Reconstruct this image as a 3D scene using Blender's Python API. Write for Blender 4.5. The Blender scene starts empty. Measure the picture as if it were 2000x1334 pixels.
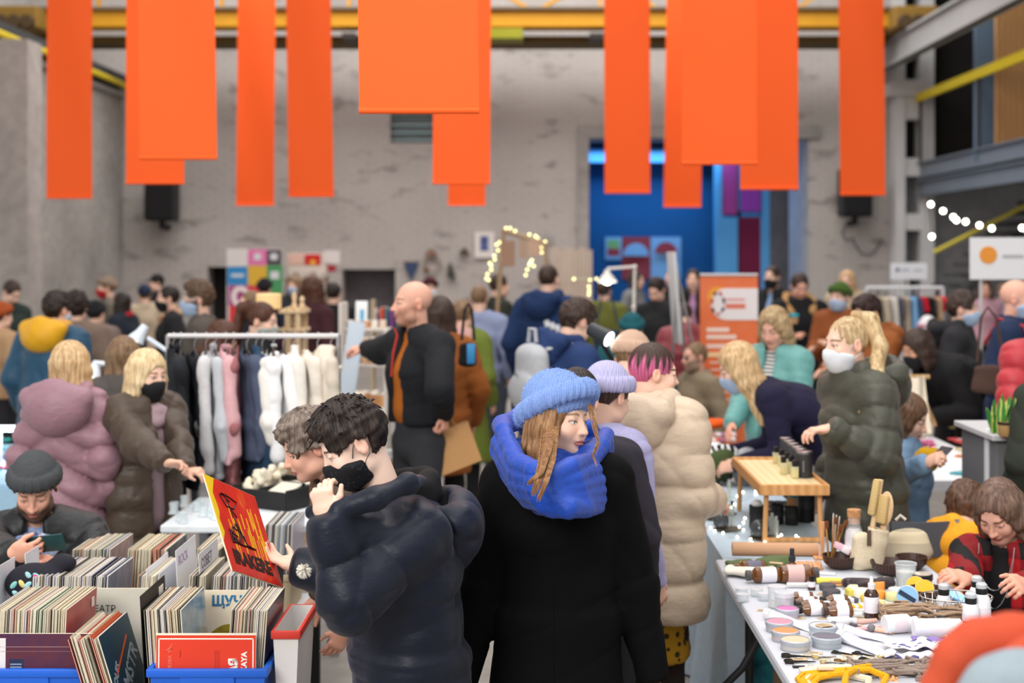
import bpy, bmesh, math, random
import numpy as np
from mathutils import Vector, Matrix
random.seed(7); RNG = np.random.default_rng(7)
SC = bpy.context.scene; COL = SC.collection
R = math.radians
# ------------------------------------------------------------------ camera, sky, exposure
CX, YH, F, H = 1035.0, 495.0, 2778.0, 2.0      # vanishing point, focal length (px of a 2000 px frame), eye height
cam_d = bpy.data.cameras.new('camera'); cam = bpy.data.objects.new('camera', cam_d); COL.objects.link(cam)
cam.location = (0, 0, H); cam.rotation_euler = (R(90), 0, 0)
cam_d.sensor_width = 36; cam_d.lens = F * 36 / 2000
cam_d.shift_x = (1000 - CX) / 2000; cam_d.shift_y = -(667 - YH) / 2000
cam_d.clip_end = 200; cam_d.clip_start = .05
cam_d.dof.use_dof = True; cam_d.dof.focus_distance = 4.38; cam_d.dof.aperture_fstop = 2.2
SC.camera = cam
w = bpy.data.worlds.new('overcast_sky'); SC.world = w; w.use_nodes = True
wn = w.node_tree; bg = wn.nodes['Background']
# overcast daylight dome: brighter overhead (the hall's roof glazing), dimmer near the horizon
tc = wn.nodes.new('ShaderNodeTexCoord'); sx = wn.nodes.new('ShaderNodeSeparateXYZ'); cr = wn.nodes.new('ShaderNodeValToRGB')
wn.links.new(tc.outputs['Generated'], sx.inputs[0]); wn.links.new(sx.outputs[2], cr.inputs[0]); wn.links.new(cr.outputs[0], bg.inputs[0])
cr.color_ramp.elements[0].position = 0.0; cr.color_ramp.elements[0].color = (.62, .615, .61, 1)
cr.color_ramp.elements[1].position = .9; cr.color_ramp.elements[1].color = (1.0, .985, .96, 1)
bg.inputs[1].default_value = 1.05
SC.view_settings.view_transform = 'Standard'; SC.view_settings.look = 'None'
SC.view_settings.gamma = 1; SC.view_settings.use_curve_mapping = False
SC.view_settings.exposure = 0.17
def area(name, loc, rot, sx_, sy_, power, col=(1, 1, 1)):
    d = bpy.data.lights.new(name, 'AREA'); d.shape = 'RECTANGLE'; d.size = sx_; d.size_y = sy_; d.energy = power; d.color = col
    o = bpy.data.objects.new(name, d); COL.objects.link(o); o.location = loc; o.rotation_euler = rot; return o
# roof skylight over the aisle; two fill lights added for the back wall and the faces
area('skylight', (0.5, 6, 8.5), (0, 0, 0), 5, 14, 480, (1, .98, .95)); area('wall_fill', (-.5, 18.5, 8.2), (R(22), 0, 0), 11, 3, 560, (1, .97, .94))  # the rear area light is added to brighten the back wall
area('front_fill', (-3.5, -3.0, 5.5), (R(58), 0, R(-35)), 5, 3, 520, (1, .97, .93))  # area light added behind the camera to give faces some front light
SC.cycles.max_bounces = 5; SC.cycles.diffuse_bounces = 3; SC.cycles.glossy_bounces = 2; SC.cycles.transmission_bounces = 5
SC.cycles.transparent_max_bounces = 8; SC.cycles.sample_clamp_indirect = 4; SC.cycles.caustics_reflective = False; SC.cycles.caustics_refractive = False
SC.cycles.use_denoising = True

# ------------------------------------------------------------------ naming and linking
ORG = {}
def tag(o, label=None, cat=None, group=None, kind=None):
    if label: o['label'] = label
    if cat: o['category'] = cat
    if group: o['group'] = group
    if kind: o['kind'] = kind
    return o
def thing(name, label, cat, loc=(0, 0, 0), group=None):
    o = bpy.data.objects.new(name, None); COL.objects.link(o); o.location = loc; o.empty_display_size = .1
    ORG[o.name] = Vector(loc); return tag(o, label, cat, group)
def link(name, me, mat, parent=None):
    o = bpy.data.objects.new(name, me); COL.objects.link(o)
    if mat is not None:
        me.materials.clear()
        for m in (mat if isinstance(mat, (list, tuple)) else [mat]): me.materials.append(m)
    if parent is not None:
        o.parent = parent; org = ORG.get(parent.name, Vector((0, 0, 0))); ORG[o.name] = org
        if org.length > 0: me.transform(Matrix.Translation(-org))
    else: ORG[o.name] = Vector((0, 0, 0))
    return o
def struct(o): o['kind'] = 'structure'; return o
def copy_tree(o, parent=None, label=None):
    c = o.copy(); COL.objects.link(c)
    if parent is not None: c.parent = parent
    if label: c['label'] = label
    ORG[c.name] = ORG.get(o.name, Vector((0, 0, 0)))
    for ch in list(o.children): copy_tree(ch, c)
    return c
def ordn(n):
    w_ = ['first', 'second', 'third', 'fourth', 'fifth', 'sixth', 'seventh', 'eighth', 'ninth', 'tenth', 'eleventh', 'twelfth', 'thirteenth', 'fourteenth', 'fifteenth', 'sixteenth', 'seventeenth', 'eighteenth', 'nineteenth']
    t = {20: 'twent', 30: 'thirt', 40: 'fort', 50: 'fift'}
    if n < 20: return w_[n - 1]
    b, r = n // 10 * 10, n % 10
    return t[b] + ('ieth' if r == 0 else 'y-' + w_[r - 1])
def X(px, s): return (px - CX) / s
def Z(py, s): return H - (py - YH) / s
def PT(px, py, s): return Vector((X(px, s), F / s, Z(py, s)))            # a point by its scale (px per metre)
def ON(px, py, z): s = (py - YH) / (H - z); return Vector((X(px, s), F / s, z))   # a point on the level z

# ------------------------------------------------------------------ materials
def lin(c):
    if isinstance(c, str): c = tuple(int(c[i:i + 2], 16) for i in (0, 2, 4))
    return tuple((v / 255 / 12.92 if v / 255 <= .04045 else ((v / 255 + .055) / 1.055) ** 2.4) for v in c[:3]) + (1,)
MATS = {}
def M(col, rough=.7, kind='plain', **k):
    key = (str(col), rough, kind, str(sorted(k.items())))
    if key in MATS: return MATS[key]
    m = bpy.data.materials.new(kind); m.use_nodes = True; nt = m.node_tree; N = nt.nodes; L = nt.links
    b = N['Principled BSDF']; c = lin(col); b.inputs['Base Color'].default_value = c; b.inputs['Roughness'].default_value = rough
    b.inputs['Specular IOR Level'].default_value = k.get('spec', .35)
    def coord(scale, rot=None):
        t = N.new('ShaderNodeTexCoord'); mp = N.new('ShaderNodeMapping'); L.new(t.outputs['Object'], mp.inputs[0])
        mp.inputs['Scale'].default_value = scale if isinstance(scale, tuple) else (scale,) * 3
        if rot: mp.inputs['Rotation'].default_value = rot
        return mp.outputs[0]
    def noise(sc, det=3, scale=(1, 1, 1), rough_=.55):
        n = N.new('ShaderNodeTexNoise'); n.inputs['Scale'].default_value = sc; n.inputs['Detail'].default_value = det; n.inputs['Roughness'].default_value = rough_
        L.new(coord(scale), n.inputs[0]); return n.outputs[0]
    def wave(sc, scale=(1, 1, 1), rot=None, dist=0, prof='SIN', dir_='X'):
        n = N.new('ShaderNodeTexWave'); n.inputs['Scale'].default_value = sc; n.inputs['Distortion'].default_value = dist; n.wave_profile = prof; n.bands_direction = dir_
        L.new(coord(scale, rot), n.inputs[0]); return n.outputs[1]
    def bump(h, st, dist=.01):
        n = N.new('ShaderNodeBump'); n.inputs['Strength'].default_value = st; n.inputs['Distance'].default_value = dist
        L.new(h, n.inputs['Height']); L.new(n.outputs[0], b.inputs['Normal'])
    def ramp(fac, stops, interp='LINEAR'):
        n = N.new('ShaderNodeValToRGB'); n.color_ramp.interpolation = interp; e = n.color_ramp.elements
        e[0].position, e[0].color = stops[0][0], lin(stops[0][1]); e[1].position, e[1].color = stops[-1][0], lin(stops[-1][1])
        for p, cc in stops[1:-1]: q = e.new(p); q.color = lin(cc)
        L.new(fac, n.inputs[0]); return n.outputs[0]
    def mix(fac, a, b_, mode='MIX'):
        n = N.new('ShaderNodeMix'); n.data_type = 'RGBA'; n.blend_type = mode
        if hasattr(fac, 'links'): L.new(fac, n.inputs[0])
        else: n.inputs[0].default_value = fac
        for i, v in ((6, a), (7, b_)):
            if hasattr(v, 'links'): L.new(v, n.inputs[i])
            else: n.inputs[i].default_value = v
        return n.outputs[2]
    def math_(op, a, v):
        n = N.new('ShaderNodeMath'); n.operation = op; L.new(a, n.inputs[0])
        if hasattr(v, 'links'): L.new(v, n.inputs[1])
        else: n.inputs[1].default_value = v
        return n.outputs[0]
    def setc(o): L.new(o, b.inputs['Base Color'])
    dk = lambda f: tuple(v * f for v in c[:3]) + (1,)
    if kind == 'fabric':
        setc(mix(noise(35, 4), dk(.86), dk(1.12))); bump(noise(k.get('fs', 420), 2), .25, .002)
    elif kind == 'puffer':
        setc(mix(noise(18, 3), dk(.9), dk(1.08))); bump(noise(k.get('ws', 26), 4, (1, 1, 1.6)), .35, .012)
        b.inputs['Sheen Weight'].default_value = .08
    elif kind == 'knit':
        setc(mix(noise(120, 3), dk(.8), dk(1.15))); bump(wave(k.get('fs', 70), dist=2.5, dir_=k.get('dir', 'X')), .5, .004)
    elif kind == 'hair':
        h = noise(70, 4, (1, 1, .12)); setc(ramp(h, [(.25, k['dark']), (.5, col), (.78, k['light'])])); bump(h, .6, .006); b.inputs['Roughness'].default_value = .5
    elif kind == 'skin':
        a = N.new('ShaderNodeAttribute'); a.attribute_name = 'Col'; setc(mix(noise(60, 3), a.outputs[0], (.5, .5, .5, 1), 'MIX') if 0 else a.outputs[0])
        bump(noise(220, 3), .12, .002); b.inputs['Subsurface Weight'].default_value = .12; b.inputs['Subsurface Radius'].default_value = (.008, .003, .0015); b.inputs['Subsurface Scale'].default_value = 1
    elif kind == 'attr':
        a = N.new('ShaderNodeAttribute'); a.attribute_name = 'Col'; setc(a.outputs[0]); bump(noise(k.get('fs', 200), 3), .2, .003)
    elif kind == 'brick':
        br = N.new('ShaderNodeTexBrick'); L.new(coord((1, 1, 1), (R(90), 0, 0)), br.inputs[0])
        br.inputs['Scale'].default_value = 1; br.inputs['Brick Width'].default_value = .26; br.inputs['Row Height'].default_value = .077; br.inputs['Mortar Size'].default_value = .006; br.inputs['Mortar Smooth'].default_value = .3
        big = ramp(noise(.55, 5), [(.3, '9d9794'), (.5, 'b1aba7'), (.7, 'bfbab5')])
        rust = ramp(noise(1.7, 6, (1, 1, 2.2)), [(.30, '6f6863'), (.44, 'ffffff'), (1, 'ffffff')])
        setc(mix(.45, mix(1, big, rust, 'MULTIPLY'), mix(br.outputs[1], mix(noise(9, 4), lin('b8b2ae'), lin('a7a09c')), lin('77716d')), 'MIX'))
        bump(br.outputs[1], -.5, .01)
    elif kind == 'concrete':
        setc(mix(1, ramp(noise(k.get('sc', .8), 6), [(.3, k['dark']), (.7, col)]), ramp(noise(7, 5), [(.2, 'd8d8d8'), (.7, 'ffffff')]), 'MULTIPLY')); bump(noise(12, 5), .15, .01)
    elif kind == 'wood':
        setc(ramp(wave(k.get('fs', 9), k.get('dirs', (1, .15, 1)), dist=4), [(0, k['dark']), (1, col)])); bump(noise(60, 3, (1, .1, 1)), .15, .002)
    elif kind == 'glass':
        b.inputs['Transmission Weight'].default_value = k.get('tr', .92); b.inputs['IOR'].default_value = 1.3; b.inputs['Roughness'].default_value = rough
        if k.get('alpha'): b.inputs['Alpha'].default_value = k['alpha']
    elif kind == 'clear':   # thin clear plastic or glass wall
        b.inputs['Alpha'].default_value = k.get('alpha', .35)
    elif kind == 'metal': b.inputs['Metallic'].default_value = 1
    elif kind == 'emit':
        b.inputs['Emission Color'].default_value = lin(k.get('ec', col)); b.inputs['Emission Strength'].default_value = k.get('e', 5)
    elif kind == 'plaid':
        def bands(axis, f): return math_('GREATER_THAN', wave(f, dir_=axis), .5)
        x_, z_ = bands('DIAGONAL' if k.get('dg') else 'X', k.get('fs', 3.2)), bands('Z', k.get('fs', 3.2))
        setc(mix(math_('MULTIPLY', math_('ADD', x_, z_), .5), lin(k['c2']), c)); bump(noise(400, 2), .2, .002)
    elif kind == 'spots':
        v = N.new('ShaderNodeTexVoronoi'); v.inputs['Scale'].default_value = k.get('fs', 12); L.new(coord(k.get('st', 1)), v.inputs[0])
        setc(mix(math_('LESS_THAN', v.outputs[0], k.get('th', .35)), c, lin(k['c2']))); bump(noise(200, 2), .2, .002)
    elif kind == 'stripes':
        setc(mix(math_('GREATER_THAN', wave(k.get('fs', 20), rot=k.get('rot'), dist=k.get('dist', 0), dir_=k.get('dir', 'Z')), k.get('th', .5)), c, lin(k['c2']))); bump(noise(300, 2), .2, .002)
    elif kind == 'tiedye':
        setc(ramp(noise(k.get('fs', 16), 5, rough_=.7), [(.38, k['c2']), (.5, '8d9fc4'), (.62, col)])); bump(noise(250, 2), .2, .002)
    elif kind == 'splash':
        setc(ramp(noise(k.get('fs', 9), 5, k.get('st', (1, 1, 1)), .65), k['stops'])); bump(noise(90, 2), .05, .002)
    elif kind == 'paper':
        setc(mix(noise(25, 4), dk(.93), dk(1.04))); bump(noise(40, 3), .12, .004)
    elif kind == 'paint':
        setc(mix(noise(3, 5), dk(.85), dk(1.08))); bump(noise(30, 3), .1, .004)
    MATS[key] = m; return m
SKIN = M('ffffff', .5, 'skin', spec=.3)
def HAIR(c, d, l): return M(c, .55, 'hair', dark=d, light=l)

# ------------------------------------------------------------------ hand-made meshes
class MB:
    def __init__(s): s.v = []; s.f = []; s.m = []; s.mi = 0
    def _add(s, vs, fs):
        n = len(s.v); s.v += [tuple(p) for p in vs]; s.f += [tuple(i + n for i in f) for f in fs]; s.m += [s.mi] * len(fs); return s
    def box(s, c, d, rz=0, bev=0, rot=None):
        x, y, z = d[0] / 2, d[1] / 2, d[2] / 2
        if bev <= 0:
            vs = [(i * x, j * y, k * z) for i in (-1, 1) for j in (-1, 1) for k in (-1, 1)]
            fs = [(0, 1, 3, 2), (4, 6, 7, 5), (0, 4, 5, 1), (2, 3, 7, 6), (0, 2, 6, 4), (1, 5, 7, 3)]
        else:
            bm = bmesh.new(); bmesh.ops.create_cube(bm, size=1); bmesh.ops.scale(bm, vec=d, verts=bm.verts)
            bmesh.ops.bevel(bm, geom=bm.edges[:], offset=min(bev, min(d) * .45), segments=2, affect='EDGES', profile=.5)
            bm.verts.index_update(); vs = [v.co.copy() for v in bm.verts]; fs = [[v.index for v in f.verts] for f in bm.faces]; bm.free()
        Mx = rot if rot is not None else Matrix.Rotation(rz, 3, 'Z')
        c = Vector(c); return s._add([Mx @ Vector(p) + c for p in vs], fs)
    def lathe(s, prof, c=(0, 0, 0), n=20, rot=None, caps=True, sc=(1, 1)):
        c = Vector(c); vs = []; fs = []
        for r, z in prof:
            for i in range(n):
                a = 2 * math.pi * i / n; p = Vector((r * math.cos(a) * sc[0], r * math.sin(a) * sc[1], z)); vs.append((rot @ p if rot is not None else p) + c)
        m = len(prof)
        for j in range(m - 1):
            for i in range(n): fs.append((j * n + i, j * n + (i + 1) % n, (j + 1) * n + (i + 1) % n, (j + 1) * n + i))
        if caps:
            if prof[0][0] > 1e-5: fs.append(tuple(range(n - 1, -1, -1)))
            if prof[-1][0] > 1e-5: fs.append(tuple((m - 1) * n + i for i in range(n)))
        return s._add(vs, fs)
    def cyl(s, c, r, h, n=20, bev=0, rot=None, r2=None):
        r2 = r if r2 is None else r2
        pr = [(r, 0), (r2, h)] if bev <= 0 else [(r - bev, 0), (r, bev), (r2, h - bev), (r2 - bev, h)]
        return s.lathe(pr, c, n, rot)
    def tube(s, pts, r, n=8, closed=False, flat=1.0):
        P = [Vector(p) for p in pts]; m = len(P); vs = []; fs = []; up = None
        rr = r if isinstance(r, (list, tuple)) else [r] * m
        for i in range(m):
            t = (P[(i + 1) % m] - P[i - 1]) if closed else (P[min(i + 1, m - 1)] - P[max(i - 1, 0)])
            if t.length < 1e-9: t = Vector((0, 0, 1))
            t.normalize()
            if up is None: up = Vector((0, 0, 1)) if abs(t.z) < .9 else Vector((1, 0, 0))
            u = up - t * up.dot(t)
            if u.length < 1e-6: u = t.orthogonal()
            u.normalize(); w_ = t.cross(u); up = u
            for j in range(n):
                a = 2 * math.pi * j / n; vs.append(P[i] + (u * math.cos(a) * flat + w_ * math.sin(a)) * rr[i])
        for i in range(m if closed else m - 1):
            for j in range(n):
                a, b_ = i * n, ((i + 1) % m) * n; fs.append((a + j, a + (j + 1) % n, b_ + (j + 1) % n, b_ + j))
        if not closed: fs += [tuple(range(n - 1, -1, -1)), tuple((m - 1) * n + j for j in range(n))]
        return s._add(vs, fs)
    def ball(s, c, r, n=14, sc=(1, 1, 1), rot=None):
        c = Vector(c); vs = [Vector((0, 0, -1))]; fs = []; m = n // 2
        for j in range(1, m):
            ph = -math.pi / 2 + math.pi * j / m
            for i in range(n): a = 2 * math.pi * i / n; vs.append(Vector((math.cos(a) * math.cos(ph), math.sin(a) * math.cos(ph), math.sin(ph))))
        vs.append(Vector((0, 0, 1))); last = len(vs) - 1
        for i in range(n): fs.append((0, 1 + (i + 1) % n, 1 + i)); fs.append((last, last - n + i, last - n + (i + 1) % n))
        for j in range(m - 2):
            for i in range(n): a = 1 + j * n; fs.append((a + i, a + (i + 1) % n, a + n + (i + 1) % n, a + n + i))
        out = []
        for p in vs:
            q = Vector((p.x * r * sc[0], p.y * r * sc[1], p.z * r * sc[2])); out.append((rot @ q if rot is not None else q) + c)
        return s._add(out, fs)
    def grid(s, fn, nu, nv, thick=0, closed_u=False):
        """sheet fn(u,v)->point; thick gives it a back side"""
        P = [[Vector(fn(i / (nu - (0 if closed_u else 1)), j / (nv - 1))) for j in range(nv)] for i in range(nu)]
        vs = [p for row in P for p in row]; fs = []
        mu = nu if closed_u else nu - 1
        for i in range(mu):
            for j in range(nv - 1): a, b_ = i * nv, ((i + 1) % nu) * nv; fs.append((a + j, b_ + j, b_ + j + 1, a + j + 1))
        if thick:
            nrm = []
            for i in range(nu):
                for j in range(nv):
                    du = P[(i + 1) % nu if closed_u else min(i + 1, nu - 1)][j] - P[i - 1 if (i > 0 or closed_u) else 0][j]; dv = P[i][min(j + 1, nv - 1)] - P[i][max(j - 1, 0)]
                    q = du.cross(dv); nrm.append(q.normalized() if q.length > 1e-12 else Vector((0, 0, 1)))
            k = len(vs); vs += [p - q * thick for p, q in zip(vs, nrm)]; fs += [tuple(k + i for i in reversed(f)) for f in fs]
            if not closed_u:
                for j in range(nv - 1): fs.append((j, j + 1, k + j + 1, k + j)); a = (nu - 1) * nv; fs.append((a + j + 1, a + j, k + a + j, k + a + j + 1))
            for i in range(mu):
                a, b_ = i * nv, ((i + 1) % nu) * nv; fs.append((b_, a, k + a, k + b_)); fs.append((a + nv - 1, b_ + nv - 1, k + b_ + nv - 1, k + a + nv - 1))
        return s._add(vs, fs)
    def prism(s, poly, d, ax=1, c=(0, 0, 0)):
        """extrude a 2D outline (in the plane across axis ax) by d, centred"""
        n = len(poly); vs = []
        for t in (-d / 2, d / 2):
            for a, b_ in poly: p = [a, b_]; p.insert(ax, t); vs.append(Vector(p) + Vector(c))
        return s._add(vs, [tuple(range(n)), tuple(range(2 * n - 1, n - 1, -1))] + [(i, n + i, n + (i + 1) % n, (i + 1) % n) for i in range(n)])
    def xf(s, Mx): s.v = [tuple(Mx @ Vector(p)) for p in s.v]; return s
    def mesh(s, name, smooth=False, fix=True):
        me = bpy.data.meshes.new(name); me.from_pydata(s.v, [], s.f)
        if any(s.m): me.polygons.foreach_set('material_index', s.m)
        if fix:
            bm = bmesh.new(); bm.from_mesh(me); bmesh.ops.recalc_face_normals(bm, faces=bm.faces); bm.to_mesh(me); bm.free()
        if smooth:
            me.shade_smooth()
            try: me.set_sharp_from_angle(angle=R(38))
            except Exception: pass
        me.update(); return me
    def build(s, name, mat, parent=None, smooth=True): return link(name, s.mesh(name, smooth), mat, parent)
def rotz(v, a): return Vector((v[0] * math.cos(a) - v[1] * math.sin(a), v[0] * math.sin(a) + v[1] * math.cos(a), v[2] if len(v) > 2 else 0))
def frame(x_, n_):
    """rotation whose columns are x (along), y, z=n (normal)"""
    x_ = Vector(x_).normalized(); n_ = Vector(n_); n_ = (n_ - x_ * n_.dot(x_)).normalized(); y_ = n_.cross(x_)
    return Matrix((x_, y_, n_)).transposed()
def text(name, body, size, mat, parent, origin, xdir, ydir, ext=.0006, align='LEFT', sx_=1, bold=0):
    """lettering as a thin mesh: origin, reading direction and up direction in world space"""
    cu = bpy.data.curves.new('t', 'FONT'); cu.body = body; cu.size = size; cu.extrude = ext; cu.align_x = align; cu.resolution_u = 2; cu.offset = bold
    t = bpy.data.objects.new('t', cu); COL.objects.link(t); bpy.context.view_layer.update()
    me = bpy.data.meshes.new_from_object(t.evaluated_get(bpy.context.evaluated_depsgraph_get())); bpy.data.objects.remove(t); bpy.data.curves.remove(cu)
    xv = Vector(xdir).normalized(); yv = Vector(ydir); yv = (yv - xv * yv.dot(xv)).normalized(); zv = xv.cross(yv)
    Mx = Matrix((xv * sx_, yv, zv)).transposed().to_4x4(); Mx.translation = Vector(origin); me.transform(Mx)
    return link(name, me, mat, parent)

# ------------------------------------------------------------------ soft bodies: blended volumes meshed on a fitted grid
def A(v): return np.array(v, dtype=float)
def unit(v): v = A(v); return v / max(np.linalg.norm(v), 1e-9)
class Sdf:
    def __init__(s): s.p = []; s.post = []
    def ecap(s, a, b, ra, rb, side=(1, 0, 0), k=.03, op='+', q=None, cap=1.0):
        a, b = A(a), A(b); d = b - a; Ln = max(np.linalg.norm(d), 1e-6); w_ = d / Ln if Ln > 1e-5 else A((0, 0, 1))
        ra = A(ra if np.ndim(ra) else (ra, ra)); rb = A(rb if np.ndim(rb) else (rb, rb))
        u = A(side) - np.dot(side, w_) * w_
        if np.linalg.norm(u) < 1e-3: u = np.cross(w_, (0, .3, 1.)) ; u = u if np.linalg.norm(u) > 1e-3 else A((1., 0, 0))
        u = unit(u); v = np.cross(w_, u)
        def f(x, y, z):
            x, y, z = x - a[0], y - a[1], z - a[2]; t = x * w_[0] + y * w_[1] + z * w_[2]; h = np.clip(t / Ln, 0, 1); e = t - h * Ln
            U = x * u[0] + y * u[1] + z * u[2]; V = x * v[0] + y * v[1] + z * v[2]
            ru = ra[0] + (rb[0] - ra[0]) * h; rv = ra[1] + (rb[1] - ra[1]) * h; rm = np.minimum(ru, rv)
            D = (np.sqrt((U / ru) ** 2 + (V / rv) ** 2 + (e / (rm * cap)) ** 2) - 1) * rm
            if q is not None:
                pitch, amp, ph = q[:3]; tt = t + ph
                if len(q) > 3: tt = tt + q[3] * np.abs(U)          # chevron seams
                D = D + amp * 1.6 * (1 - np.sqrt(np.abs(np.sin(np.pi * tt / pitch)))) ** 1.2
            return D
        m = max(ra.max(), rb.max()) * max(1, cap) + k + .01; s.p.append((op, f, np.minimum(a, b) - m, np.maximum(a, b) + m, k)); return s
    def ell(s, c, r, ax=None, k=.02, op='+'):
        c = A(c); r = A(r); ax = np.eye(3) if ax is None else A(ax)       # rows of ax are the local axes
        def f(x, y, z):
            x, y, z = x - c[0], y - c[1], z - c[2]; k0 = 0; k1 = 0
            for i in range(3):
                t = (x * ax[i, 0] + y * ax[i, 1] + z * ax[i, 2]) / r[i]; k0 = k0 + t * t; k1 = k1 + (t / r[i]) ** 2
            k0 = np.sqrt(k0); return k0 * (k0 - 1) / np.maximum(np.sqrt(k1), 1e-6)
        m = r.max() + k + .01; s.p.append((op, f, c - m, c + m, k)); return s
    def plane(s, p0, n, k=.005, op='&'):
        """keep the side the normal points away from"""
        p0, n = A(p0), unit(n)
        def f(x, y, z): return (x - p0[0]) * n[0] + (y - p0[1]) * n[1] + (z - p0[2]) * n[2]
        s.p.append((op, f, A((-99,) * 3), A((99,) * 3), k)); return s
    def chain(s, pts, rs, side=(1, 0, 0), k=.01, op='+', q=None):
        for i in range(len(pts) - 1): s.ecap(pts[i], pts[i + 1], rs[i], rs[i + 1], side, k, op, q)
        return s
    def wrinkle(s, amp, freq, seed=0, n=5):
        rg = np.random.default_rng(seed); ds = [unit(rg.normal(size=3)) * freq * rg.uniform(.6, 1.6) for _ in range(n)]; ph = rg.uniform(0, 6.28, n)
        def g(P):
            o = np.zeros(len(P)); w_ = np.sin(P @ (ds[0][::-1] * .6) + 1.3) * 1.2
            for d, f in zip(ds, ph): o += np.sin(P @ d + f + w_)
            return amp * o / n
        s.post.append(g); return s
    def crease(s, amp, freq, seed=0, n=3):
        rg = np.random.default_rng(seed); ds = [unit(rg.normal(size=3) * (1, 1, 1.6)) * freq * rg.uniform(.7, 1.4) for _ in range(n)]; ws = [unit(rg.normal(size=3)) * freq * .8 for _ in range(n)]
        s.post.append(lambda P: amp * sum((1 - np.abs(np.sin(P @ d + 1.6 * np.sin(P @ w_)))) ** 5 for d, w_ in zip(ds, ws))); return s
    def mesh(s, name, cell, fines=(), pad=.0):
        lo = np.min([p[2] for p in s.p if p[0] == '+'], axis=0); hi = np.max([p[3] for p in s.p if p[0] == '+'], axis=0)
        T = []
        for i in range(3):
            br = sorted({lo[i], hi[i]} | {v for fl, fh, st in fines for v in (max(fl[i], lo[i]), min(fh[i], hi[i])) if lo[i] < v < hi[i]}); t = [br[0]]
            for a, b in zip(br, br[1:]):
                st = min([cell] + [f[2] for f in fines if f[0][i] <= (a + b) / 2 <= f[1][i]]); m = max(1, int(math.ceil((b - a) / st))); t += [a + (b - a) * j / m for j in range(1, m + 1)]
            T.append(A(t))
        D = np.full([len(t) for t in T], .06, dtype=np.float32)
        for op, f, l, h, k in s.p:
            sl = tuple(slice(max(0, np.searchsorted(T[i], l[i]) - 1), min(len(T[i]), np.searchsorted(T[i], h[i]) + 1)) for i in range(3))
            if any(q.stop <= q.start for q in sl): continue
            g = f(T[0][sl[0]][:, None, None], T[1][sl[1]][None, :, None], T[2][sl[2]][None, None, :]); d = D[sl]
            if op == '+': e = np.maximum(k - np.abs(d - g), 0) / k; D[sl] = np.minimum(d, g) - e * e * k * .25
            else:
                g = -g if op == '-' else g; e = np.maximum(k - np.abs(d - g), 0) / k; D[sl] = np.maximum(d, g) + e * e * k * .25
        if s.post:
            ix = np.nonzero(np.abs(D) < .035); P = np.stack([T[i][ix[i]] for i in range(3)], 1)
            for g in s.post: D[ix] += g(P)
        for ax in range(3):
            i0 = [slice(None)] * 3; i0[ax] = 0; D[tuple(i0)] = np.maximum(D[tuple(i0)], .01); i0[ax] = -1; D[tuple(i0)] = np.maximum(D[tuple(i0)], .01)
        sg = D < 0; c = np.zeros([n - 1 for n in D.shape], np.int8); off = [(i, j, l) for i in (0, 1) for j in (0, 1) for l in (0, 1)]
        for i, j, l in off: c += sg[i:D.shape[0] - 1 + i, j:D.shape[1] - 1 + j, l:D.shape[2] - 1 + l]
        act = (c > 0) & (c < 8); idx = np.argwhere(act); vid = np.full(c.shape, -1, np.int32); vid[act] = np.arange(len(idx))
        cd = np.stack([D[idx[:, 0] + i, idx[:, 1] + j, idx[:, 2] + l] for i, j, l in off], 1); acc = np.zeros((len(idx), 3)); cnt = np.zeros(len(idx))
        for a in range(8):
            for bit in (4, 2, 1):
                if a & bit: continue
                b = a | bit; da, db = cd[:, a], cd[:, b]; m = (da < 0) != (db < 0); t = np.where(m, da / np.where(m, da - db, 1), 0)
                oa, ob = A(off[a]), A(off[b]); acc += np.where(m[:, None], oa + t[:, None] * (ob - oa), 0); cnt += m
        fr = acc / cnt[:, None]; V = np.stack([T[i][idx[:, i]] + fr[:, i] * (T[i][idx[:, i] + 1] - T[i][idx[:, i]]) for i in range(3)], 1)
        Q = []
        for ax in range(3):
            o1, o2 = (ax + 1) % 3, (ax + 2) % 3; s0 = [slice(1, -1)] * 3; s1 = [slice(1, -1)] * 3; s0[ax] = slice(0, -1); s1[ax] = slice(1, None)
            g0, g1 = sg[tuple(s0)], sg[tuple(s1)]; e = np.argwhere(g0 != g1)
            if not len(e): continue
            fl = g0[tuple(e.T)]; e[:, o1] += 1; e[:, o2] += 1; q = []
            for d1, d2 in ((-1, -1), (0, -1), (0, 0), (-1, 0)): w_ = e.copy(); w_[:, o1] += d1; w_[:, o2] += d2; q.append(vid[w_[:, 0], w_[:, 1], w_[:, 2]])
            q = np.stack(q, 1); q[~fl] = q[~fl][:, ::-1]; Q.append(q)
        Q = np.concatenate(Q) if Q else np.zeros((0, 4), int); Q = Q[(Q >= 0).all(1)]
        return V, Q
def np_mesh(name, V, Q, col=None):
    me = bpy.data.meshes.new(name); n = len(Q)
    me.vertices.add(len(V)); me.vertices.foreach_set('co', np.asarray(V, np.float32).ravel())
    me.loops.add(4 * n); me.loops.foreach_set('vertex_index', np.asarray(Q, np.int32).ravel())
    me.polygons.add(n); me.polygons.foreach_set('loop_start', np.arange(0, 4 * n, 4, dtype=np.int32))
    me.polygons.foreach_set('use_smooth', np.ones(n, bool)); me.update(calc_edges=True)
    if col is not None:
        a = me.color_attributes.new('Col', 'FLOAT_COLOR', 'POINT'); a.data.foreach_set('color', np.concatenate([col, np.ones((len(V), 1))], 1).astype(np.float32).ravel())
    return me
def soft(S, name, cell, mat, parent, fines=(), colf=None):
    V, Q = S.mesh(name, cell, fines)
    return link(name, np_mesh(name, V, Q, colf(V) if colf else None), mat, parent)
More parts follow.
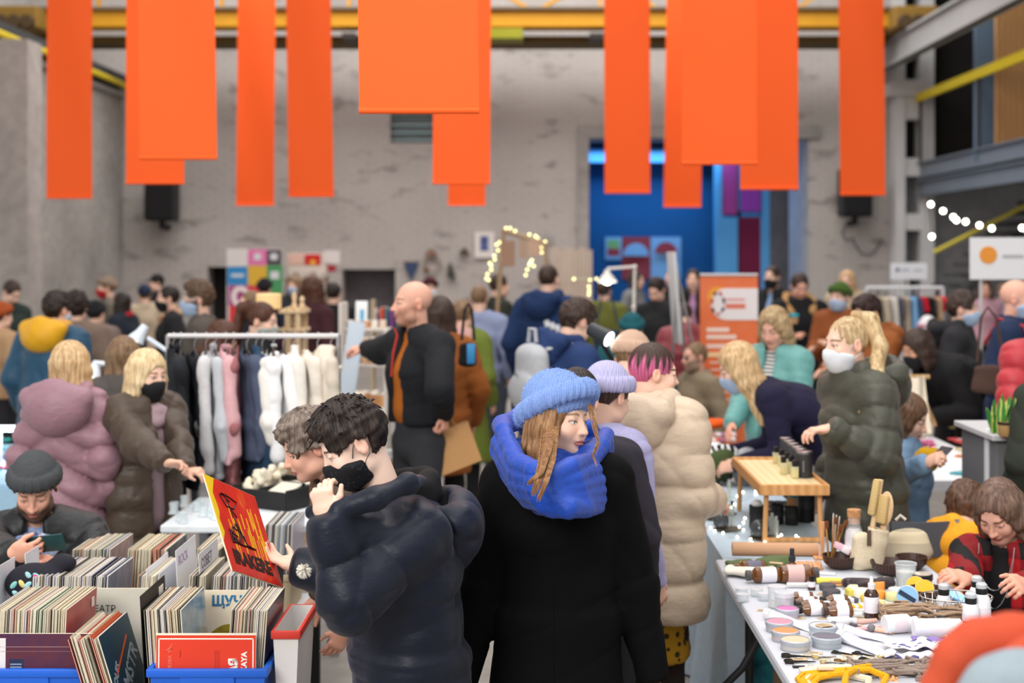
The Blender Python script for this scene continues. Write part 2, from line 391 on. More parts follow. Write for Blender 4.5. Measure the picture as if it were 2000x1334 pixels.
# ------------------------------------------------------------------ the hall
SB = F / 23.0                                   # scale at the back wall
def bx(name, x0, x1, y0, y1, z0, z1, mat, parent=None, bev=0):
    o = MB().box(((x0 + x1) / 2, (y0 + y1) / 2, (z0 + z1) / 2), (x1 - x0, y1 - y0, z1 - z0), 0, bev).build(name, mat, parent, False)
    return o
def ST(*a, **k): return struct(bx(*a, **k))
BRICK = M('b9b3af', .9, 'brick'); CONC = M('b5b0ab', .85, 'concrete', dark='8f8b87'); FLOOR = M('a8a39c', .55, 'concrete', dark='8b8680', sc=.5)
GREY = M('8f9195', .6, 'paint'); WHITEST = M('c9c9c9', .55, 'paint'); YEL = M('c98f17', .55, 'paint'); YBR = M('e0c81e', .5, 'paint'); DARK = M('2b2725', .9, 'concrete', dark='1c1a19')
ORANGE = M('ff6527', .62, 'plain', spec=.2); STEEL = M('6d757f', .5, 'paint'); BLACK = M('18181a', .5)
def cells(lo, hi, cuts): return sorted({lo, hi} | {c for c in cuts if lo < c < hi})
def wall_holes(name, x0, x1, z0, z1, y, th, holes, mat):
    xs = cells(x0, x1, [h for q in holes for h in q[:2]]); zs = cells(z0, z1, [h for q in holes for h in q[2:]]); m = MB()
    for a, b in zip(xs, xs[1:]):
        run = None
        for c, d in zip(zs, zs[1:]):
            inside = any(q[0] <= (a + b) / 2 <= q[1] and q[2] <= (c + d) / 2 <= q[3] for q in holes)
            if not inside: run = (run[0], d) if run else (c, d)
            if (inside or d == zs[-1]) and run: m.box(((a + b) / 2, y + th / 2, (run[0] + run[1]) / 2), (b - a, th, run[1] - run[0])); run = None
    return struct(m.build(name, mat, None, False))
wx = lambda p: X(p, SB); wz = lambda p: Z(p, SB)
ST('floor', -14, 16, -8, 32, -.2, 0, FLOOR)
holes = [(wx(1150), wx(1580), -1, wz(270)), (wx(405), wx(446), .9, wz(521)), (wx(668), wx(772), .9, wz(526)), (wx(762), wx(848), wz(279), wz(222))]
wall_holes('wall_back', -9, wx(1744), 0, 8.5, 23, .5, holes, BRICK)
ST('trim_1', wx(1128), wx(1150), 22.92, 23, 0, wz(244), CONC); ST('trim_2', wx(1150), wx(1600), 22.92, 23, wz(270), wz(244), CONC)
# niches and the louvred window in the back wall
ST('niche_1', wx(395), wx(455), 23.45, 23.6, .6, wz(505), DARK); ST('niche_2', wx(655), wx(785), 23.45, 23.6, .6, wz(510), M('77757a', .9, 'concrete', dark='56555a'))
tw = bx('window_1', wx(762), wx(848), 23.3, 23.34, wz(279), wz(222), M('a9c3c6', .3)); struct(tw)
for i in range(4): bx('slat', wx(762), wx(848), 23.12, 23.26, wz(275 - i * 15), wz(271 - i * 15), M('8fb0b4', .5), tw)
# passage behind the doorway; blue stage light put into wall and trim colours
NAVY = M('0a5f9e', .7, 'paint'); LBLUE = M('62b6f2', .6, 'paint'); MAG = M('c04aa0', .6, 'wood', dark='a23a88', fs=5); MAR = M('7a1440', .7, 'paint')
sp = F / 26.0
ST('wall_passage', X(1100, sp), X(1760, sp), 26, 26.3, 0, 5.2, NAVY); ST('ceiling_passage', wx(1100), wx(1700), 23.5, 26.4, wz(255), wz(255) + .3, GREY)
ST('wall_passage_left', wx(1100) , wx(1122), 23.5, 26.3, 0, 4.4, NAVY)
sq = F / 25.2
def PB(name, x0, x1, y0, y1, m, d=.3, yy=25.2): return ST(name, X(x0, F / yy), X(x1, F / yy), yy, yy + d, Z(y1, F / yy), Z(y0, F / yy), m)
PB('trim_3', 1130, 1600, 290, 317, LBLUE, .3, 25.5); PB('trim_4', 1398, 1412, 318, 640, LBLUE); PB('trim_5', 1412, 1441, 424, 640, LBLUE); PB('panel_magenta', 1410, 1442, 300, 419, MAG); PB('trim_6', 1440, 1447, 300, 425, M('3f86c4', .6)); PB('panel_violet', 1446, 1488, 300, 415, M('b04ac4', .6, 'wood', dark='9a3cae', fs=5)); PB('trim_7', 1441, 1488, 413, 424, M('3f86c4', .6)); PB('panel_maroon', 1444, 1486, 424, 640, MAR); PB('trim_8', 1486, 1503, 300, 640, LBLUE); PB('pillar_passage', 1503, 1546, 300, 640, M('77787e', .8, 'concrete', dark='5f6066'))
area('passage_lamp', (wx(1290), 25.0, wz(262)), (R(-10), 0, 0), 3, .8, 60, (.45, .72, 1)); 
ST('wall_jamb', wx(1580), wx(1600), 23.5, 24.8, 0, 5, M('b4b9c6', .85, 'concrete', dark='a0a5b2'))  # bluish cast of the passage light put into the concrete colour
# posters in the passage
def flat_sign(name, label, cat, x0, x1, y0, y1, yy, mat, th=.02, group=None):
    s_ = F / yy; t = thing(name, label, cat, (X((x0 + x1) / 2, s_), yy, Z(y1, s_)), group); bx('board', X(x0, s_), X(x1, s_), yy, yy + th, Z(y1, s_), Z(y0, s_), mat, t); return t
def disc(parent, name, px, py, r, yy, mat, half=0, th=.006, n=28):
    s_ = F / yy; m = MB(); rr = r / s_; pts = [(X(px, s_) + rr * math.cos(a), Z(py, s_) + rr * math.sin(a)) for a in [(math.pi if half else 2 * math.pi) * i / n for i in range(n + (1 if half else 0))]]
    m.prism(pts, th, 1, (0, yy - th / 2, 0)); return m.build(name, mat, parent, False)
def rect(parent, name, x0, x1, y0, y1, yy, mat, th=.006): s_ = F / yy; return bx(name, X(x0, s_), X(x1, s_), yy - th, yy, Z(y1, s_), Z(y0, s_), mat, parent)
PLB = M('8cc4f4', .6); PRD = M('a8424e', .6)
p = flat_sign('poster', 'narrow pale blue poster with green and red blocks on the blue passage wall', 'poster', 1182, 1214, 463, 507, 25.97, PLB); rect(p, 'green_block', 1186, 1210, 468, 485, 25.97, M('86c07e', .6)); rect(p, 'red_block', 1186, 1210, 486, 500, 25.97, PRD)
p = flat_sign('poster', 'red poster with a pale blue half disc on the blue passage wall', 'poster', 1215, 1270, 463, 545, 25.97, PRD); disc(p, 'half_disc', 1242, 500, 25, 25.9, PLB, 1)
p = flat_sign('poster', 'pale blue poster with a red half disc on the blue passage wall', 'poster', 1271, 1330, 463, 545, 25.97, PLB); disc(p, 'half_disc', 1301, 495, 22, 25.9, PRD, 1)
# left side: concrete wall, pillar, crane rail with its yellow pipe
ST('wall_left', -7.4, -6.58, 17.4, 23, 0, 4.6, CONC); ST('wall_left_upper', -9.0, -8.1, 6, 23, 4.6, 8.5, M('c9c6c2', .9, 'concrete', dark='aeaaa6')); ST('pillar_left', -8.4, -5.97, 16.9, 17.4, 0, 4.55, M('c0bbb6', .85, 'concrete', dark='a39e99'))
t = thing('crane_rail', 'dark crane rail running along the top of the left wall', 'rail', (-6.5, 20, 4.6)); bx('beam', -6.75, -6.45, 9, 22.9, 4.64, 4.84, M('3c4044', .6, 'paint'), t); bx('ledge', -6.8, -6.5, 9, 22.9, 4.5, 4.58, M('9b9a98', .8, 'paint'), t)
MB().tube([(-6.4, 9, 4.66), (-6.4, 22.2, 4.66), (-6.38, 22.6, 4.62), (-6.1, 22.75, 4.62), (-6.02, 22.78, 4.45), (-6.0, 22.8, 4.2)], .045, 8).build('yellow_pipe', YBR, t)
# travelling crane across the hall
yc = 21.3; sc_ = F / yc; cx = lambda p: X(p, sc_); cz = lambda p: Z(p, sc_)
t = thing('travelling_crane', 'yellow overhead crane bridge spanning the hall high in front of the brick wall', 'crane', (0, yc, 5.2))
bx('girder', cx(95), cx(1740), yc - .2, yc + .2, cz(57), cz(24), YEL, t, .02); bx('top_flange', cx(60), cx(1770), yc - .28, yc + .28, cz(24), cz(19), M('6f6350', .7, 'paint'), t); bx('walkway', cx(60), cx(1742), yc + .2, yc + .9, cz(80), cz(66), M('5c4a22', .8, 'paint'), t)
for a, b, c_, d in ((193, 19, 193, -120), (433, 19, 433, -120), (682, 19, 682, -120), (1172, 19, 1172, -120), (990, -8, 1036, 20), (1052, 20, 1110, -14), (1285, 20, 1240, -14), (1560, 16, 1600, -14)): MB().box(((cx(a) + cx(c_)) / 2, yc, (cz(b) + cz(d)) / 2), (.05, .08, math.hypot(cx(c_) - cx(a), cz(d) - cz(b))), rot=Matrix.Rotation(math.atan2(cx(c_) - cx(a), cz(d) - cz(b)), 3, 'Y')).build('truss_member', YEL, t, False)
for a, b in ((20, 100), (1728, 1812)):
    q = bx('end_carriage', cx(a), cx(b), yc - .6, yc + .6, cz(66), cz(24), M('8a6a2c', .75, 'paint'), t, .03)
    for i in range(3): MB().cyl((cx(a + 16 + i * 24), yc - .6, cz(56)), .1, .12, 16, .01, Matrix.Rotation(R(90), 3, 'X')).build('wheel', M('4c3a20', .6, 'paint'), q)
bx('hoist_box', cx(958), cx(1022), yc - .3, yc + .2, cz(81), cz(61), M('8c8c18', .6, 'paint'), t, .01); bx('hoist_motor', cx(1150), cx(1178), yc - .3, yc + .2, cz(82), cz(70), M('2a2622', .6), t, .01); bx('cable_trolley', cx(672), cx(700), yc - .3, yc + .2, cz(82), cz(70), M('2e2620', .6), t, .01)
# right side: riveted column, mezzanine steel, stair
sc2 = F / 22.7
def CB(m, x0, x1, y0, y1, ya=22.5, d=.4): s_ = F / 22.7; m.box(((X(x0, s_) + X(x1, s_)) / 2, ya + d / 2, (Z(y0, s_) + Z(y1, s_)) / 2), (X(x1, s_) - X(x0, s_), d, Z(y0, s_) - Z(y1, s_)), 0)
m = MB()
CB(m, 1744, 1762, -200, 738); CB(m, 1793, 1818, -200, 738)
for a, b in ((-200, -20), (30, 105), (158, 235), (310, 345), (418, 450), (512, 545), (620, 738)): CB(m, 1761, 1794, a, b, 22.53, .34)
CB(m, 1730, 1812, 165, 190, 22.42, .5); CB(m, 1736, 1812, 28, 36, 22.42, .5)
struct(m.build('column_right', WHITEST, None, False))
def ibeam(m, x, w_, y0, y1, z0, z1):
    m.box((x, (y0 + y1) / 2, (z0 + z1) / 2), (w_ * .3, y1 - y0, z1 - z0)); f = (z1 - z0) * .09
    for z in (z0 + f / 2, z1 - f / 2): m.box((x, (y0 + y1) / 2, z), (w_, y1 - y0, f))
m = MB(); ibeam(m, 5.55, .18, 3, 23, 4.86, 5.27); struct(m.build('beam_upper', M('a2a3a4', .55, 'paint'), None, False))
for nm, z0, z1 in (('beam_mezzanine', 3.19, 3.44), ('beam_lower', 2.9, 3.15)): m = MB(); ibeam(m, 6.2, .16, 4, 22.6, z0, z1); struct(m.build(nm, STEEL, None, False))
t = thing('guard_rail', 'yellow guard rail along the edge of the mezzanine', 'railing', (6.15, 14, 3.44)); bx('rail', 6.1, 6.16, 5, 22.6, 4.39, 4.52, YBR, t)
for i in range(6): bx('post', 6.11, 6.15, 7.8 + i * 2.9, 7.84 + i * 2.9, 3.44, 4.4, M('3a3a3c', .6), t)
ST('floor_mezzanine', 6.28, 12, 4, 22.9, 3.1, 3.3, GREY); ST('wall_mezzanine', 6.0, 12, 23.0, 23.4, 3.3, 8.5, DARK); ST('shade_roof_mezzanine', 6.0, 12, 10, 23.2, 7.2, 7.5, DARK); ST('shade_wall_mezzanine', 11.6, 12, 4, 23.2, 3.3, 7.2, DARK)  # roof slab and side wall out of view, added to shade the mezzanine
ST('wall_under_mezzanine', 5.9, 12, 23.0, 23.4, 0, 3.3, M('a3a3a5', .85, 'concrete', dark='8a8a8c'))
t = thing('partition_panel', 'blue grey partition panel standing on the mezzanine', 'panel', (6.45, 19.6, 3.3)); bx('sheet', X(1906, F / 19.6), X(1952, F / 19.6), 19.6, 19.7, 3.3, 6.6, M('5e7288', .6, 'paint'), t)
t = thing('partition_panel', 'bare plywood partition panel on the mezzanine at the right edge', 'panel', (7, 19.3, 3.3)); bx('sheet', X(1946, F / 19.3), 8.2, 19.3, 19.38, 3.3, 6.6, M('b88a58', .65, 'wood', dark='a5784a', fs=4), t)
t = thing('staircase', 'dark steel staircase rising below the mezzanine with a yellow handrail', 'stairs', (7.0, 21, 0)); m = MB(); sS = F / 21
for i in range(9): m.box((X(1880 + i * 22, sS), 21.6, Z(560 - i * 21, sS)), (.3, 1.0, .05))
m.build('steps', M('4a4a4c', .7, 'paint'), t, False); MB().tube([(X(1868, sS), 21, Z(585, sS)), (X(2060, sS), 21, Z(395, sS))], .09, 6).build('stringer', M('3b3b3d', .6, 'paint'), t)
MB().tube([(X(1820, sS), 20.9, Z(493, sS)), (X(1955, sS), 20.9, Z(424, sS)), (X(2040, sS), 20.9, Z(380, sS))], .03, 8).build('handrail', M('d8c94a', .5, 'paint'), t)
# loudspeakers on the back wall
for x0, x1, y0, y1, lb in ((300, 358, 352, 433, 'black loudspeaker on the brick wall under the two left orange banners'), (1629, 1688, 332, 425, 'black loudspeaker on the brick wall behind the rightmost orange banner')):
    t = thing('loudspeaker', lb, 'speaker', (wx((x0 + x1) / 2), 22.7, wz(y1))); bx('cabinet', wx(x0), wx(x1), 22.4, 22.8, wz(y1), wz(y0), BLACK, t, .04); bx('grille', wx(x0 + 4), wx(x1 - 4), 22.38, 22.405, wz(y1 - 5), wz(y0 + 5), M('101012', .8, 'fabric'), t)
    b = MB(); b.tube([(wx((x0 + x1) / 2), 22.6, wz(y1 - 3)), (wx((x0 + x1) / 2), 22.6, wz(y1 + 10)), (wx((x0 + x1) / 2), 22.99, wz(y1 + 12))], .05, 10); b.build('bracket', BLACK, t)
    if x0 > 1000: MB().tube([(wx(1655 + u), 22.97, wz(434 + v)) for u, v in ((0, 0), (-12, 20), (-4, 36), (10, 30), (14, 46), (28, 62), (44, 64), (60, 48), (66, 30))], .012, 5).build('cable', M('5e5e60', .6), t)
# the orange banners: identical strips hung at different distances
BN = [(91, 180, 388, -.0, 'leftmost orange banner, before the concrete wall'), (246, 360, 360, 0, 'orange banner hung behind the wider one near the left loudspeaker'), (273, 424, 312, -4, 'wide orange banner with its lower edge above the left loudspeaker'), (461, 535, 402, 3, 'narrow far orange banner right of the left loudspeaker'), (564, 652, 385, -6, 'orange banner fourth from the left, beside the largest banner'), (702, 936, 222, -3, 'largest and nearest orange banner with a rolled lower hem'), (845, 957, 360, 2, 'orange banner half hidden behind the largest banner'), (875, 948, 402, 0, 'narrow orange banner whose tip shows below the half hidden one in the middle'), (1181, 1270, 378, -1, 'orange banner in front of the blue doorway, left one of four'), (1296, 1369, 405, 6, 'narrow far orange banner against the blue doorway'), (1332, 1478, 322, -1, 'wide orange banner hanging in front of two others by the blue doorway'), (1446, 1559, 371, -1, 'orange banner over the right edge of the blue doorway'), (1641, 1729, 382, -3, 'rightmost orange banner, over the right loudspeaker')]
for x0, x1, yb, drift, lb in BN:
    s_ = (x1 - x0) / .5; y = F / s_; zb = Z(yb, s_); xa = X((x0 + x1) / 2, s_); sl = drift / max(yb, 1) ; zt = 6.4
    t = thing('hanging_banner', lb, 'banner', (xa, y, zb), 'orange banners hung across the hall')
    def fn(u, v, xa=xa, y=y, zb=zb, sl=sl): z = zb + .012 + (zt - zb) * v; return (xa + (u - .5) * .5 + sl * (z - zb) * 1.0, y + .012 * math.sin(u * 5 + z * 1.7) * min(1, (z - zb)), z)
    MB().grid(fn, 10, 26, .003).build('cloth', ORANGE, t)
    MB().tube([(xa + (i / 8 - .5) * .5, y - .006, zb + .012) for i in range(9)], .014, 10).build('hem', ORANGE, t)
    MB().tube([(xa - .27 + sl * (zt - zb), y, zt), (xa + .27 + sl * (zt - zb), y, zt)], .015, 8).build('top_rod', M('77777a', .4), t)
# ------------------------------------------------------------------ people
SKINS = {'fair': 'ecc3ad', 'pale': 'f0cfbd', 'rosy': 'e5b09a', 'tan': 'd5a183', 'olive': 'cf9d7e'}
def hand(S, W, d, n, side, k, curl=.35, spread=.1, thumb=.4, curls=None, fl=1.0):
    d = unit(d); n = unit(A(n) - np.dot(n, d) * d); t = np.cross(n, d) * side    # t: towards the thumb
    S.ecap(W - d * .02 * k, W + d * .03 * k, (.027 * k, .02 * k), (.034 * k, .018 * k), t, .012)
    S.ecap(W + d * .025 * k, W + d * .083 * k, (.036 * k, .0165 * k), (.040 * k, .0135 * k), t, .012)
    S.ell(W + d * .035 * k + t * .022 * k + n * .008 * k, (.02 * k, .03 * k, .016 * k), (t, d, n), .012)
    tips = []
    for i, (off, L) in enumerate(((.03, .066), (.0105, .076), (-.010, .071), (-.029, .055))):
        cu = curls[i] if curls else curl * (1 + .12 * i)
        p = W + d * (.083 - .004 * abs(i - 1)) * k + t * off * k; a = 0.25 * cu; r = (.0092, .0085, .0078, .0066)
        dd = d + t * spread * (1.5 - i) * .6
        for j, f in enumerate((.45, .31, .24)):
            a += cu if j else cu * .7; v = unit(dd) * math.cos(a) + n * math.sin(a); e = p + v * L * f * k * fl
            S.ecap(p, e, r[j] * k, r[j + 1] * k, t, .0035); p = e
        tips.append(p)
    p = W + d * .028 * k + t * .03 * k; a = thumb; v = unit(d * .75 + t * .75 * (1 - a * .6) + n * a)
    e = p + v * .042 * k; S.ecap(p, e, .012 * k, .0098 * k, t, .008); v = unit(v + d * .45 + n * .15 * a - t * .25); S.ecap(e, e + v * .03 * k, .0098 * k, .0072 * k, t, .004)
    return tips
def ik(S0, T, a, b, pole):
    S0, T = A(S0), A(T); v = T - S0; L = np.linalg.norm(v); d = v / max(L, 1e-6)
    if L > (a + b) * .995: L = (a + b) * .995; T = S0 + d * L
    x = (a * a - b * b + L * L) / (2 * L); y = math.sqrt(max(a * a - x * x, 0)); p = A(pole) - np.dot(pole, d) * d
    return S0 + d * x + unit(p) * y, T
def head_mask(S, hp, ax, hs, big=1.0):
    S.ell(hp(0, .030, -.05), (.073 * hs * big, .085 * hs * big, .092 * hs), ax, .006); S.ecap(hp(-.05, .03, -.045), hp(.05, .03, -.045), (.03 * hs, .034 * hs), (.03 * hs, .034 * hs), ax[2], .02)
    S.ell(hp(0, .100, -.038), (.018 * hs, .024 * hs, .034 * hs), ax, .022)
    S.plane(hp(0, .10, -.013), ax[2] * 1 - ax[1] * .32, .01); S.plane(hp(0, .02, -.118), -ax[2] - ax[1] * .15, .01); S.plane(hp(0, .012, 0), -ax[1] + ax[2] * .12, .008)
    S.ell(hp(0, .024, -.045), (.062 * hs, .070 * hs, .08 * hs), ax, .004, '-')
def hair_sdf(S, style, hp, ax, hs, k=1.0):
    w = lambda *v: A(v) * hs
    if style == 'bald': return
    th = {'short': 0, 'mess': .010, 'curly': .018, 'long': .006, 'bob': .010, 'pony': 0, 'crop': -.004, 'wavy': .012}[style]
    S.ell(hp(0, -.016, .034), w(.082 + th, .1 + th, .097 + th), ax, .01)
    if style in ('mess', 'curly'): S.ell(hp(0, .055, .088), w(.06, .045, .04), ax, .03); S.ell(hp(0, .0, .115), w(.06, .06, .03), ax, .03)
    S.ell(hp(0, .118, -.028 + (0 if style == 'bob' else .015)), w(.068, .085, .098), ax, .012, '-')
    if style in ('short', 'mess', 'curly', 'crop', 'pony'):
        for i in (-1, 1):
            S.ell(hp(i * .085, .045, -.055), w(.06, .05, .062), ax, .012, '-'); S.ell(hp(i * .085, -.005, -.05 + (.018 if style == 'mess' else 0)), w(.05, .042, .055), ax, .012, '-')
        S.plane(hp(0, -.08, -.078), -ax[2], .012); S.ell(hp(0, .02, -.12), w(.11, .085, .075), ax, .012, '-')
    if style == 'pony':
        S.ell(hp(0, -.085, .085), w(.03, .03, .03), ax, .02)
        S.chain([hp(0, -.10, .10), hp(0, -.155, .06), hp(.0, -.16, -.08), hp(0, -.125, -.30)], [w(.024, .03), w(.04, .035), w(.045, .035), w(.018, .014)], ax[0], .02)
    if style in ('long', 'wavy', 'bob'):
        e = -.13 if style == 'bob' else -.30
        S.ecap(hp(0, -.052, .02), hp(0, -.07, e), w(.084 + th, .052), w(.08 if style != 'bob' else .088, .038 if style != 'bob' else .05), ax[0], .03, cap=.5)
        for i in (-1, 1):
            S.chain([hp(i * .066, -.0, .05), hp(i * .078, .004, -.03), hp(i * .082, -.005, -.1), hp(i * (.088 if style != 'bob' else .07), .012, e - .01)], [w(.022 + th, .04), w(.022 + th, .045), w(.02 + th, .045), w(.018, .026)], ax[0], .025)
    rg = np.random.default_rng(len(S.p)); c0 = hp(0, 0, 0); amp = {'mess': .006, 'curly': .011, 'wavy': .005}.get(style, .0028) * hs; ph = rg.uniform(0, 6, 4)
    def g(P):
        q = (P - c0) / hs; x, y, z = q @ ax[0], q @ ax[1], q @ ax[2]; th_ = np.arctan2(x, -y - .03); o = np.sin(th_ * 26 + 5 * np.sin(z * 14 + ph[0]) + ph[1]) + .7 * np.sin(th_ * 47 + z * 30 + ph[2])
        if style in ('mess', 'curly', 'wavy'): o = .5 * o + np.sin(x * 75 + 2 * np.sin(z * 60 + ph[0])) * np.sin(z * 80 + ph[1]) + np.sin(y * 85 + x * 50 + ph[2]) * np.sin(z * 55 + ph[3])
        return -amp * .6 * o
    S.post.append(g)
def hat_sdf(S, kind, hp, ax, hs, tl=.30, fold=True):
    w = lambda *v: A(v) * hs; b = .012 if kind == 'fluffy' else 0
    S.ell(hp(0, -.016, .05 + b), w(.088 + b, .106 + b, .094 + b), ax, .01)
    S.plane(hp(0, .08, .045 - b * .5), -ax[2] + ax[1] * tl, .01)
    if fold and kind != 'cap':
        n_ = unit(-ax[2] + ax[1] * tl); c = hp(0, -.014, .044)
        ring = Sdf(); 
        for i in range(20):
            a0, a1 = 2 * math.pi * i / 20, 2 * math.pi * (i + 1) / 20
            P = [hp(math.sin(a) * (.089 + b), -.014 + math.cos(a) * (.107 + b), .052 + math.cos(a) * .11 * tl) for a in (a0, a1)]
            S.ecap(P[0], P[1], w(.016 + b * .5, .029 + b * .3), w(.016 + b * .5, .029 + b * .3), (P[0] - c), .006)
    if kind == 'cap':
        S.ell(hp(0, .115, .052), w(.062, .06, .008), ax, .01)
    c0 = hp(0, 0, 0)
    if kind != 'cap':
        def g(P):
            q = (P - c0) / hs; return -.0016 * hs * np.sin(np.arctan2(q @ ax[0], q @ ax[1]) * (44 if kind != 'fluffy' else 36))
        S.post.append(g)
def person(px, top, s, yaw, label, group=None, **o):
    Y = F / s; ya = R(yaw); Fv = A((math.sin(ya), -math.cos(ya), 0)); Lv = A((math.cos(ya), math.sin(ya), 0)); Uv = A((0, 0, 1))
    zt = Z(top, s); hat = o.get('hat'); topo = .155 if hat else (.118 if o.get('hair', ('short',))[0] == 'bald' else (.15 if o.get('hair', ('',))[0] in ('mess', 'curly') else .135))
    hy, hp_, hr = R(o.get('hy', 0)), R(o.get('hp', 0)), R(o.get('hr', 0)); bend = R(o.get('bend', 0))
    def spine(h, lean, u0):
        k = h / 1.75; hs = o.get('hs', min(max(k, .93), 1.05)); d = lambda a: Fv * math.sin(a) + Uv * math.cos(a)
        P0 = Uv * (u0 if u0 is not None else .525 * h) - Fv * (.10 * h * math.sin(lean) if u0 is None else 0)
        C = P0 + .19 * h * d(lean * .85); Nk = C + .105 * h * d(lean + bend * .5); nd = d(lean * .6 + bend); c = Nk + (.091 + o.get('neck', 0)) * h * nd + Fv * (.020 + o.get('hfwd', 0)) * h
        f = Fv * math.cos(hy) + Lv * math.sin(hy); l = Lv * math.cos(hy) - Fv * math.sin(hy); tp = hp_ + lean * o.get('hl', .35)
        f2 = f * math.cos(tp) - Uv * math.sin(tp); u = Uv * math.cos(tp) + f * math.sin(tp)
        u2 = u * math.cos(hr) + l * math.sin(hr); l2 = l * math.cos(hr) - u * math.sin(hr)
        return P0, C, Nk, c, A((l2, f2, u2)), hs, k, d
    top_of = lambda r: max((r[3] + r[5] * (topo * r[4][2] + q * r[4][1]))[2] for q in (0, -.05, .03))
    seat = o.get('seat'); h = o.get('h'); lean = R(o.get('lean', 0)); u0 = None
    if seat: h = h or 1.7; r0 = spine(h, lean, .5); u0 = .5 + zt - top_of(r0)
    elif h is None:
        lo, hi = .9, 2.4
        for _ in range(30): h = (lo + hi) / 2; lo, hi = (h, hi) if top_of(spine(h, lean, None)) < zt else (lo, h)
    else:
        lo, hi = 0, R(100)
        for _ in range(30): lean = (lo + hi) / 2; lo, hi = (lean, hi) if top_of(spine(h, lean, None)) > zt else (lo, lean)
    P0, C, Nk, c, ax, hs, k, dd = spine(h, lean, u0)
    base = A((X(px, s), Y, 0)) - A((c[0], c[1], 0))
    P0, C, Nk, c = P0 + base, C + base, Nk + base, c + base
    hp = lambda x, y, z: c + hs * (x * ax[0] + y * ax[1] + z * ax[2])
    fem = o.get('fem', 0); sw = (.098 if fem else .112) * h * o.get('sw', 1); sd = dd(lean + bend * .4); fwd2 = unit(np.cross(Lv, sd)) * -1
    if np.dot(fwd2, Fv) < 0: fwd2 = -fwd2
    Sh = [Nk - sd * .03 * h + Lv * sw * i + fwd2 * .0 for i in (1, -1)]
    al = o.get('al', 1); La, Lb = .165 * h * al, .148 * h * al; arms = o.get('arms', (None, None)); El = []; Wr = []; poles = o.get('poles', (None, None))
    for i, (sp, sg) in enumerate(zip(arms, (1, -1))):
        if sp is None: T = Sh[i] + Lv * sg * .075 * k + Fv * .05 * k - Uv * .50 * k
        elif sp[0] == 'W': T = A(sp[1])
        else: T = base + Lv * sp[0] + Fv * sp[1] + Uv * sp[2]
        pole = -Uv * .6 - Fv * .7 + Lv * sg * .35 if poles[i] is None else Lv * poles[i][0] + Fv * poles[i][1] + Uv * poles[i][2]
        e, T = ik(Sh[i], T, La, Lb, pole); El.append(e); Wr.append(T)
    # legs
    Hp = [P0 + Lv * .052 * h * i - Uv * .01 for i in (1, -1)]; Kn = []; An = []; step = o.get('step', (.02, -.03)); turn = o.get('legs')
    for i, sg in enumerate((1, -1)):
        if seat: kn = Hp[i] + Fv * .235 * h + Lv * sg * .03; an = base * 1; an = A((kn[0], kn[1], 0)) + Uv * .08 + Fv * .03; kn[2] = max(kn[2], .44)
        else: an = A((Hp[i][0], Hp[i][1], .075)) + Fv * (step[i] + (.06 * math.sin(lean))) + Lv * sg * .015; kn = (Hp[i] + an) / 2 + Fv * .03
        Kn.append(kn); An.append(an)
    fine = o.get('fine', min(max(1.7 / s, .0026), .012)); cell = o.get('cell', min(max(4.5 / s, .0065), .024))
    root = thing('person', label, 'person', (base[0], base[1], 0), group)
    # ---- the body: one surface from crown to soles
    B = Sdf(); W = lambda *v: A(v) * hs
    for i in (0, 1): B.chain([Hp[i], Kn[i], An[i] - Uv * .03], [.06 * k, .045 * k, .035 * k])
    for i in (0, 1): B.ecap(An[i] - Uv * .035, An[i] + Fv * .10 - Uv * .045, .03, .024)
    B.ecap(P0, C, (.115 * k, .08 * k), (.12 * k, .085 * k), Lv, .05).ecap(C, Nk - sd * .02, (.12 * k, .085 * k), (.06 * k, .05 * k), Lv, .05)
    B.ecap(Sh[0], Sh[1], .035 * k, .035 * k, k=.05)
    for i in (0, 1): B.chain([Sh[i], El[i], Wr[i]], [.036 * k, .030 * k, .024 * k])
    B.ecap(Nk - sd * .04, hp(0, -.022, -.05), (.058 * k, .055 * k), W(.052, .055), Lv, .02)
    # head
    B.ell(hp(0, -.012, .034), W(.074, .094, .084), ax, .01); B.ell(hp(0, .030, -.035), W(.057, .064, .076), ax, .03)
    B.ell(hp(0, .063, -.093), W(.026, .024, .019), ax, .035); B.ecap(hp(-.045, .02, -.068), hp(.045, .02, -.068), W(.02, .03), W(.02, .03), ax[2], .03)
    for i in (-1, 1): B.ell(hp(i * .036, .066, -.028), W(.024, .022, .024), ax, .025)
    B.ecap(hp(-.03, .077, .025), hp(.03, .077, .025), W(.009, .012), W(.009, .012), ax[1], .02)
    for i in (-1, 1): B.ell(hp(i * .031, .1, .004), W(.018, .017, .0105), ax, .012, '-')
    for i in (-1, 1): B.ell(hp(i * .031, .0745, .003), W(.0128, .0128, .0128), ax, .003); B.ell(hp(i * .032, .081, .0115), W(.0175, .008, .005), ax, .004)
    B.ecap(hp(0, .084, .018), hp(0, .109, -.026), W(.0065, .008), W(.0085, .009), ax[0], .012); B.ell(hp(0, .108, -.029), W(.0115, .0125, .0095), ax, .006)
    for i in (-1, 1): B.ell(hp(i * .0115, .098, -.031), W(.0075, .0105, .0075), ax, .005); B.ell(hp(i * .0065, .104, -.038), W(.0035, .005, .003), ax, .002, '-')
    B.ell(hp(0, .089, -.05), W(.024, .0095, .012), ax, .012); B.ell(hp(0, .0945, -.0565), W(.0215, .0075, .0048), ax, .003); B.ell(hp(0, .093, -.0668), W(.018, .0085, .0058), ax, .004)
    B.ell(hp(0, .104, -.0612), W(.024, .011, .0013), ax, .0025, '-'); B.ell(hp(0, .097, -.077), W(.02, .008, .004), ax, .008, '-')
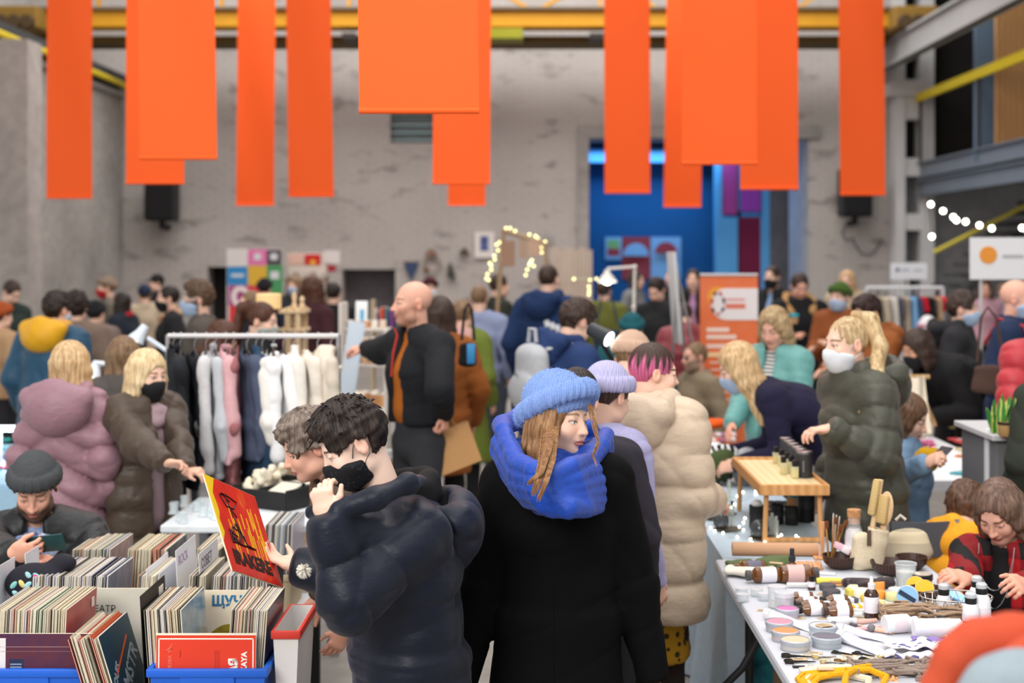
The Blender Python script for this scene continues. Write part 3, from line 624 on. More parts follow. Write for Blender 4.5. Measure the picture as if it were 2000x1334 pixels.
    for i in (-1, 1):
        if o.get('noear'): break
        B.ell(hp(i * .0775, -.012, -.004), W(.0085, .0185, .031), ax, .008); B.ell(hp(i * .087, -.0085, .0), W(.008, .0105, .019), ax, .004, '-'); B.ell(hp(i * .0765, -.001, -.012), W(.007, .007, .007), ax, .004)
    hsp = o.get('hands', ({}, {})); fines = [(c - .17 * hs, c + .17 * hs, fine)]
    for i, sg in enumerate((1, -1)):
        q = hsp[i] or {}; d = A(q['d']) if 'd' in q else unit(Wr[i] - El[i]); n = A(q['n']) if 'n' in q else (-Lv * sg * .8 + Fv * .2 - Uv * .05 if abs(d[2]) > .7 else -Uv * .6 - Lv * sg * .6)
        if q.get('skip'): continue
        hand(B, Wr[i], d, n, sg * q.get('flip', 1), k * .97, q.get('curl', .35), q.get('spread', .1), q.get('thumb', .4), q.get('curls'))
        e = Wr[i] + d * .09 * k; fines.append((e - .12 * k, e + .12 * k, min(fine * 1.35, .011) if s > 250 else .02))
    tone = A(lin(SKINS[o.get('skin', 'fair')])[:3]); lip = A(lin(o.get('lip', 'c4746c'))[:3]); brow = A(lin(o.get('brow', '4a3428'))[:3]); gx, gz = o.get('gaze', (0, -.001)); lid = o.get('lid', 1.0)
    beard = o.get('beard')
    def colf(V):
        q = (V - c) / hs; x, y, z = q @ ax[0], q @ ax[1], q @ ax[2]; n = len(V); C_ = np.tile(tone, (n, 1)); head = (np.abs(x) < .1) & (np.abs(z) < .16) & (np.abs(y) < .15)
        def bl(m, col): m = np.clip(m, 0, 1)[:, None] * head[:, None]; C_[:] = C_ * (1 - m) + A(col) * m
        fr = y > .045; xa = np.abs(x)
        bl(.35 * np.exp(-((xa - .04) ** 2 + (z + .03) ** 2) / .0005) * fr, tone * A((1.0, .72, .68))); bl(.35 * np.exp(-(x ** 2 + (z + .03) ** 2) / .00022) * (y > .09), tone * A((1., .74, .7)))
        bl(.3 * np.exp(-((xa - .031) ** 2 / .0004 + (z - .002) ** 2 / .00016)) * fr, tone * A((.78, .62, .6))); bl(.55 * (xa > .079), tone * A((1., .74, .68)))
        if beard: bl(np.clip((-.028 - z + .9 * (xa - .03).clip(0) - .5 * (y - .085).clip(0)) / .02, 0, 1) * (y > -.005) * (z > -.13) * o.get('beardk', .9) * (1 - ((xa < .02) & (z > -.048) & (y > .09)) * .2), lin(beard)[:3])
        bl(np.clip(1.4 - ((x / .0245) ** 2 + ((z + .0615 + 6 * x * x) / .0095) ** 2), 0, 1) * 1.5 * (y > .07), lip); bl(np.clip(1.3 - np.abs(z + .0612) / .0014, 0, 1) * (xa < .021) * (y > .07) * .7, lip * .35)
        bl(np.clip(1.6 - np.abs(z - .029 + 5 * (xa - .03) ** 2 * 2.4) / .0032, 0, 1) * (xa > .013) * (xa < .051) * fr, brow)
        ey = ((xa - .031) / .0135) ** 2 + ((z - .0025 + .0006) / (.0052 * lid)) ** 2; ef = y > .06
        bl((ey < 1) * ef, A(lin('e8e2dc')[:3])); ir = ((x - np.sign(x) * .031 - gx) ** 2 + (z - .0025 - gz) ** 2); bl((ir < .0058 ** 2) * (ey < 1) * ef, lin(o.get('iris', '4d5a60'))[:3]); bl((ir < .0028 ** 2) * (ey < 1) * ef, (.01, .01, .01))
        bl(((ey > .85) & (ey < 1.75) & (z > .002)) * ef * .8, tone * A((.12, .08, .07))); bl(((ey > .9) & (ey < 1.5) & (z <= .002)) * ef * .4, tone * A((.4, .3, .28)))
        hd = ~head; C_[hd] = tone * A((.97, .88, .84)); return C_
    # garments hide most of the body; keep it coarse there
    soft(B, 'body', max(cell * 1.3, .02), SKIN, root, fines, colf)
    out = dict(root=root, hp=hp, ax=ax, hs=hs, Wr=Wr, El=El, Sh=Sh, Nk=Nk, C=C, P0=P0, L=Lv, F=Fv, U=Uv, base=base, h=h, k=k, sd=sd, c=c, An=An, Hp=Hp, cell=cell, fine=fine)
    # ---- coat or top
    ct = o.get('coat'); hemz = None
    if ct:
        S = Sdf(); b = ct.get('B', .035); q = ct.get('q'); ch = ct.get('chev'); hem = ct.get('len', .48) * h; fl = ct.get('flare', .02); wd = ct.get('w', 1)
        if seat: hem = P0[2] - .09
        tq = (q[0], q[1], 0) + ((ch,) if ch else ()) if q else None
        hipw, hipd = (.150 if fem else .145) * k * wd + b, .112 * k * wd + b
        up = P0 + (C - P0) * .15
        if hem < P0[2] - .02: Mh = A((P0[0], P0[1], hem)) + A((0, 0, 1)) * .0 + Fv * ct.get('hemf', 0); S.ecap(Mh, up, (hipw + fl, hipd + fl), (hipw, hipd), Lv, .06, '+', tq, cap=.25)
        else: up = P0
        S.ecap(up, C, (hipw, hipd), (.150 * k * wd + b, .108 * k * wd + b), Lv, .06, '+', tq); S.ecap(C, Nk - sd * .05 * k, (.150 * k * wd + b, .108 * k * wd + b), (.105 * k + b, .07 * k + b * .8), Lv, .06, '+', tq)
        if fem: S.ell(C + fwd2 * .07 * k - sd * .01, (.12 * k + b * .5, .06 * k + b * .5, .08 * k), (Lv, fwd2, sd), .06)
        S.ecap(Sh[0] - Lv * .03 * k, Sh[1] + Lv * .03 * k, .05 * k + b * .8, .05 * k + b * .8, Fv, .06)
        S.ecap(Sh[0] - Lv * .04 * k - sd * .01, Nk + sd * .01, .05 * k + b * .6, .045 * k + b * .5, Fv, .06); S.ecap(Sh[1] + Lv * .04 * k - sd * .01, Nk + sd * .01, .05 * k + b * .6, .045 * k + b * .5, Fv, .06)
        sq = (q[0] * .8, q[1] * .9, .02) if q else None; so = ct.get('sl', 1.0)
        for i in (0, 1):
            ed = unit(Wr[i] - El[i]); we = Wr[i] - ed * (.0 if not ct.get('short') else .1)
            S.ecap(Sh[i], El[i], (.052 * k + b * .7) * so, (.046 * k + b * .75) * so, Fv, .03, '+', sq); S.ecap(El[i], we, (.045 * k + b * .75) * so, (.036 * k + b * .45) * so, Fv, .025, '+', sq, cap=.35)
        if hem < P0[2] + .3 and not seat: S.plane((0, 0, hem), (0, 0, -1), .01)
        col_h = ct.get('collar', .05)
        nd = unit(hp(0, -.02, -.05) - Nk)
        if col_h: S.ecap(Nk - nd * .03, Nk + nd * (col_h - .01), (.082 * k + b * .5, .082 * k + b * .5), (.076 * k + b * .35, .078 * k + b * .35), Lv, .03, cap=.3)
        S.ecap(Nk - nd * .005, Nk + nd * .2, (.062 * k + b * .12, .064 * k + b * .12), (.075 * k + b * .12, .078 * k + b * .12), Lv, .012, '-')
        if ct.get('open'):      # an open front: a V cut down the chest shows what is worn below
            S.ecap(Nk + fwd2 * .12 * k + sd * .04, P0 + fwd2 * (hipd + .02) - sd * .3 * k, (.03, .05 + b), (ct['open'], .06 + b), Lv, .015, '-')
        if ct.get('hood'):
            S0 = S; S = Sdf(); hx = Nk - fwd2 * (.085 * k + b) - sd * (.035 + ct.get('hoodz', 0)); hsz = ct.get('hoodsz', 1)
            S.ell(hx, (.135 * k * hsz, .075 * k * hsz + b * .5, .115 * k * hsz), (Lv, fwd2, sd), .02)
            for i in (1, -1): S.chain([hx + Lv * i * .10 * k * hsz + sd * .05 * k, Nk + Lv * i * .085 * k + sd * .045 * k + fwd2 * .01, Nk + Lv * i * .06 * k + fwd2 * (.03 * k + b * .5) + sd * .015], [.034 * k + b * .3, .03 * k + b * .3, .014 * k + b * .15], Lv, .025)
            S.chain([hx + Lv * .11 * k * hsz + sd * .05 * k, hx - fwd2 * .03 + sd * .075 * k, hx - Lv * .11 * k * hsz + sd * .05 * k], [.034 * k + b * .3] * 3, Lv, .03)
            S.ell(hx + fwd2 * .035 + sd * .11 * k, (.085 * k * hsz, .05 * k, .07 * k), (Lv, fwd2, sd), .03, '-'); S.ecap(Nk - nd * .02, Nk + nd * .2, (.06 * k + b * .1, .062 * k + b * .1), (.07 * k, .075 * k), Lv, .012, '-')
            S.wrinkle(ct.get('wr', .006) * 1.4, 30, 4).crease(.006, 12, 3); soft(S, 'hood', cell, ct.get('hoodmat', ct['mat']), root); S = S0
        if ct.get('fur'):
            S0 = S; S = Sdf(); hx = Nk - fwd2 * (.05 * k + b)
            S.chain([Nk + Lv * i * .13 * k + fwd2 * j + sd * u for i, j, u in ((.75, .12, -.08), (1, .03, .02), (.8, -.08, .07), (0, -.14, .08), (-.8, -.08, .07), (-1, .03, .02), (-.75, .12, -.08))], [.035 * k] * 7, Lv, .02)
            S.wrinkle(.012, 90, 2); soft(S, 'fur_trim', max(cell * .6, .007), ct['fur'], root); S = S0
        S.wrinkle(ct.get('wr', .006), ct.get('wf', 26), len(label)).crease(ct.get('cr', .006), ct.get('cf', 11), len(label))
        for fn in ct.get('extra', ()): fn(S, out)
        co = soft(S, ct.get('name', 'coat'), cell, ct['mat'], root); out['coat'] = co
    it = o.get('inner')        # a jumper or shirt showing in the open coat
    if it:
        S = Sdf(); S.ecap(P0 + (C - P0) * (.42 if ct.get('len', 0) > .5 else -.25), C, (.15 * k, .115 * k + .012), (.145 * k, .108 * k + .012), Lv, .05); S.ecap(C, Nk - sd * .02, (.145 * k, .108 * k + .012), (.08 * k, .07 * k), Lv, .05)
        nd = unit(hp(0, -.02, -.05) - Nk); S.ecap(Nk - nd * .05, Nk + nd * .015, .072 * k, .066 * k, Lv, .02, cap=.3); S.ecap(Nk, Nk + nd * .2, .058 * k, .07 * k, Lv, .01, '-'); S.wrinkle(.004, 24, 5)
        soft(S, 'jumper', cell, it, root)
    # ---- legs and shoes
    pm = o.get('pants', M('202126', .8, 'fabric'))
    if pm:
        S = Sdf(); S.ecap(P0 + Uv * .07 * k, P0 - Uv * .05 * k, (.138 * k, .105 * k), (.145 * k, .11 * k), Lv, .04)
        for i in (0, 1): S.chain([Hp[i] - Uv * .03, Kn[i], An[i] - Uv * .01], [(.085 * k, .09 * k), (.062 * k, .062 * k), (.052 * k, .055 * k)], Lv, .03)
        S.wrinkle(.005, 30, 3); soft(S, 'trousers', max(cell, .012), pm, root)
        sm = o.get('shoe', M('1c1c1e', .6, 'fabric'))
        for i in (0, 1):
            S = Sdf(); a = An[i] - Uv * .075; S.ecap(a + Uv * .035 - Fv * .045, a + Uv * .03 + Fv * .135, (.04, .035), (.042, .026), Lv, .03).ecap(a + Uv * .05, a + Uv * .10, .043, .045, Lv, .03); S.plane((0, 0, max(.002, a[2] + .002)), (0, 0, -1), .006)
            soft(S, 'shoe', .013, sm, root)
    # ---- hair, hat, mask
    hm = o.get('hair')
    if hm and hm[0] != 'bald':
        S = Sdf(); hair_sdf(S, hm[0], hp, ax, hs)
        if hat: S.ell(hp(0, -.016, .06), W(.075, .09, .075), ax, .01, '-')
        for fn in o.get('hairx', ()): fn(S, out)
        out['hair'] = soft(S, 'hair', fine * 1.15, hm[1], root, (), o.get('haircol') and (lambda V: o['haircol'](V, out)))
    if hat:
        S = Sdf(); hat_sdf(S, hat[0], hp, ax, hs, *hat[2:]); out['hat'] = soft(S, 'hat', fine * 1.3, hat[1], root)
    mk = o.get('mask')
    if mk:
        S = Sdf(); head_mask(S, hp, ax, hs); m_ = soft(S, 'face_mask', fine * 1.1, mk, root)
        t = MB()
        for i in (-1, 1):
            t.tube([hp(i * .064, .03, -.025), hp(i * .074, .012, .005), hp(i * .082, -.022, .028)], .0014 * hs, 5); t.tube([hp(i * .064, .026, -.085), hp(i * .076, .0, -.05), hp(i * .083, -.022, -.035)], .0014 * hs, 5)
        t.build('ear_loop', mk, m_)
    sc_ = o.get('scarf')
    if sc_:
        S = Sdf(); rx, ry, rr = sc_.get('r', (.09, .095, .042)); nd = unit(hp(0, -.02, -.05) - Nk); f3 = unit(Fv - np.dot(Fv, nd) * nd); n_ = 14
        for lv, gr in sc_.get('rows', ((.02, 1.0),)):
            P = [Nk + nd * lv + (Lv * math.sin(a) * rx + f3 * math.cos(a) * ry) * gr * k - nd * .02 * (1 + math.cos(a)) for a in [2 * math.pi * i / n_ for i in range(n_ + 1)]]
            S.chain(P, [rr * k] * (n_ + 1), Lv, .02)
        if sc_.get('drop'): p = Nk + f3 * ry * 1.1 - nd * .03; S.ecap(p, p - sd * sc_['drop'] + f3 * .01, (.05, .025), (.06, .02), Lv, .03)
        S.wrinkle(.008, 38, 9); soft(S, sc_.get('name', 'scarf'), max(cell * .8, .006), sc_['mat'], root)
    if o.get('glasses'):
        g = MB(); gm = M(o['glasses'], .3)
        for i in (-1, 1): g.tube([hp(i * .031 + .021 * math.cos(a), .098 - .12 * abs(.021 * math.cos(a)), .0 + .017 * math.sin(a)) for a in [2 * math.pi * j / 14 for j in range(14)]], .0016 * hs, 5, True); g.tube([hp(i * .052, .095, .004), hp(i * .07, .06, .008), hp(i * .08, -.01, .006)], .0015 * hs, 5)
        g.tube([hp(-.01, .1, .004), hp(.01, .1, .004)], .0015 * hs, 5); g.build('glasses', gm, root)
        if o.get('shades'):
            for i in (-1, 1): MB().ball(hp(i * .031, .096, 0), .019 * hs, 12, (1, .25, .85), Matrix([list(r) for r in ax]).transposed()).build('lens', M('15161a', .15), root)
    return out
def PF(c, **k): return M(c, .45, 'puffer', **k)
def FB(c, **k): return M(c, .85, 'fabric', **k)
def KN(c, **k): return M(c, .92, 'knit', **k)
JEAN = FB('3b4450'); BLK = FB('17171a'); MBL, MWH, MBK = M('a9bedb', .8, 'fabric'), M('dde1e8', .8, 'fabric'), M('141418', .7, 'fabric')
BRH = HAIR('3a2a22', '1d1512', '5c463a'); DKH = HAIR('241a16', '120d0b', '40322a'); BLO = HAIR('c9a67a', '94744c', 'e8d3ab'); TANH = HAIR('7d6248', '523e2c', 'a58866'); AUB = HAIR('8c643f', '5c3f28', 'b28c62'); RED = HAIR('4a2a1c', '2c1710', '6e4530')
def Wp(px, py, s): return ('W', PT(px, py, s))
def C_(mat, **k): return dict(mat=mat, **k)
# ---- woman in the black coat and blue hat
def strands(path, w_, n, r, seed, mat, parent, name):
    """a lock of hair: n fine strands along a path, fanned by w_ in the middle and gathered at the tip"""
    rg = random.Random(seed); P = [PT(*p) for p in path]; m = MB()
    for i in range(n):
        o = Vector((rg.uniform(-1, 1), rg.uniform(-.6, .6), 0)) * w_; e = rg.uniform(.86, 1.05); pts = []
        for j, p in enumerate(P): f = j / (len(P) - 1); pts.append(P[0].lerp(p, 1) * 1 + o * (1 - .55 * f) + Vector((0, 0, (1 - e) * .08 * f)))
        m.tube(pts, [r * (1 - .8 * (j / (len(P) - 1)) ** 2) for j in range(len(P))], 5)
    return m.build(name, mat, parent)
WB = person(1090, 728, 640, 3, 'woman in a long black coat with fluffy blue beanie, looking to the right', fem=1, hy=50, hp=2, hr=6, gaze=(.002, .001), lip='cc7d74', brow='9a7656', iris='5d7076', skin='fair', noear=1,
    hat=('fluffy', M('7f9cd8', .95, 'knit', fs=60), .6), hair=('long', AUB), al=1.2, arms=((.31, .02, .62), (-.31, .02, .62)), coat=C_(FB('060607', spec=.12), B=.045, cr=.004, len=.28, flare=.05, collar=.03, wr=.005, wf=18), pants=BLK)
for k_, (pa, w_, n) in enumerate([(((1078, 835, 660), (1070, 880, 690), (1056, 925, 712), (1032, 946, 716)), .014, 26), (((1084, 835, 662), (1078, 900, 696), (1066, 945, 716), (1052, 978, 718)), .012, 26), (((1068, 840, 655), (1060, 905, 692), (1050, 945, 716), (1041, 968, 718)), .014, 22), (((1152, 790, 648), (1164, 830, 660), (1168, 865, 668), (1158, 892, 676), (1166, 910, 678)), .004, 9), (((1150, 792, 648), (1160, 840, 664), (1170, 870, 670), (1163, 890, 676)), .005, 7)]): strands(pa, w_, n, .0036 if k_ < 3 else .0018, k_, AUB, WB['hair'], 'front_lock')
S = Sdf(); q = lambda *a: [PT(*p) for p in a]; Lx = [((984, 842), (1010, 903), (1080, 930), (1148, 898)), ((975, 864), (1010, 924), (1080, 946), (1163, 918)), ((975, 888), (1014, 943), (1082, 961), (1170, 938)), ((979, 910), (1022, 960), (1088, 975), (1172, 957)), ((988, 930), (1034, 975), (1098, 986), (1172, 975)), ((1003, 948), (1055, 986), (1110, 992), (1168, 990))]
for i, (a, b, c, d) in enumerate(Lx): S.chain([PT(*a, 636), PT(*b, 668), PT((b[0] + c[0]) / 2, (b[1] + c[1]) / 2 + 3, 686 + i), PT(*c, 692 + i), PT((c[0] + d[0]) / 2, (c[1] + d[1]) / 2 + (2 if i else -2), 684), PT(*d, 654)], [.026, .029, .03, .03, .028, .022], (0, 0, 1), .004)
S.chain(q((984, 842, 636), (982, 830, 612), (1015, 818, 590), (1090, 824, 578), (1150, 838, 592)), [.026, .032, .036, .036, .032], (0, 0, 1), .012); S.chain(q((976, 875, 632), (985, 880, 605), (1090, 880, 575), (1160, 880, 600)), [.03, .04, .04, .034], (0, 0, 1), .02)
S.chain(q((1150, 900, 652), (1172, 872, 634), (1184, 850, 616)), [.028, .03, .026], (0, 0, 1), .01); S.ecap(PT(1166, 905, 640), PT(1190, 874, 622), (.028, .018), (.027, .016), (0, 0, 1), .015); S.chain(q((1165, 935, 640), (1206, 938, 618)), [.03, .016], (0, 0, 1), .02)
S.ecap(WB['Nk'] + A((0, -.03, -.03)), WB['Nk'] + A((0, .0, .06)), .105, .105, k=.03); S.ecap(WB['Nk'] + A((0.01, 0, .03)), WB['Nk'] + A((0.02, -.0, .25)), .078, .115, k=.012, op='-')
S.wrinkle(.0022, 60, 3).wrinkle(.0016, 120, 8); soft(S, 'scarf', .005, M('1646ad', .5, 'puffer', ws=40), WB['root'])
me_ = WB['hat'].data; rg = random.Random(1); m = MB(); vs_ = me_.vertices; og = ORG[WB['hat'].name]
for i in rg.sample(range(len(vs_)), min(2600, len(vs_))):
    p = vs_[i].co + og; n_ = (vs_[i].normal + Vector((rg.uniform(-.6, .6), rg.uniform(-.6, .6), rg.uniform(-.6, .6)))).normalized(); m.tube([p - n_ * .001, p + n_ * rg.uniform(.002, .0065)], [.0007, .0002], 3)
o_ = m.build('fuzz', M('93afe6', .95, 'fabric'), WB['hat']); o_['kind'] = 'stuff'
m = MB(); m.box(PT(1082, 1200, 690), (.004, .012, .62), 0, .001); m.build('placket', FB('030304', spec=.1), WB['root'])
# ---- young man with the red record, and the woman beside him
def ym_tufts(P, n=230):
    m = MB(); rg = random.Random(4); hp = P['hp']
    for i in range(n):
        th = rg.uniform(-2.9, 2.9); v = rg.random() ** .7; x = .088 * math.sin(th) * (1 - v * .75); y = -.016 + .106 * math.cos(th) * (1 - v * .75); z = .04 + .095 * math.sqrt(max(0, 1 - (1 - v * .75) ** 2)) + .0
        if y > .03 and z < .06: continue
        L = rg.uniform(.018, .042) * (1.35 if y > 0 else 1); dx, dy, dz = x * 4 + rg.uniform(-.5, .5), y * 3 + rg.uniform(-.4, .6), .25 + v * .4 + rg.uniform(-.5, .4)
        nn = math.sqrt(dx * dx + dy * dy + dz * dz); dx, dy, dz = dx / nn, dy / nn, dz / nn; cu = rg.uniform(-.5, .5); pts = []
        for t in (0, .35, .7, 1): pts.append(hp(x + dx * L * t + cu * L * t * t * .6, y + dy * L * t + .2 * L * t * t, z + dz * L * t - .5 * L * t * t))
        m.tube(pts, [.0055, .0045, .003, .0006], 5)
    return m
P2 = person(690, 767, 690, -68, 'young man in a dark navy down parka and black mask studying a red record', hp=30, bend=8, lean=5, neck=.035, hfwd=.035, hy=-6, hair=('mess', DKH), skin='pale', lid=.55, gaze=(0, -.004), mask=M('131318', .75, 'spots', c2='2c2c36', fs=70, th=.25), sw=.95,
    arms=(Wp(640, 1012, 735), ('W', (-.715, 4.335, 1.045))), poles=((.25, .55, -1), (-.4, -.2, -1)), hands=(dict(d=(-.25, .0, .95), n=(.3, .95, .1), curl=.75, thumb=.2, spread=.02), dict(d=(-.85, .35, .25), n=(.65, -.2, .7), curl=.3, thumb=.75)),
    coat=C_(PF('0b1324', ws=18, spec=.25), extra=[lambda S, P: S.chain([PT(*p) for p in ((610, 1000, 725), (665, 996, 735), (735, 975, 735), (795, 945, 722), (826, 938, 700))], [.02, .028, .032, .03, .018], (0, 0, 1), .02), lambda S, P: S.ell(PT(700, 1050, 715), (.1, .1, .1), None, .04), lambda S, P: S.wrinkle(.007, 48, 5)], B=.062, len=.3, q=(.17, .010), cr=.0035, cf=13, hood=1, hoodz=.06, hoodsz=1.25, collar=.06, wr=.012, wf=20, hoodmat=PF('0d1528', ws=14, spec=.25)), pants=BLK)
ym_tufts(P2).build('tousled_locks', DKH, P2['hair'])
S = Sdf(); nk = P2['Nk']; S.chain([nk + P2['L'] * math.sin(a) * .088 + P2['F'] * math.cos(a) * .095 + A((0, 0, .05 - .025 * math.cos(a))) for a in [i * .4488 for i in range(15)]], [.034] * 15, (0, 0, 1), .015)
S.chain([nk + P2['L'] * math.sin(a) * .10 + P2['F'] * math.cos(a) * .10 + A((0, 0, .015 - .03 * math.cos(a))) for a in [i * .4488 for i in range(15)]], [.034] * 15, (0, 0, 1), .015); S.wrinkle(.006, 60, 3); soft(S, 'hoodie_collar', .007, FB('0d0d0e'), P2['root'])
m = MB(); rg = random.Random(2); c0 = A(PT(594, 1112, 728))
for i in range(60): d = A((rg.gauss(0, 1), -abs(rg.gauss(0, .5)), rg.gauss(0, 1))); d /= np.linalg.norm(d); m.tube([c0, c0 + d * .012, c0 + d * .022 + A((0, 0, -.004))], [.004, .003, .0005], 4)
m.build('torn_down_tuft', M('e2dcd0', .9), P2['root'])
person(606, 792, 552, -70, 'older woman with curly grey brown hair leaning in beside the young man', hp=14, bend=14, lean=26, fem=1, hair=('curly', HAIR('73645a', '45382f', 'a3978c')), skin='rosy', lid=.6, lip='b06a60', coat=C_(FB('51453c'), B=.035, len=.35, collar=.04, fur=M('6d5038', .95, 'fabric', fs=120)), pants=BLK)
# ---- left side
SM = person(68, 873, 490, 12, 'seated man in a grey beanie and tie dye hoodie looking at his phone', seat=1, h=1.78, hp=28, bend=10, lean=8, hat=('plain', M('45484b', .95, 'fabric')), hair=('crop', BRH), beard='5a4436', skin='rosy', lid=.45, gaze=(0, -.004), brow='6a5040',
    arms=(('W', PT(118, 1110, 520)), Wp(28, 1085, 535)), hands=(dict(curl=.7), dict(d=(.9, -.1, .1), n=(.2, .7, .3), curl=.7, thumb=.5)), coat=C_(PF('15161a'), B=.045, collar=.0, open=.075), inner=M('dfe3ee', .9, 'tiedye', c2='2c3f7a', fs=14), scarf=dict(r=(.10, .10, .036), rows=((.0, 1), (-.035, 1.12)), mat=M('d5dbe9', .9, 'tiedye', c2='2c3f7a', fs=18), name='hoodie_hood'), pants=JEAN)
person(140, 664, 404, 172, 'woman with long blond hair in a mauve hooded puffer coat seen from behind', fem=1, hy=-14, hair=('long', BLO), sw=.92, coat=C_(PF('97727e'), B=.05, len=.3, q=(.14, .028), chev=.7, hood=1, hoodsz=1.35, flare=.03), pants=BLK)
person(288, 680, 402, 52, 'blond bobbed woman in a brown puffer coat and black mask', fem=1, hy=4, hp=8, hair=('bob', HAIR('dcc296', 'ab8a5c', 'f0e2bf')), mask=MBK, brow='8a6a4a', arms=(Wp(372, 962, 425), Wp(378, 958, 440)), hands=(dict(d=(.9, -.2, 0), n=(0, .3, -1), curl=.6), dict(d=(.9, .1, 0), n=(0, -.3, -1), curl=.6)), coat=C_(PF('4a3d32'), B=.055, len=.33, q=(.13, .014), collar=.03, open=.05), inner=KN('ad929c'), scarf=dict(r=(.085, .095, .04), rows=((.01, 1), (-.03, 1.15)), mat=KN('b1979f'), name='knit_cowl'), pants=BLK)
person(243, 655, 350, 170, 'woman with straight brown hair behind the two puffer coats', fem=1, hair=('long', TANH), coat=C_(FB('55504c'), len=.4), pants=BLK)
person(112, 565, 270, 168, 'person in a deep teal parka with a yellow lined hood, from behind', lean=10, hair=('mess', DKH), mask=MBL, hy=-12, coat=C_(PF('1d4a66'), B=.06, len=.3, hood=1, hoodsz=1.2, hoodmat=PF('e0a516'), flare=.05), pants=BLK)
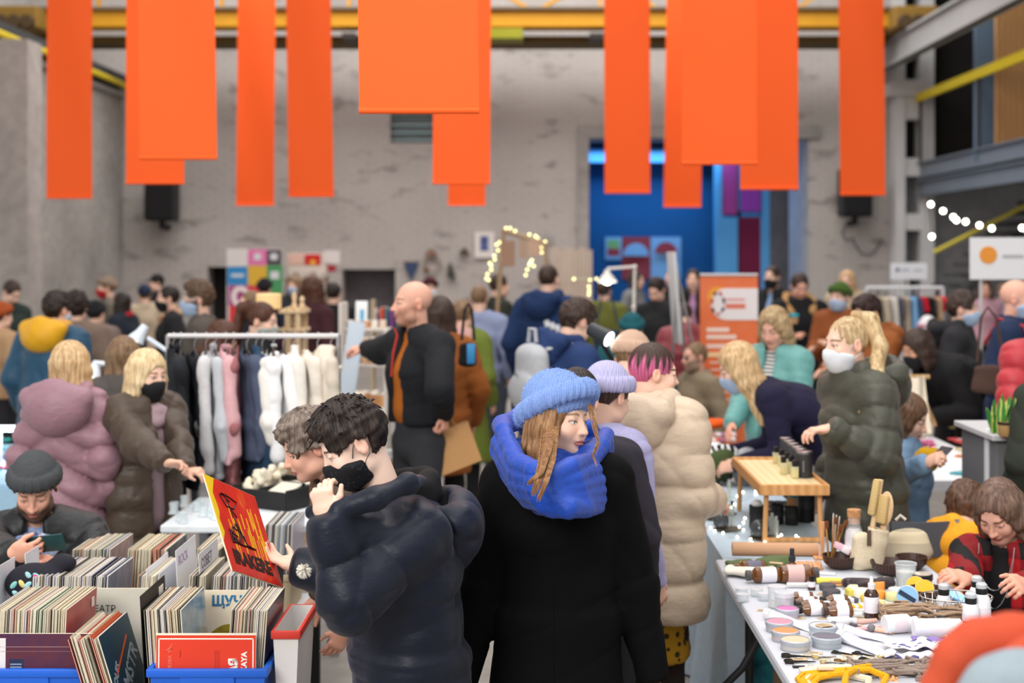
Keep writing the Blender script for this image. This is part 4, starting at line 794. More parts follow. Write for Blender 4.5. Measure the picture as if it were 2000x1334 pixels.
bgp = [
 (22, 545, 190, 60, 'dark haired man in green looking down by the left pillar', dict(hp=35, hair=('short', BRH), coat=C_(FB('26332f')))),
 (2, 585, 230, 150, 'person in a rust beanie at the left edge', dict(hat=('plain', KN('a84e22')), hair=('short', BRH), coat=C_(FB('b08e6a')))),
 (150, 566, 240, 182, 'person with fuzzy dark hair and taupe coat beside the yellow hood', dict(hair=('curly', DKH), coat=C_(FB('7a685c'), len=.33))),
 (208, 537, 165, -70, 'person in a taupe beanie and red mask facing left', dict(hat=('plain', KN('8a7766')), hair=('short', TANH), mask=M('b01824', .8, 'fabric'), coat=C_(FB('6b6258')))),
 (187, 583, 210, 172, 'person in a black beanie and taupe coat, from behind', dict(hat=('plain', KN('1d1d20')), hair=('short', DKH), coat=C_(FB('7c6c64'), B=.05))),
 (237, 570, 180, -110, 'dark haired woman in navy holding a red cloth', dict(fem=1, hair=('long', DKH), coat=C_(FB('1b2330')), scarf=dict(r=(.08, .09, .03), mat=FB('a81a24'), drop=.4))),
 (305, 533, 138, -60, 'person in a black cap farthest left of the bearded man', dict(hat=('cap', FB('18181b')), hair=('short', DKH), coat=C_(FB('2a2c33')))),
 (282, 553, 160, 205, 'person in a navy cap and beige jacket', dict(hat=('cap', FB('1e2a44')), hair=('short', BRH), coat=C_(FB('b5a58e'), B=.05))),
 (328, 556, 207, -72, 'dark haired person in a black coat and patterned scarf facing left', dict(hair=('short', DKH), mask=MBK, coat=C_(FB('1d1e21')), scarf=dict(mat=M('b09a80', .9, 'splash', stops=[(.3, 'a33a34'), (.5, 'c9b48e'), (.7, '6a3a38')]), drop=.25))),
 (386, 543, 262, -78, 'bearded man with mop of brown hair and light blue mask facing left', dict(hair=('mess', HAIR('55402f', '33241a', '7a6048')), beard='3c2a20', mask=MBL, glasses='c9d0d8', coat=C_(KN('5d564f'), B=.03, len=.46, collar=.02))),
 (433, 625, 318, 88, 'auburn haired woman in glasses bending behind the clothes rack', dict(fem=1, hp=30, hair=('bob', RED), glasses='1a1a1c', skin='rosy', coat=C_(FB('8b5a50')))),
 (512, 586, 300, 82, 'woman with a dark wavy ponytail and pale mask facing right', dict(fem=1, hp=12, hair=('pony', RED), hairx=[], mask=M('a3aba4', .8, 'fabric'), coat=C_(FB('1b1a1d')))),
 (488, 566, 222, -58, 'person with light brown hair and mask in navy by the colourful poster', dict(hair=('short', TANH), mask=MBL, coat=C_(FB('161b29')))),
 (517, 540, 158, 178, 'person in a black beanie with an orange collar in front of the poster', dict(hat=('plain', KN('18181e')), hair=('short', DKH), coat=C_(FB('1a2233')), scarf=dict(mat=FB('e0482e')))),
 (574, 538, 152, -15, 'masked person with fringe below the stall sign', dict(fem=1, hair=('bob', TANH), mask=MBL, coat=C_(FB('34363c')))),
 (612, 538, 212, 150, 'person with long dark brown hair and maroon top facing away', dict(fem=1, hair=('long', RED), coat=C_(FB('3c1a22'), len=.4))),
 (652, 550, 185, 172, 'person in a black coat standing by the white shelf', dict(hair=('short', DKH), coat=C_(FB('121215'), B=.05, len=.25))),
 (840, 538, 160, 5, 'person in a dark red beanie and cream fleece by the wreath', dict(hat=('plain', KN('4a1a22')), hair=('short', BRH), mask=MWH, coat=C_(M('c8b8a0', .95, 'fabric'), B=.06))),
 (858, 577, 300, -155, 'brown haired woman in a rust coat behind the bald man', dict(fem=1, hair=('long', BRH), coat=C_(FB('8f501c'), len=.33), pants=BLK)),
 (905, 583, 250, 160, 'woman in a long olive green coat and pink scarf', dict(fem=1, hair=('short', TANH), coat=C_(FB('66742a'), len=.23, B=.045, flare=.06), scarf=dict(mat=FB('c79a92'), rows=((.02, 1), (-.02, 1.2))), pants=BLK)),
 (936, 555, 214, 178, 'man in a pale steel blue jacket and jeans, from behind', dict(hair=('crop', TANH), coat=C_(FB('8d98b8'), len=.47, collar=.04), pants=JEAN)),
 (975, 533, 185, 118, 'man in a dark green jacket next to the steel blue jacket', dict(hair=('short', BRH), coat=C_(FB('2c3028'), len=.42), pants=JEAN)),
 (1072, 514, 230, 155, 'tall man in a long navy hooded parka with white lettering', dict(hair=('crop', BRH), coat=C_(FB('16305a'), B=.05, len=.22, hood=1, flare=.04), pants=BLK)),
 (1180, 545, 178, 160, 'brown haired person in an olive jacket below the desk lamp', dict(hair=('short', BRH), coat=C_(FB('666a2c'), B=.045))),
 (1234, 606, 265, 175, 'person in a round teal hat bending away', dict(hat=('plain', FB('12545e')), hair=('short', BRH), coat=C_(FB('13525c'), B=.06))),
 (1243, 528, 142, 60, 'woman with dark wavy hair under the posters', dict(fem=1, hair=('wavy', BRH), coat=C_(FB('77797c')))),
 (1282, 538, 196, -28, 'dark haired man in a charcoal jacket looking down', dict(hp=32, hair=('short', DKH), coat=C_(FB('202225')))),
 (1312, 523, 136, -45, 'person with dark hair in a black top by the passage', dict(hair=('short', DKH), coat=C_(FB('1a1b22')))),
 (1354, 524, 158, -15, 'person in a pink top and black jacket beside the tilted board', dict(hair=('short', BRH), coat=C_(FB('1d1c20'), open=.06), inner=FB('b58ab0'))),
 (1335, 588, 226, 188, 'person in a maroon plaid puffer seen from behind', dict(hp=30, bend=30, hair=('short', BRH), coat=C_(PF('8a3a42'), B=.05, q=(.1, .01)))),
 (1357, 666, 250, -66, 'bearded man in sunglasses left of the orange stand banner', dict(seat=1, hair=('crop', TANH), beard='8d7a68', glasses='17171a', shades=1, skin='rosy', coat=C_(FB('8a7c66'), B=.04))),
 (1508, 518, 170, -38, 'man in a black mask and light blue shirt by the passage', dict(hair=('short', BRH), mask=MBK, coat=C_(FB('1a1b1e'), open=.07), inner=FB('8aa6cc'))),
 (1655, 527, 160, -30, 'fair haired person in a pale coat behind the green beanie', dict(hair=('long', BLO), coat=C_(FB('b9a88e'), B=.05))),
 (1640, 547, 218, -42, 'person in a green beanie and brown coat', dict(hat=('plain', KN('48662a')), hair=('short', TANH), mask=MBL, coat=C_(FB('8d4d24'), B=.05), arms=((.1, .35, 1.2), (-.1, .35, 1.15)))),
 (1881, 565, 265, 68, 'person with dark tousled hair in a black hooded coat and mask', dict(hair=('mess', BRH), mask=MBL, coat=C_(FB('26262a'), B=.05, hood=1, len=.33))),
 (1988, 547, 300, 62, 'man with cropped hair in navy with red backpack straps', dict(hair=('bald', None), mask=MBL, skin='rosy', coat=C_(FB('1a2a4a'), B=.04, len=.42), pants=BLK)),
 (2044, 566, 365, 195, 'person in a red puffer jacket at the right edge', dict(hair=('short', DKH), coat=C_(PF('b8343c'), B=.06, hood=1, q=(.12, .014), len=.42), pants=BLK)),
 (2080, 640, 425, 190, 'person in a dark green coat cut off by the right edge', dict(hair=('short', DKH), coat=C_(FB('2c3128'), B=.05, len=.3), pants=BLK)),
 (1924, 546, 150, -10, 'person in pink far behind under the round logo sign', dict(fem=1, hair=('long', RED), skin='rosy', coat=C_(FB('c79aa8')))),
 (1962, 552, 148, 20, 'person in a pale top far behind the navy jacket', dict(hair=('short', TANH), coat=C_(FB('b9c4d0')))),
 (2012, 535, 166, -20, 'person far behind at the right edge', dict(hair=('short', TANH), coat=C_(FB('7fa3c0')))),
]
PP = {}
for px, top, s, yaw, lb, o in bgp: PP[lb] = person(px, top, s, yaw, lb, **o)
# ---- the bald man with the paper bag
BM = person(806, 550, 352, -52, 'bald bearded man in a dark jacket and rust jumper reaching to the rack', hair=('bald', None), beard='8a5c46', beardk=.45, hy=-18, skin='rosy', brow='8a6a52', arms=(Wp(868, 806, 358), Wp(668, 690, 305)), poles=((.79, .62, -.1), (-.3, 0, -1)), hands=(dict(d=(.05, -.2, -1), n=(-.9, .3, 0), curl=.9), dict(d=(-1, .05, 0), n=(0, .2, -1), curl=.6)),
    coat=C_(FB('16191e'), B=.04, len=.56, open=.085, collar=.045), inner=FB('b5651c'), pants=FB('33353a'))
m = MB(); f = BM['F']; m.tube([PT(x, y, 392) for x, y in ((770, 640), (776, 655), (768, 690), (764, 735))], [.008, .014, .014, .012], 6, flat=.5); m.build('zip_lining', M('b02a22', .6, 'fabric'), BM['root'])
# ---- centre
NV = person(1126, 577, 335, 128, 'man in a navy hooded sweatshirt with a pale grey backpack', hp=22, bend=14, lean=10, hair=('mess', BRH), coat=C_(FB('1f3664'), B=.05, len=.42, hood=1), pants=JEAN)
person(1234, 638, 412, 150, 'person in a ribbed beige beanie with a cream collar', hp=26, bend=14, hat=('plain', KN('c8a792', fs=40)), hair=('short', TANH), fem=1, coat=C_(FB('e2dac8'), B=.04))
person(1186, 696, 525, 140, 'person in a ribbed lavender knit hat beside the beige beanie', hp=20, bend=10, fem=1, hat=('plain', KN('b3b0d6', fs=40)), hair=('short', BRH), coat=C_(KN('aaa6cc'), B=.04))
person(1128, 712, 548, 165, 'dark haired person hidden behind the blue beanie', hair=('short', DKH), hp=10, coat=C_(FB('2a2630'), B=.03))
def pinkcol(V, P):
    q = (V - P['c']) / P['hs']; z = q @ P['ax'][2]; x = q @ P['ax'][0]; n = len(V); f = np.clip((.055 - z + .03 * np.sin(np.arctan2(x, q @ P['ax'][1]) * 15)) / .03, 0, 1)[:, None]; st = (.75 + .25 * np.sin(np.arctan2(x, -(q @ P['ax'][1])) * 40))[:, None]
    return (A(lin('4a352c')[:3]) * (1 - f) + A(lin('dc6d9c')[:3]) * f) * st
PK = person(1276, 665, 480, 150, 'woman with pink and brown hair in a long cream puffer coat', fem=1, hy=-46, hp=8, hair=('short', M('dc6d9c', .5, 'attr')), haircol=pinkcol, skin='fair', arms=((.2, .22, .98), (-.2, .22, .98)), poles=((.1, -.3, -1), (-.1, -.3, -1)), coat=C_(PF('cdb8a0'), B=.07, w=1.1, len=.32, q=(.165, .02), hood=1, hoodsz=1.15, collar=.07, flare=.03), pants=FB('2a1f1a'))
S = Sdf(); b0 = PK['P0']; S.ecap(A((b0[0], b0[1], .38)), A((b0[0], b0[1], .75)), (.17, .15), (.15, .12), PK['L'], .02, cap=.2); S.wrinkle(.012, 45, 3); soft(S, 'skirt', .014, M('b5851c', .9, 'spots', c2='3a3016', fs=30), PK['root'])
# ---- right side
person(1442, 664, 362, -98, 'blond woman in a dark navy sweater and mask bending over the table', fem=1, h=1.8, hl=.45, hair=('long', BLO), mask=MBL, brow='8a6a4a', arms=((.15, .42, .88), (-.15, .45, .9)), coat=C_(KN('1e1b38'), B=.03, len=.47, collar=.03), pants=M('7276a8', .8, 'fabric'))
person(1512, 597, 315, -38, 'woman with long wavy fair hair in a sea green padded jacket', fem=1, hp=24, hair=('wavy', HAIR('a88d68', '75593a', 'cdb48c')), skin='rosy', mask=None, arms=((.18, .32, .95), (-.15, .3, .95)), coat=C_(PF('66a09c'), B=.05, len=.42, q=(.07, .006), open=.05, collar=.03), inner=M('e8e6e2', .9, 'stripes', c2='22242c', fs=14), pants=BLK)
OL = person(1654, 613, 432, -72, 'woman with a long blond ponytail, white mask and olive puffer jacket', fem=1, hp=2, lean=7, hair=('crop', HAIR('b89a72', '7d6040', 'e3cfa6')), mask=MWH, brow='6a5038', arms=(Wp(1622, 838, 452), Wp(1600, 960, 420)), poles=((.3, -.7, -.7), None), hands=(dict(d=(-1, -.1, -.05), n=(0, 0, -1), curl=.5), dict(curl=.5)), coat=C_(PF('45453a'), B=.058, len=.36, q=(.13, .013), hood=1, hoodsz=1.15, collar=.06), pants=BLK)
S = Sdf(); hp = OL['hp']; S.chain([hp(.0, -.05, .13), hp(.015, -.12, .10), hp(.07, -.125, -.02), hp(.13, -.06, -.14), hp(.175, .03, -.28), hp(.18, .05, -.42)], [.02, .036, .038, .036, .032, .008], OL['ax'][0], .02); S.wrinkle(.006, 90, 2); soft(S, 'ponytail', .006, HAIR('c4a67a', '8a6a44', 'e8d6b0'), OL['hair'])
person(1562, 530, 198, 4, 'man in a black parka with a fur trimmed hood holding a cup', hp=22, hair=('short', BRH), skin='rosy', arms=((.1, .33, 1.18), (-.12, .33, 1.2)), coat=C_(FB('16171b'), B=.055, len=.3, fur=M('b58e5c', .95, 'fabric', fs=120)), pants=BLK)
person(1694, 570, 275, -62, 'person in a rust brown hooded jacket with dark hair and mask', hp=18, hair=('mess', HAIR('2c1a18', '180e0c', '4a302a')), mask=MBL, arms=((.1, .35, 1.2), (-.1, .35, 1.15)), coat=C_(FB('8f5022'), B=.055, len=.38, hood=1, hoodsz=1.1), pants=BLK)
person(1792, 640, 285, -72, 'brown haired woman in a black coat bending over the far right table', fem=1, h=1.78, hl=.3, hair=('bob', BRH), skin='tan', mask=MBK, arms=((.18, .4, .9), (-.1, .42, .95)), coat=C_(FB('111113'), B=.06, len=.3, flare=.06), pants=BLK)
PLD = M('b3161f', .85, 'plaid', c2='161416', fs=2.6)
LW = person(1952, 933, 500, -38, 'seated woman in a red plaid shirt and black top looking at her phone', seat=1, h=1.68, fem=1, hp=36, hy=-4, bend=10, lean=8, hair=('long', HAIR('6a5244', '42302a', '94786a')), skin='rosy', lid=.4, gaze=(0, -.004), lip='b5605c', arms=(Wp(1985, 1150, 560), Wp(1892, 1158, 560)), hands=(dict(curl=.6), dict(d=(-.7, -.3, .2), n=(-.3, .3, -.8), curl=.5, spread=.2)), coat=C_(PLD, B=.025, open=.1, collar=.035, name='plaid_shirt'), inner=FB('131316'), pants=BLK)
m = MB(); c0 = LW['Nk'] + LW['F'] * .12
for dr in (.17, .24): m.tube([LW['Nk'] + LW['L'] * .07 * math.cos(a) + LW['F'] * (.105 + .035 * math.sin(a)) + A((0, 0, .02 - dr * math.sin(a))) for a in [math.pi * i / 14 for i in range(15)]], .0016, 5)
m.build('necklace', M('c9ccd0', .25, 'metal'), LW['root'])
person(1884, 934, 440, 150, 'child with brown hair in a yellow hoodie seated with the back turned', seat=1, h=1.45, hp=24, bend=20, lean=22, hair=('mess', HAIR('5a4030', '3a281e', '80604a')), coat=C_(FB('f0a526'), B=.03, hood=1, collar=.03), pants=JEAN)
person(1772, 764, 395, 62, 'seated person with brown hair in a light denim jacket and mustard mittens', seat=1, h=1.5, fem=1, hp=20, hair=('bob', HAIR('6a4c38', '44301f', '8f6e54')), skin='fair', arms=(Wp(1812, 900, 402), Wp(1808, 905, 425)), hands=(dict(curl=.8), dict(curl=.8)), coat=C_(FB('7f9fc0'), B=.04, len=.4), pants=JEAN)
FG = person(2260, 900, 1300, 185, 'out of focus passer-by in a grey jacket and rust shawl at the lower right', hair=('short', BRH), coat=C_(FB('b5472a'), B=.05, len=.4), scarf=dict(r=(.19, .15, .05), rows=((-.05, 1.0), (-.1, 1.2)), mat=FB('c4522c'), name='shawl'), pants=BLK, cell=.012, fine=.006)
S = Sdf(); S.ell(PT(1808, 898, 414), (.06, .06, .06), None, .02).ell(PT(1824, 888, 412), (.04, .035, .035), None, .02); S.wrinkle(.006, 60, 3); soft(S, 'mitten', .009, M('d3a114', .95, 'knit', fs=90), bpy.data.objects[[o.name for o in bpy.data.objects if o.get('label', '').startswith('seated person with brown hair in a light denim')][0]])
# ------------------------------------------------------------------ record stall (left foreground)
def rim_box(name, label, x0, x1, y0, y1, z0, z1, mat, cat='crate', group=None, rimw=.018, th=.006, panel=True, riser=None):
    t = thing(name, label, cat, ((x0 + x1) / 2, (y0 + y1) / 2, z0), group); tp = .015; m = MB(); w_, d = x1 - x0, y1 - y0; cx_, cy = (x0 + x1) / 2, (y0 + y1) / 2
    lo = [(x0 + tp, y0 + tp), (x1 - tp, y0 + tp), (x1 - tp, y1 - tp), (x0 + tp, y1 - tp)]; hi = [(x0, y0), (x1, y0), (x1, y1), (x0, y1)]
    def ins(P, e): return [(p[0] + (e if p[0] < cx_ else -e), p[1] + (e if p[1] < cy else -e)) for p in P]
    vs = [(*p, z0) for p in lo] + [(*p, z1) for p in hi] + [(*p, z1) for p in ins(hi, th)] + [(*p, z0 + th) for p in ins(lo, th)]
    fs = [(0, 3, 2, 1)] + [(i, (i + 1) % 4, 4 + (i + 1) % 4, 4 + i) for i in range(4)] + [(4 + i, 4 + (i + 1) % 4, 8 + (i + 1) % 4, 8 + i) for i in range(4)] + [(8 + i, 8 + (i + 1) % 4, 12 + (i + 1) % 4, 12 + i) for i in range(4)] + [(12, 13, 14, 15)]
    m._add(vs, fs); m.build('body', mat, t, False)
    r = MB(); e = rimw
    for a, b in zip(hi, hi[1:] + hi[:1]):
        c = ((a[0] + b[0]) / 2, (a[1] + b[1]) / 2, z1 - .012); ln = abs(a[0] - b[0]) + abs(a[1] - b[1])
        r.box(c, (ln + e, e, .026) if a[1] == b[1] else (e, ln - e, .026), 0, .003)
    r.build('rim', mat, t)
    if panel: bx('handle_panel', cx_ - w_ * .24, cx_ + w_ * .24, y0 - .004, y0 + .014, z1 - .085, z1 - .022, mat, t, .004)
    if riser: bx('riser', x0 + .03, x1 - .03, y0 + .03, y1 - .03, z0 + .004, riser, M('6b5a48', .8, 'paint'), t)
    return t
BLUE = M('1560d0', .38, 'plain', spec=.5)
TZ = .485
t = thing('low_table', 'low table under the record crates', 'table', (-1.5, 5.3, 0)); bx('tabletop', -1.82, -.9, 4.90, 6.35, TZ - .035, TZ, M('d5d6d8', .6, 'paint'), t, .006); bx('tabletop', -1.83, -.725, 4.40, 4.90, TZ - .035, TZ, M('d5d6d8', .6, 'paint'), t, .006)
for x in (-1.78, -.95):
    for y in (4.98, 6.30): bx('leg', x - .02, x + .02, y - .02, y + .02, 0, TZ - .036, BLACK, t)
for x in (-1.78, -.76): bx('leg', x - .02, x + .02, 4.46, 4.5, 0, TZ - .036, BLACK, t)
sx = lambda p, s=620: X(p, s)
CA = rim_box('plastic_crate', 'blue plastic crate of records at the lower left corner', sx(-90), sx(170), 4.45, 4.88, TZ + .001, .70, BLUE, riser=.553)
CB_ = rim_box('plastic_crate', 'blue plastic crate of records with a red sleeve at its front', sx(297), sx(521), 4.45, 4.83, TZ + .001, .70, BLUE, riser=.553)
rim_box('storage_box', 'white box with red rim to the right of the blue crate', -.817, -.735, 4.52, 4.86, TZ + .001, .80, M('e3dedb', .6, 'paint'), 'box', None, .012, panel=False); 
for o_ in bpy.data.objects:
    if o_.name.startswith('rim') and o_.parent and o_.parent.name.startswith('storage_box'): o_.data.materials[0] = M('cf3a2e', .5)
def tray(label, x0, x1, y0, y1): return rim_box('record_tray', label, x0, x1, y0, y1, TZ + .001, .66, M('b9a98c', .7, 'wood', dark='98886c', fs=4), 'tray', None, .010, .008, False, riser=.551)
tray('wooden tray under the long second row of records', X(46, 556), X(212, 556), 4.98, 5.35); tray('wooden tray under the middle of the second row', X(252, 556), X(352, 556), 4.98, 5.35); tray('wooden tray under the right end of the second row', X(354, 556), X(524, 556), 4.98, 5.35)
tray('wooden tray under the third row near the seated man', X(124, 510), X(298, 510), 5.43, 5.79); tray('wooden tray under the third row right of the grey sleeve', X(300, 510), X(428, 510), 5.43, 5.79); tray('wooden tray under the rearmost records', X(498, 467), X(572, 467), 5.92, 6.28)
# record sleeves: two boards, a fold along the back and the paper inner peeping out of the open side
CREAM = ['d9ceb4', 'cbbd9c', 'e6dfcd', 'c9bfa8', 'e0d6be', 'd3c6a6']
PAL = {'cream': CREAM, 'dark': ['2a2420', '3c332c', '1f1d1f', '4a4038'], 'plastic': ['d3cfd6', 'dcd9dc', 'cac3cf', 'e2dfe0'], 'blue': ['3a5a8a', '2b3560', '6f93b4', '20284a'], 'red': ['b8432c', '98302a', 'c7643c'], 'green': ['4a6a4c', '2f5a58', '7a8448'], 'tan': ['b48e5c', 'a8763c', 'c9a468']}
CNAME = {'cream': 'cream', 'dark': 'dark', 'plastic': 'wrapped', 'blue': 'blue', 'red': 'red', 'green': 'green', 'tan': 'tan'}
def sleeve_mesh(key, face=None, th=.0042, hgt=.313):
    m = MB(); L = .313; b = .0011; g = th / 2
    for s_ in (-1, 1): m.mi = 0; m.box((s_ * (g - b / 2), L / 2, hgt / 2), (b, L, hgt))
    m.mi = 0; m.box((0, L - .0005, hgt / 2), (th, .001, hgt)); m.box((0, L / 2, .0006), (th, L, .0012))
    m.mi = 1; m.box((0, L / 2 - .001, hgt / 2 + .0008), (th - 2 * b - .0006, L - .004, hgt - .003)); me = m.mesh('sleeve')
    c = key; pl = key in PAL['plastic']; me.materials.append(M(c, .25 if pl else .62, 'paper', spec=.5 if pl else .3)); me.materials.append(M('ece7da' if key not in PAL['dark'] else 'bdb6a8', .7, 'paper'))
    return me
SM_ = {}
for k_, cs in PAL.items():
    for c in cs: SM_[c] = sleeve_mesh(c)
NSL = 0
def row(name, x0, x1, yn, zb, n, weights, lean=3, tilt=0, yaw=0, group=None, hsc=1.0, dz=.006):
    """sleeves standing side by side, their open edges towards the aisle; counted from the right end"""
    global NSL
    rg = random.Random(name); keys = [k for k, w_ in weights for _ in range(w_)]
    for i in range(n):
        k_ = rg.choice(keys); c = rg.choice(PAL[k_]); o = bpy.data.objects.new('record_sleeve', SM_[c]); COL.objects.link(o)
        x = x0 + (x1 - x0) * (i + .5) / n; o.location = (x, yn + rg.uniform(0, .012), zb + .0008); o.rotation_euler = (0, R(lean + .5 * math.sin(i * .35) + rg.uniform(-.08, .08)), R(yaw + .5 * math.sin(i * .23 + 1) + rg.uniform(-.08, .08))); o.scale = (1, 1, hsc * rg.uniform(1 - dz * 3, 1))
        NSL += 1; nr = n - i
        tag(o, f"{CNAME[k_]} sleeve, {ordn(nr)} from right in the {name}", 'record', group or f'records in the {name}')
W1 = [('cream', 7), ('plastic', 4), ('dark', 3), ('blue', 1), ('green', 1), ('red', 1), ('tan', 1)]; W2 = [('plastic', 9), ('cream', 4), ('dark', 4), ('blue', 2)]; W3 = [('cream', 9), ('dark', 2), ('tan', 1), ('plastic', 1)]
def rw(name, a, b, s, zt, n, W, **k): row(name, X(a, s), X(b, s), F / s, zt - .313, n, W, **k)
rw('lower left blue crate', -30, 116, 617, .872, 36, W1); rw('red front crate, left bunch', 292, 362, 617, .872, 19, W1, lean=-4); rw('red front crate, right bunch', 436, 504, 617, .872, 20, [('cream', 8), ('dark', 4), ('plastic', 2), ('red', 1), ('blue', 1)], lean=4)
rw('second row, left bunch', 54, 196, 556, .867, 42, W2); rw('second row, middle bunch', 259, 294, 556, .867, 11, W3); rw('second row before the lettered divider', 360, 392, 556, .867, 10, W3); rw('second row, right bunch', 404, 518, 556, .867, 34, [('plastic', 6), ('dark', 6), ('cream', 6), ('red', 1), ('blue', 1)])
rw('third row, left bunch', 132, 200, 510, .867, 22, W1); rw('third row, cream bunch', 240, 288, 510, .867, 13, [('cream', 9), ('tan', 2)]); rw('third row, right bunch', 372, 424, 510, .867, 16, W3); rw('rearmost row', 508, 566, 467, .866, 15, W2)
# the leaning bunch between the two blue crates
LB = thing('record_stand', 'narrow wooden stand holding the leaning sleeves between the blue crates', 'stand', (-1.27, 4.6, 0)); bx('shelf', -1.385, -1.195, 4.42, 4.82, .492, .507, M('6b5a48', .8, 'paint'), LB)
row('leaning bunch between crates', -1.352, -1.262, 4.42, .508, 12, [('cream', 7), ('tan', 2), ('red', 2), ('green', 1), ('dark', 1)], lean=-17, dz=.012)
def LB_(m, name, mat, t): return adopt(t, m.build(name, mat, None, False))
def LASTOBJ(): return COL.objects[-1]
def adopt(t, o): o.parent = t; ORG[o.name] = Vector((0, 0, 0)); return o
def face_sleeve(label, mat, loc, rot, name='record_sleeve', edge='e0d8c4', group=None):
    t = thing(name, label, 'record', loc, group); m = MB(); m.box((0, 0, .1575), (.315, .004, .315), 0, .0008); LB_(m, 'cover', M(edge, .6, 'paper'), t); q = MB(); q.box((0, -.0024, .1575), (.312, .0008, .312)); LB_(q, 'cover_print', mat, t); t.rotation_euler = rot; return t
def LASTOBJ(): return COL.objects[-1]
def on_face(t, name, x0, x1, z0, z1, mat, y=-.0031): return adopt(t, MB().box(((x0 + x1) / 2, y, (z0 + z1) / 2), (x1 - x0, .0007, z1 - z0)).build(name, mat, None))
def adopt(t, o): o.parent = t; ORG[o.name] = Vector((0, 0, 0)); return o
def lt(t, name, body, size, mat, x, z, xd=(1, 0, 0), yd=(0, 0, 1), **k): return adopt(t, text(name, body, size, mat, None, (x, -.0034, z), xd, yd, .0004, **k))
WHT = M('f2ede2', .7); PUR = M('4a2745', .5, 'splash', fs=6, st=(1, 1, 1.5), stops=[(.25, '2a1c48'), (.45, '4c2440'), (.6, '5c2632'), (.8, '3c2a5a')])
t = face_sleeve('dark purple record sleeve facing out at the front of the lower left crate', PUR, (X(84, 622), 4.462, .491), (R(-2), 0, 0))
on_face(t, 'track_box', -.107, -.062, .13, .235, M('1d2848', .6), -.0030); on_face(t, 'label_strip', -.157, -.118, .19, .30, M('dedada', .6)); on_face(t, 'cover_line', -.157, .157, .272, .2735, M('a8868a', .6)); on_face(t, 'cover_line', -.157, .157, .258, .2592, M('8a6a74', .6))
for i in range(9): on_face(t, 'track_line', -.103, -.067, .145 + i * .009, .149 + i * .009, M('8b98b4', .6), -.0036)
RS = M('e23c22', .5, 'paint')
t = face_sleeve('bright red record sleeve facing out at the front of the blue crate', RS, (X(402, 622), 4.462, .491), (R(-2), 0, 0))
for a in ((-.150, .150, .296, .300), (-.150, -.146, .02, .300), (.146, .150, .02, .300)): on_face(t, 'border_line', *a, WHT)
on_face(t, 'cover_band', -.158, .158, .309, .315, M('e9e0cd', .7))
lt(t, 'lettering', 'КАЯ', .036, WHT, .098, .166, (0, 0, 1), (-1, 0, 0), bold=.002); lt(t, 'lettering', 'PSKAYA', .024, WHT, .128, .172, (0, 0, 1), (-1, 0, 0), bold=.001); lt(t, 'lettering', 'ЛЕЛЕК', .014, M('f08a70', .6), -.108, .20, (0, 0, 1), (-1, 0, 0))
m = MB(); m.tube([(-.122, -.0034, .262), (-.112, -.0034, .272), (-.104, -.0034, .262), (-.118, -.0034, .255), (-.106, -.0034, .282)], .0014, 4); adopt(t, m.build('lyre_mark', M('f08a70', .6)))
for i in range(3): on_face(t, 'small_print', .028 + i * .006, .030 + i * .006, .18, .262, M('b02c1c', .6))
on_face(t, 'small_print', -.082, -.079, .24, .262, M('a82818', .6))
# salmon, grey blue, sky and black faces at the ends of the bunches, navy sleeve with lettering
def end_sleeve(label, mat, px, s, zt, lean=3, top=.313, yn=None, yaw=0, sheen=None):
    t = thing('record_sleeve', label, 'record', (X(px, s), yn or F / s, zt - .313)); LB_(MB().box((0, .1565, .1565), (.004, .313, .313), 0, .0008), 'cover', M('dcd5c6', .6, 'paper'), t); LB_(MB().box((.0026, .1565, .1565), (.001, .311, .311)), 'cover_print', mat, t); t.rotation_euler = (0, R(lean), R(yaw)); return t
end_sleeve('salmon red record sleeve closing the lower left crate, seen from the side', M('b9564c', .4, 'splash', fs=5, stops=[(.3, 'a84a44'), (.6, 'c4625a'), (.8, '9c4650')]), 119, 617, .872)
q = thing('price_sticker', 'small white price sticker on the salmon sleeve', 'sticker', (X(119, 617) + .020, 4.77, .84)); bx('paper', -.001 + q.location.x, .0006 + q.location.x, 4.755, 4.782, .818, .848, WHT, q)
end_sleeve('hazy grey blue record sleeve at the right end of the second row left bunch', M('7f8ea4', .2, 'splash', fs=7, spec=.6, stops=[(.3, '6f7f98'), (.55, '8d9bb0'), (.7, 'a98f96'), (.85, '5f6a86')]), 201, 556, .867); end_sleeve('sky picture sleeve in clear plastic ending the left bunch of the red front crate', M('4d7796', .15, 'splash', fs=5, spec=.7, stops=[(.3, '2f5f86'), (.5, '6f97b0'), (.65, 'b9b4a8'), (.8, '5a5048')]), 366, 617, .872, -4)
end_sleeve('dark blue black record sleeve at the right end of the red front crate', M('22233a', .25, 'splash', fs=4, spec=.6, stops=[(.3, '15151f'), (.6, '2b2d4a'), (.8, '3f2a30')]), 508, 617, .872, 4); end_sleeve('faded pink record sleeve ending the third row left bunch', M('a58f8c', .5, 'splash', fs=9, stops=[(.3, '8c7a76'), (.6, 'b8a09c'), (.8, '6f7d5c')]), 206, 510, .867)
end_sleeve('grey record sleeve with a dark picture between third row bunches', M('5a5a5e', .3, 'splash', fs=9, spec=.5, stops=[(.35, '3a3a40'), (.6, '77777c'), (.75, '9aa0b0')]), 330, 510, .867, -2)
row('third row left of the grey sleeve', X(303, 510), X(327, 510), 5.447, .554, 7, [('red', 2), ('cream', 2), ('dark', 2)], lean=-2)
t = end_sleeve('navy record sleeve with grey lettering leaning between the blue crates', M('173a4c', .35, 'splash', fs=3, stops=[(.3, '1f2350'), (.55, '15404c'), (.8, '1c2c4a')]), 0, 617, .821, -17, yn=4.42); t.location = (-1.252, 4.42, .508)
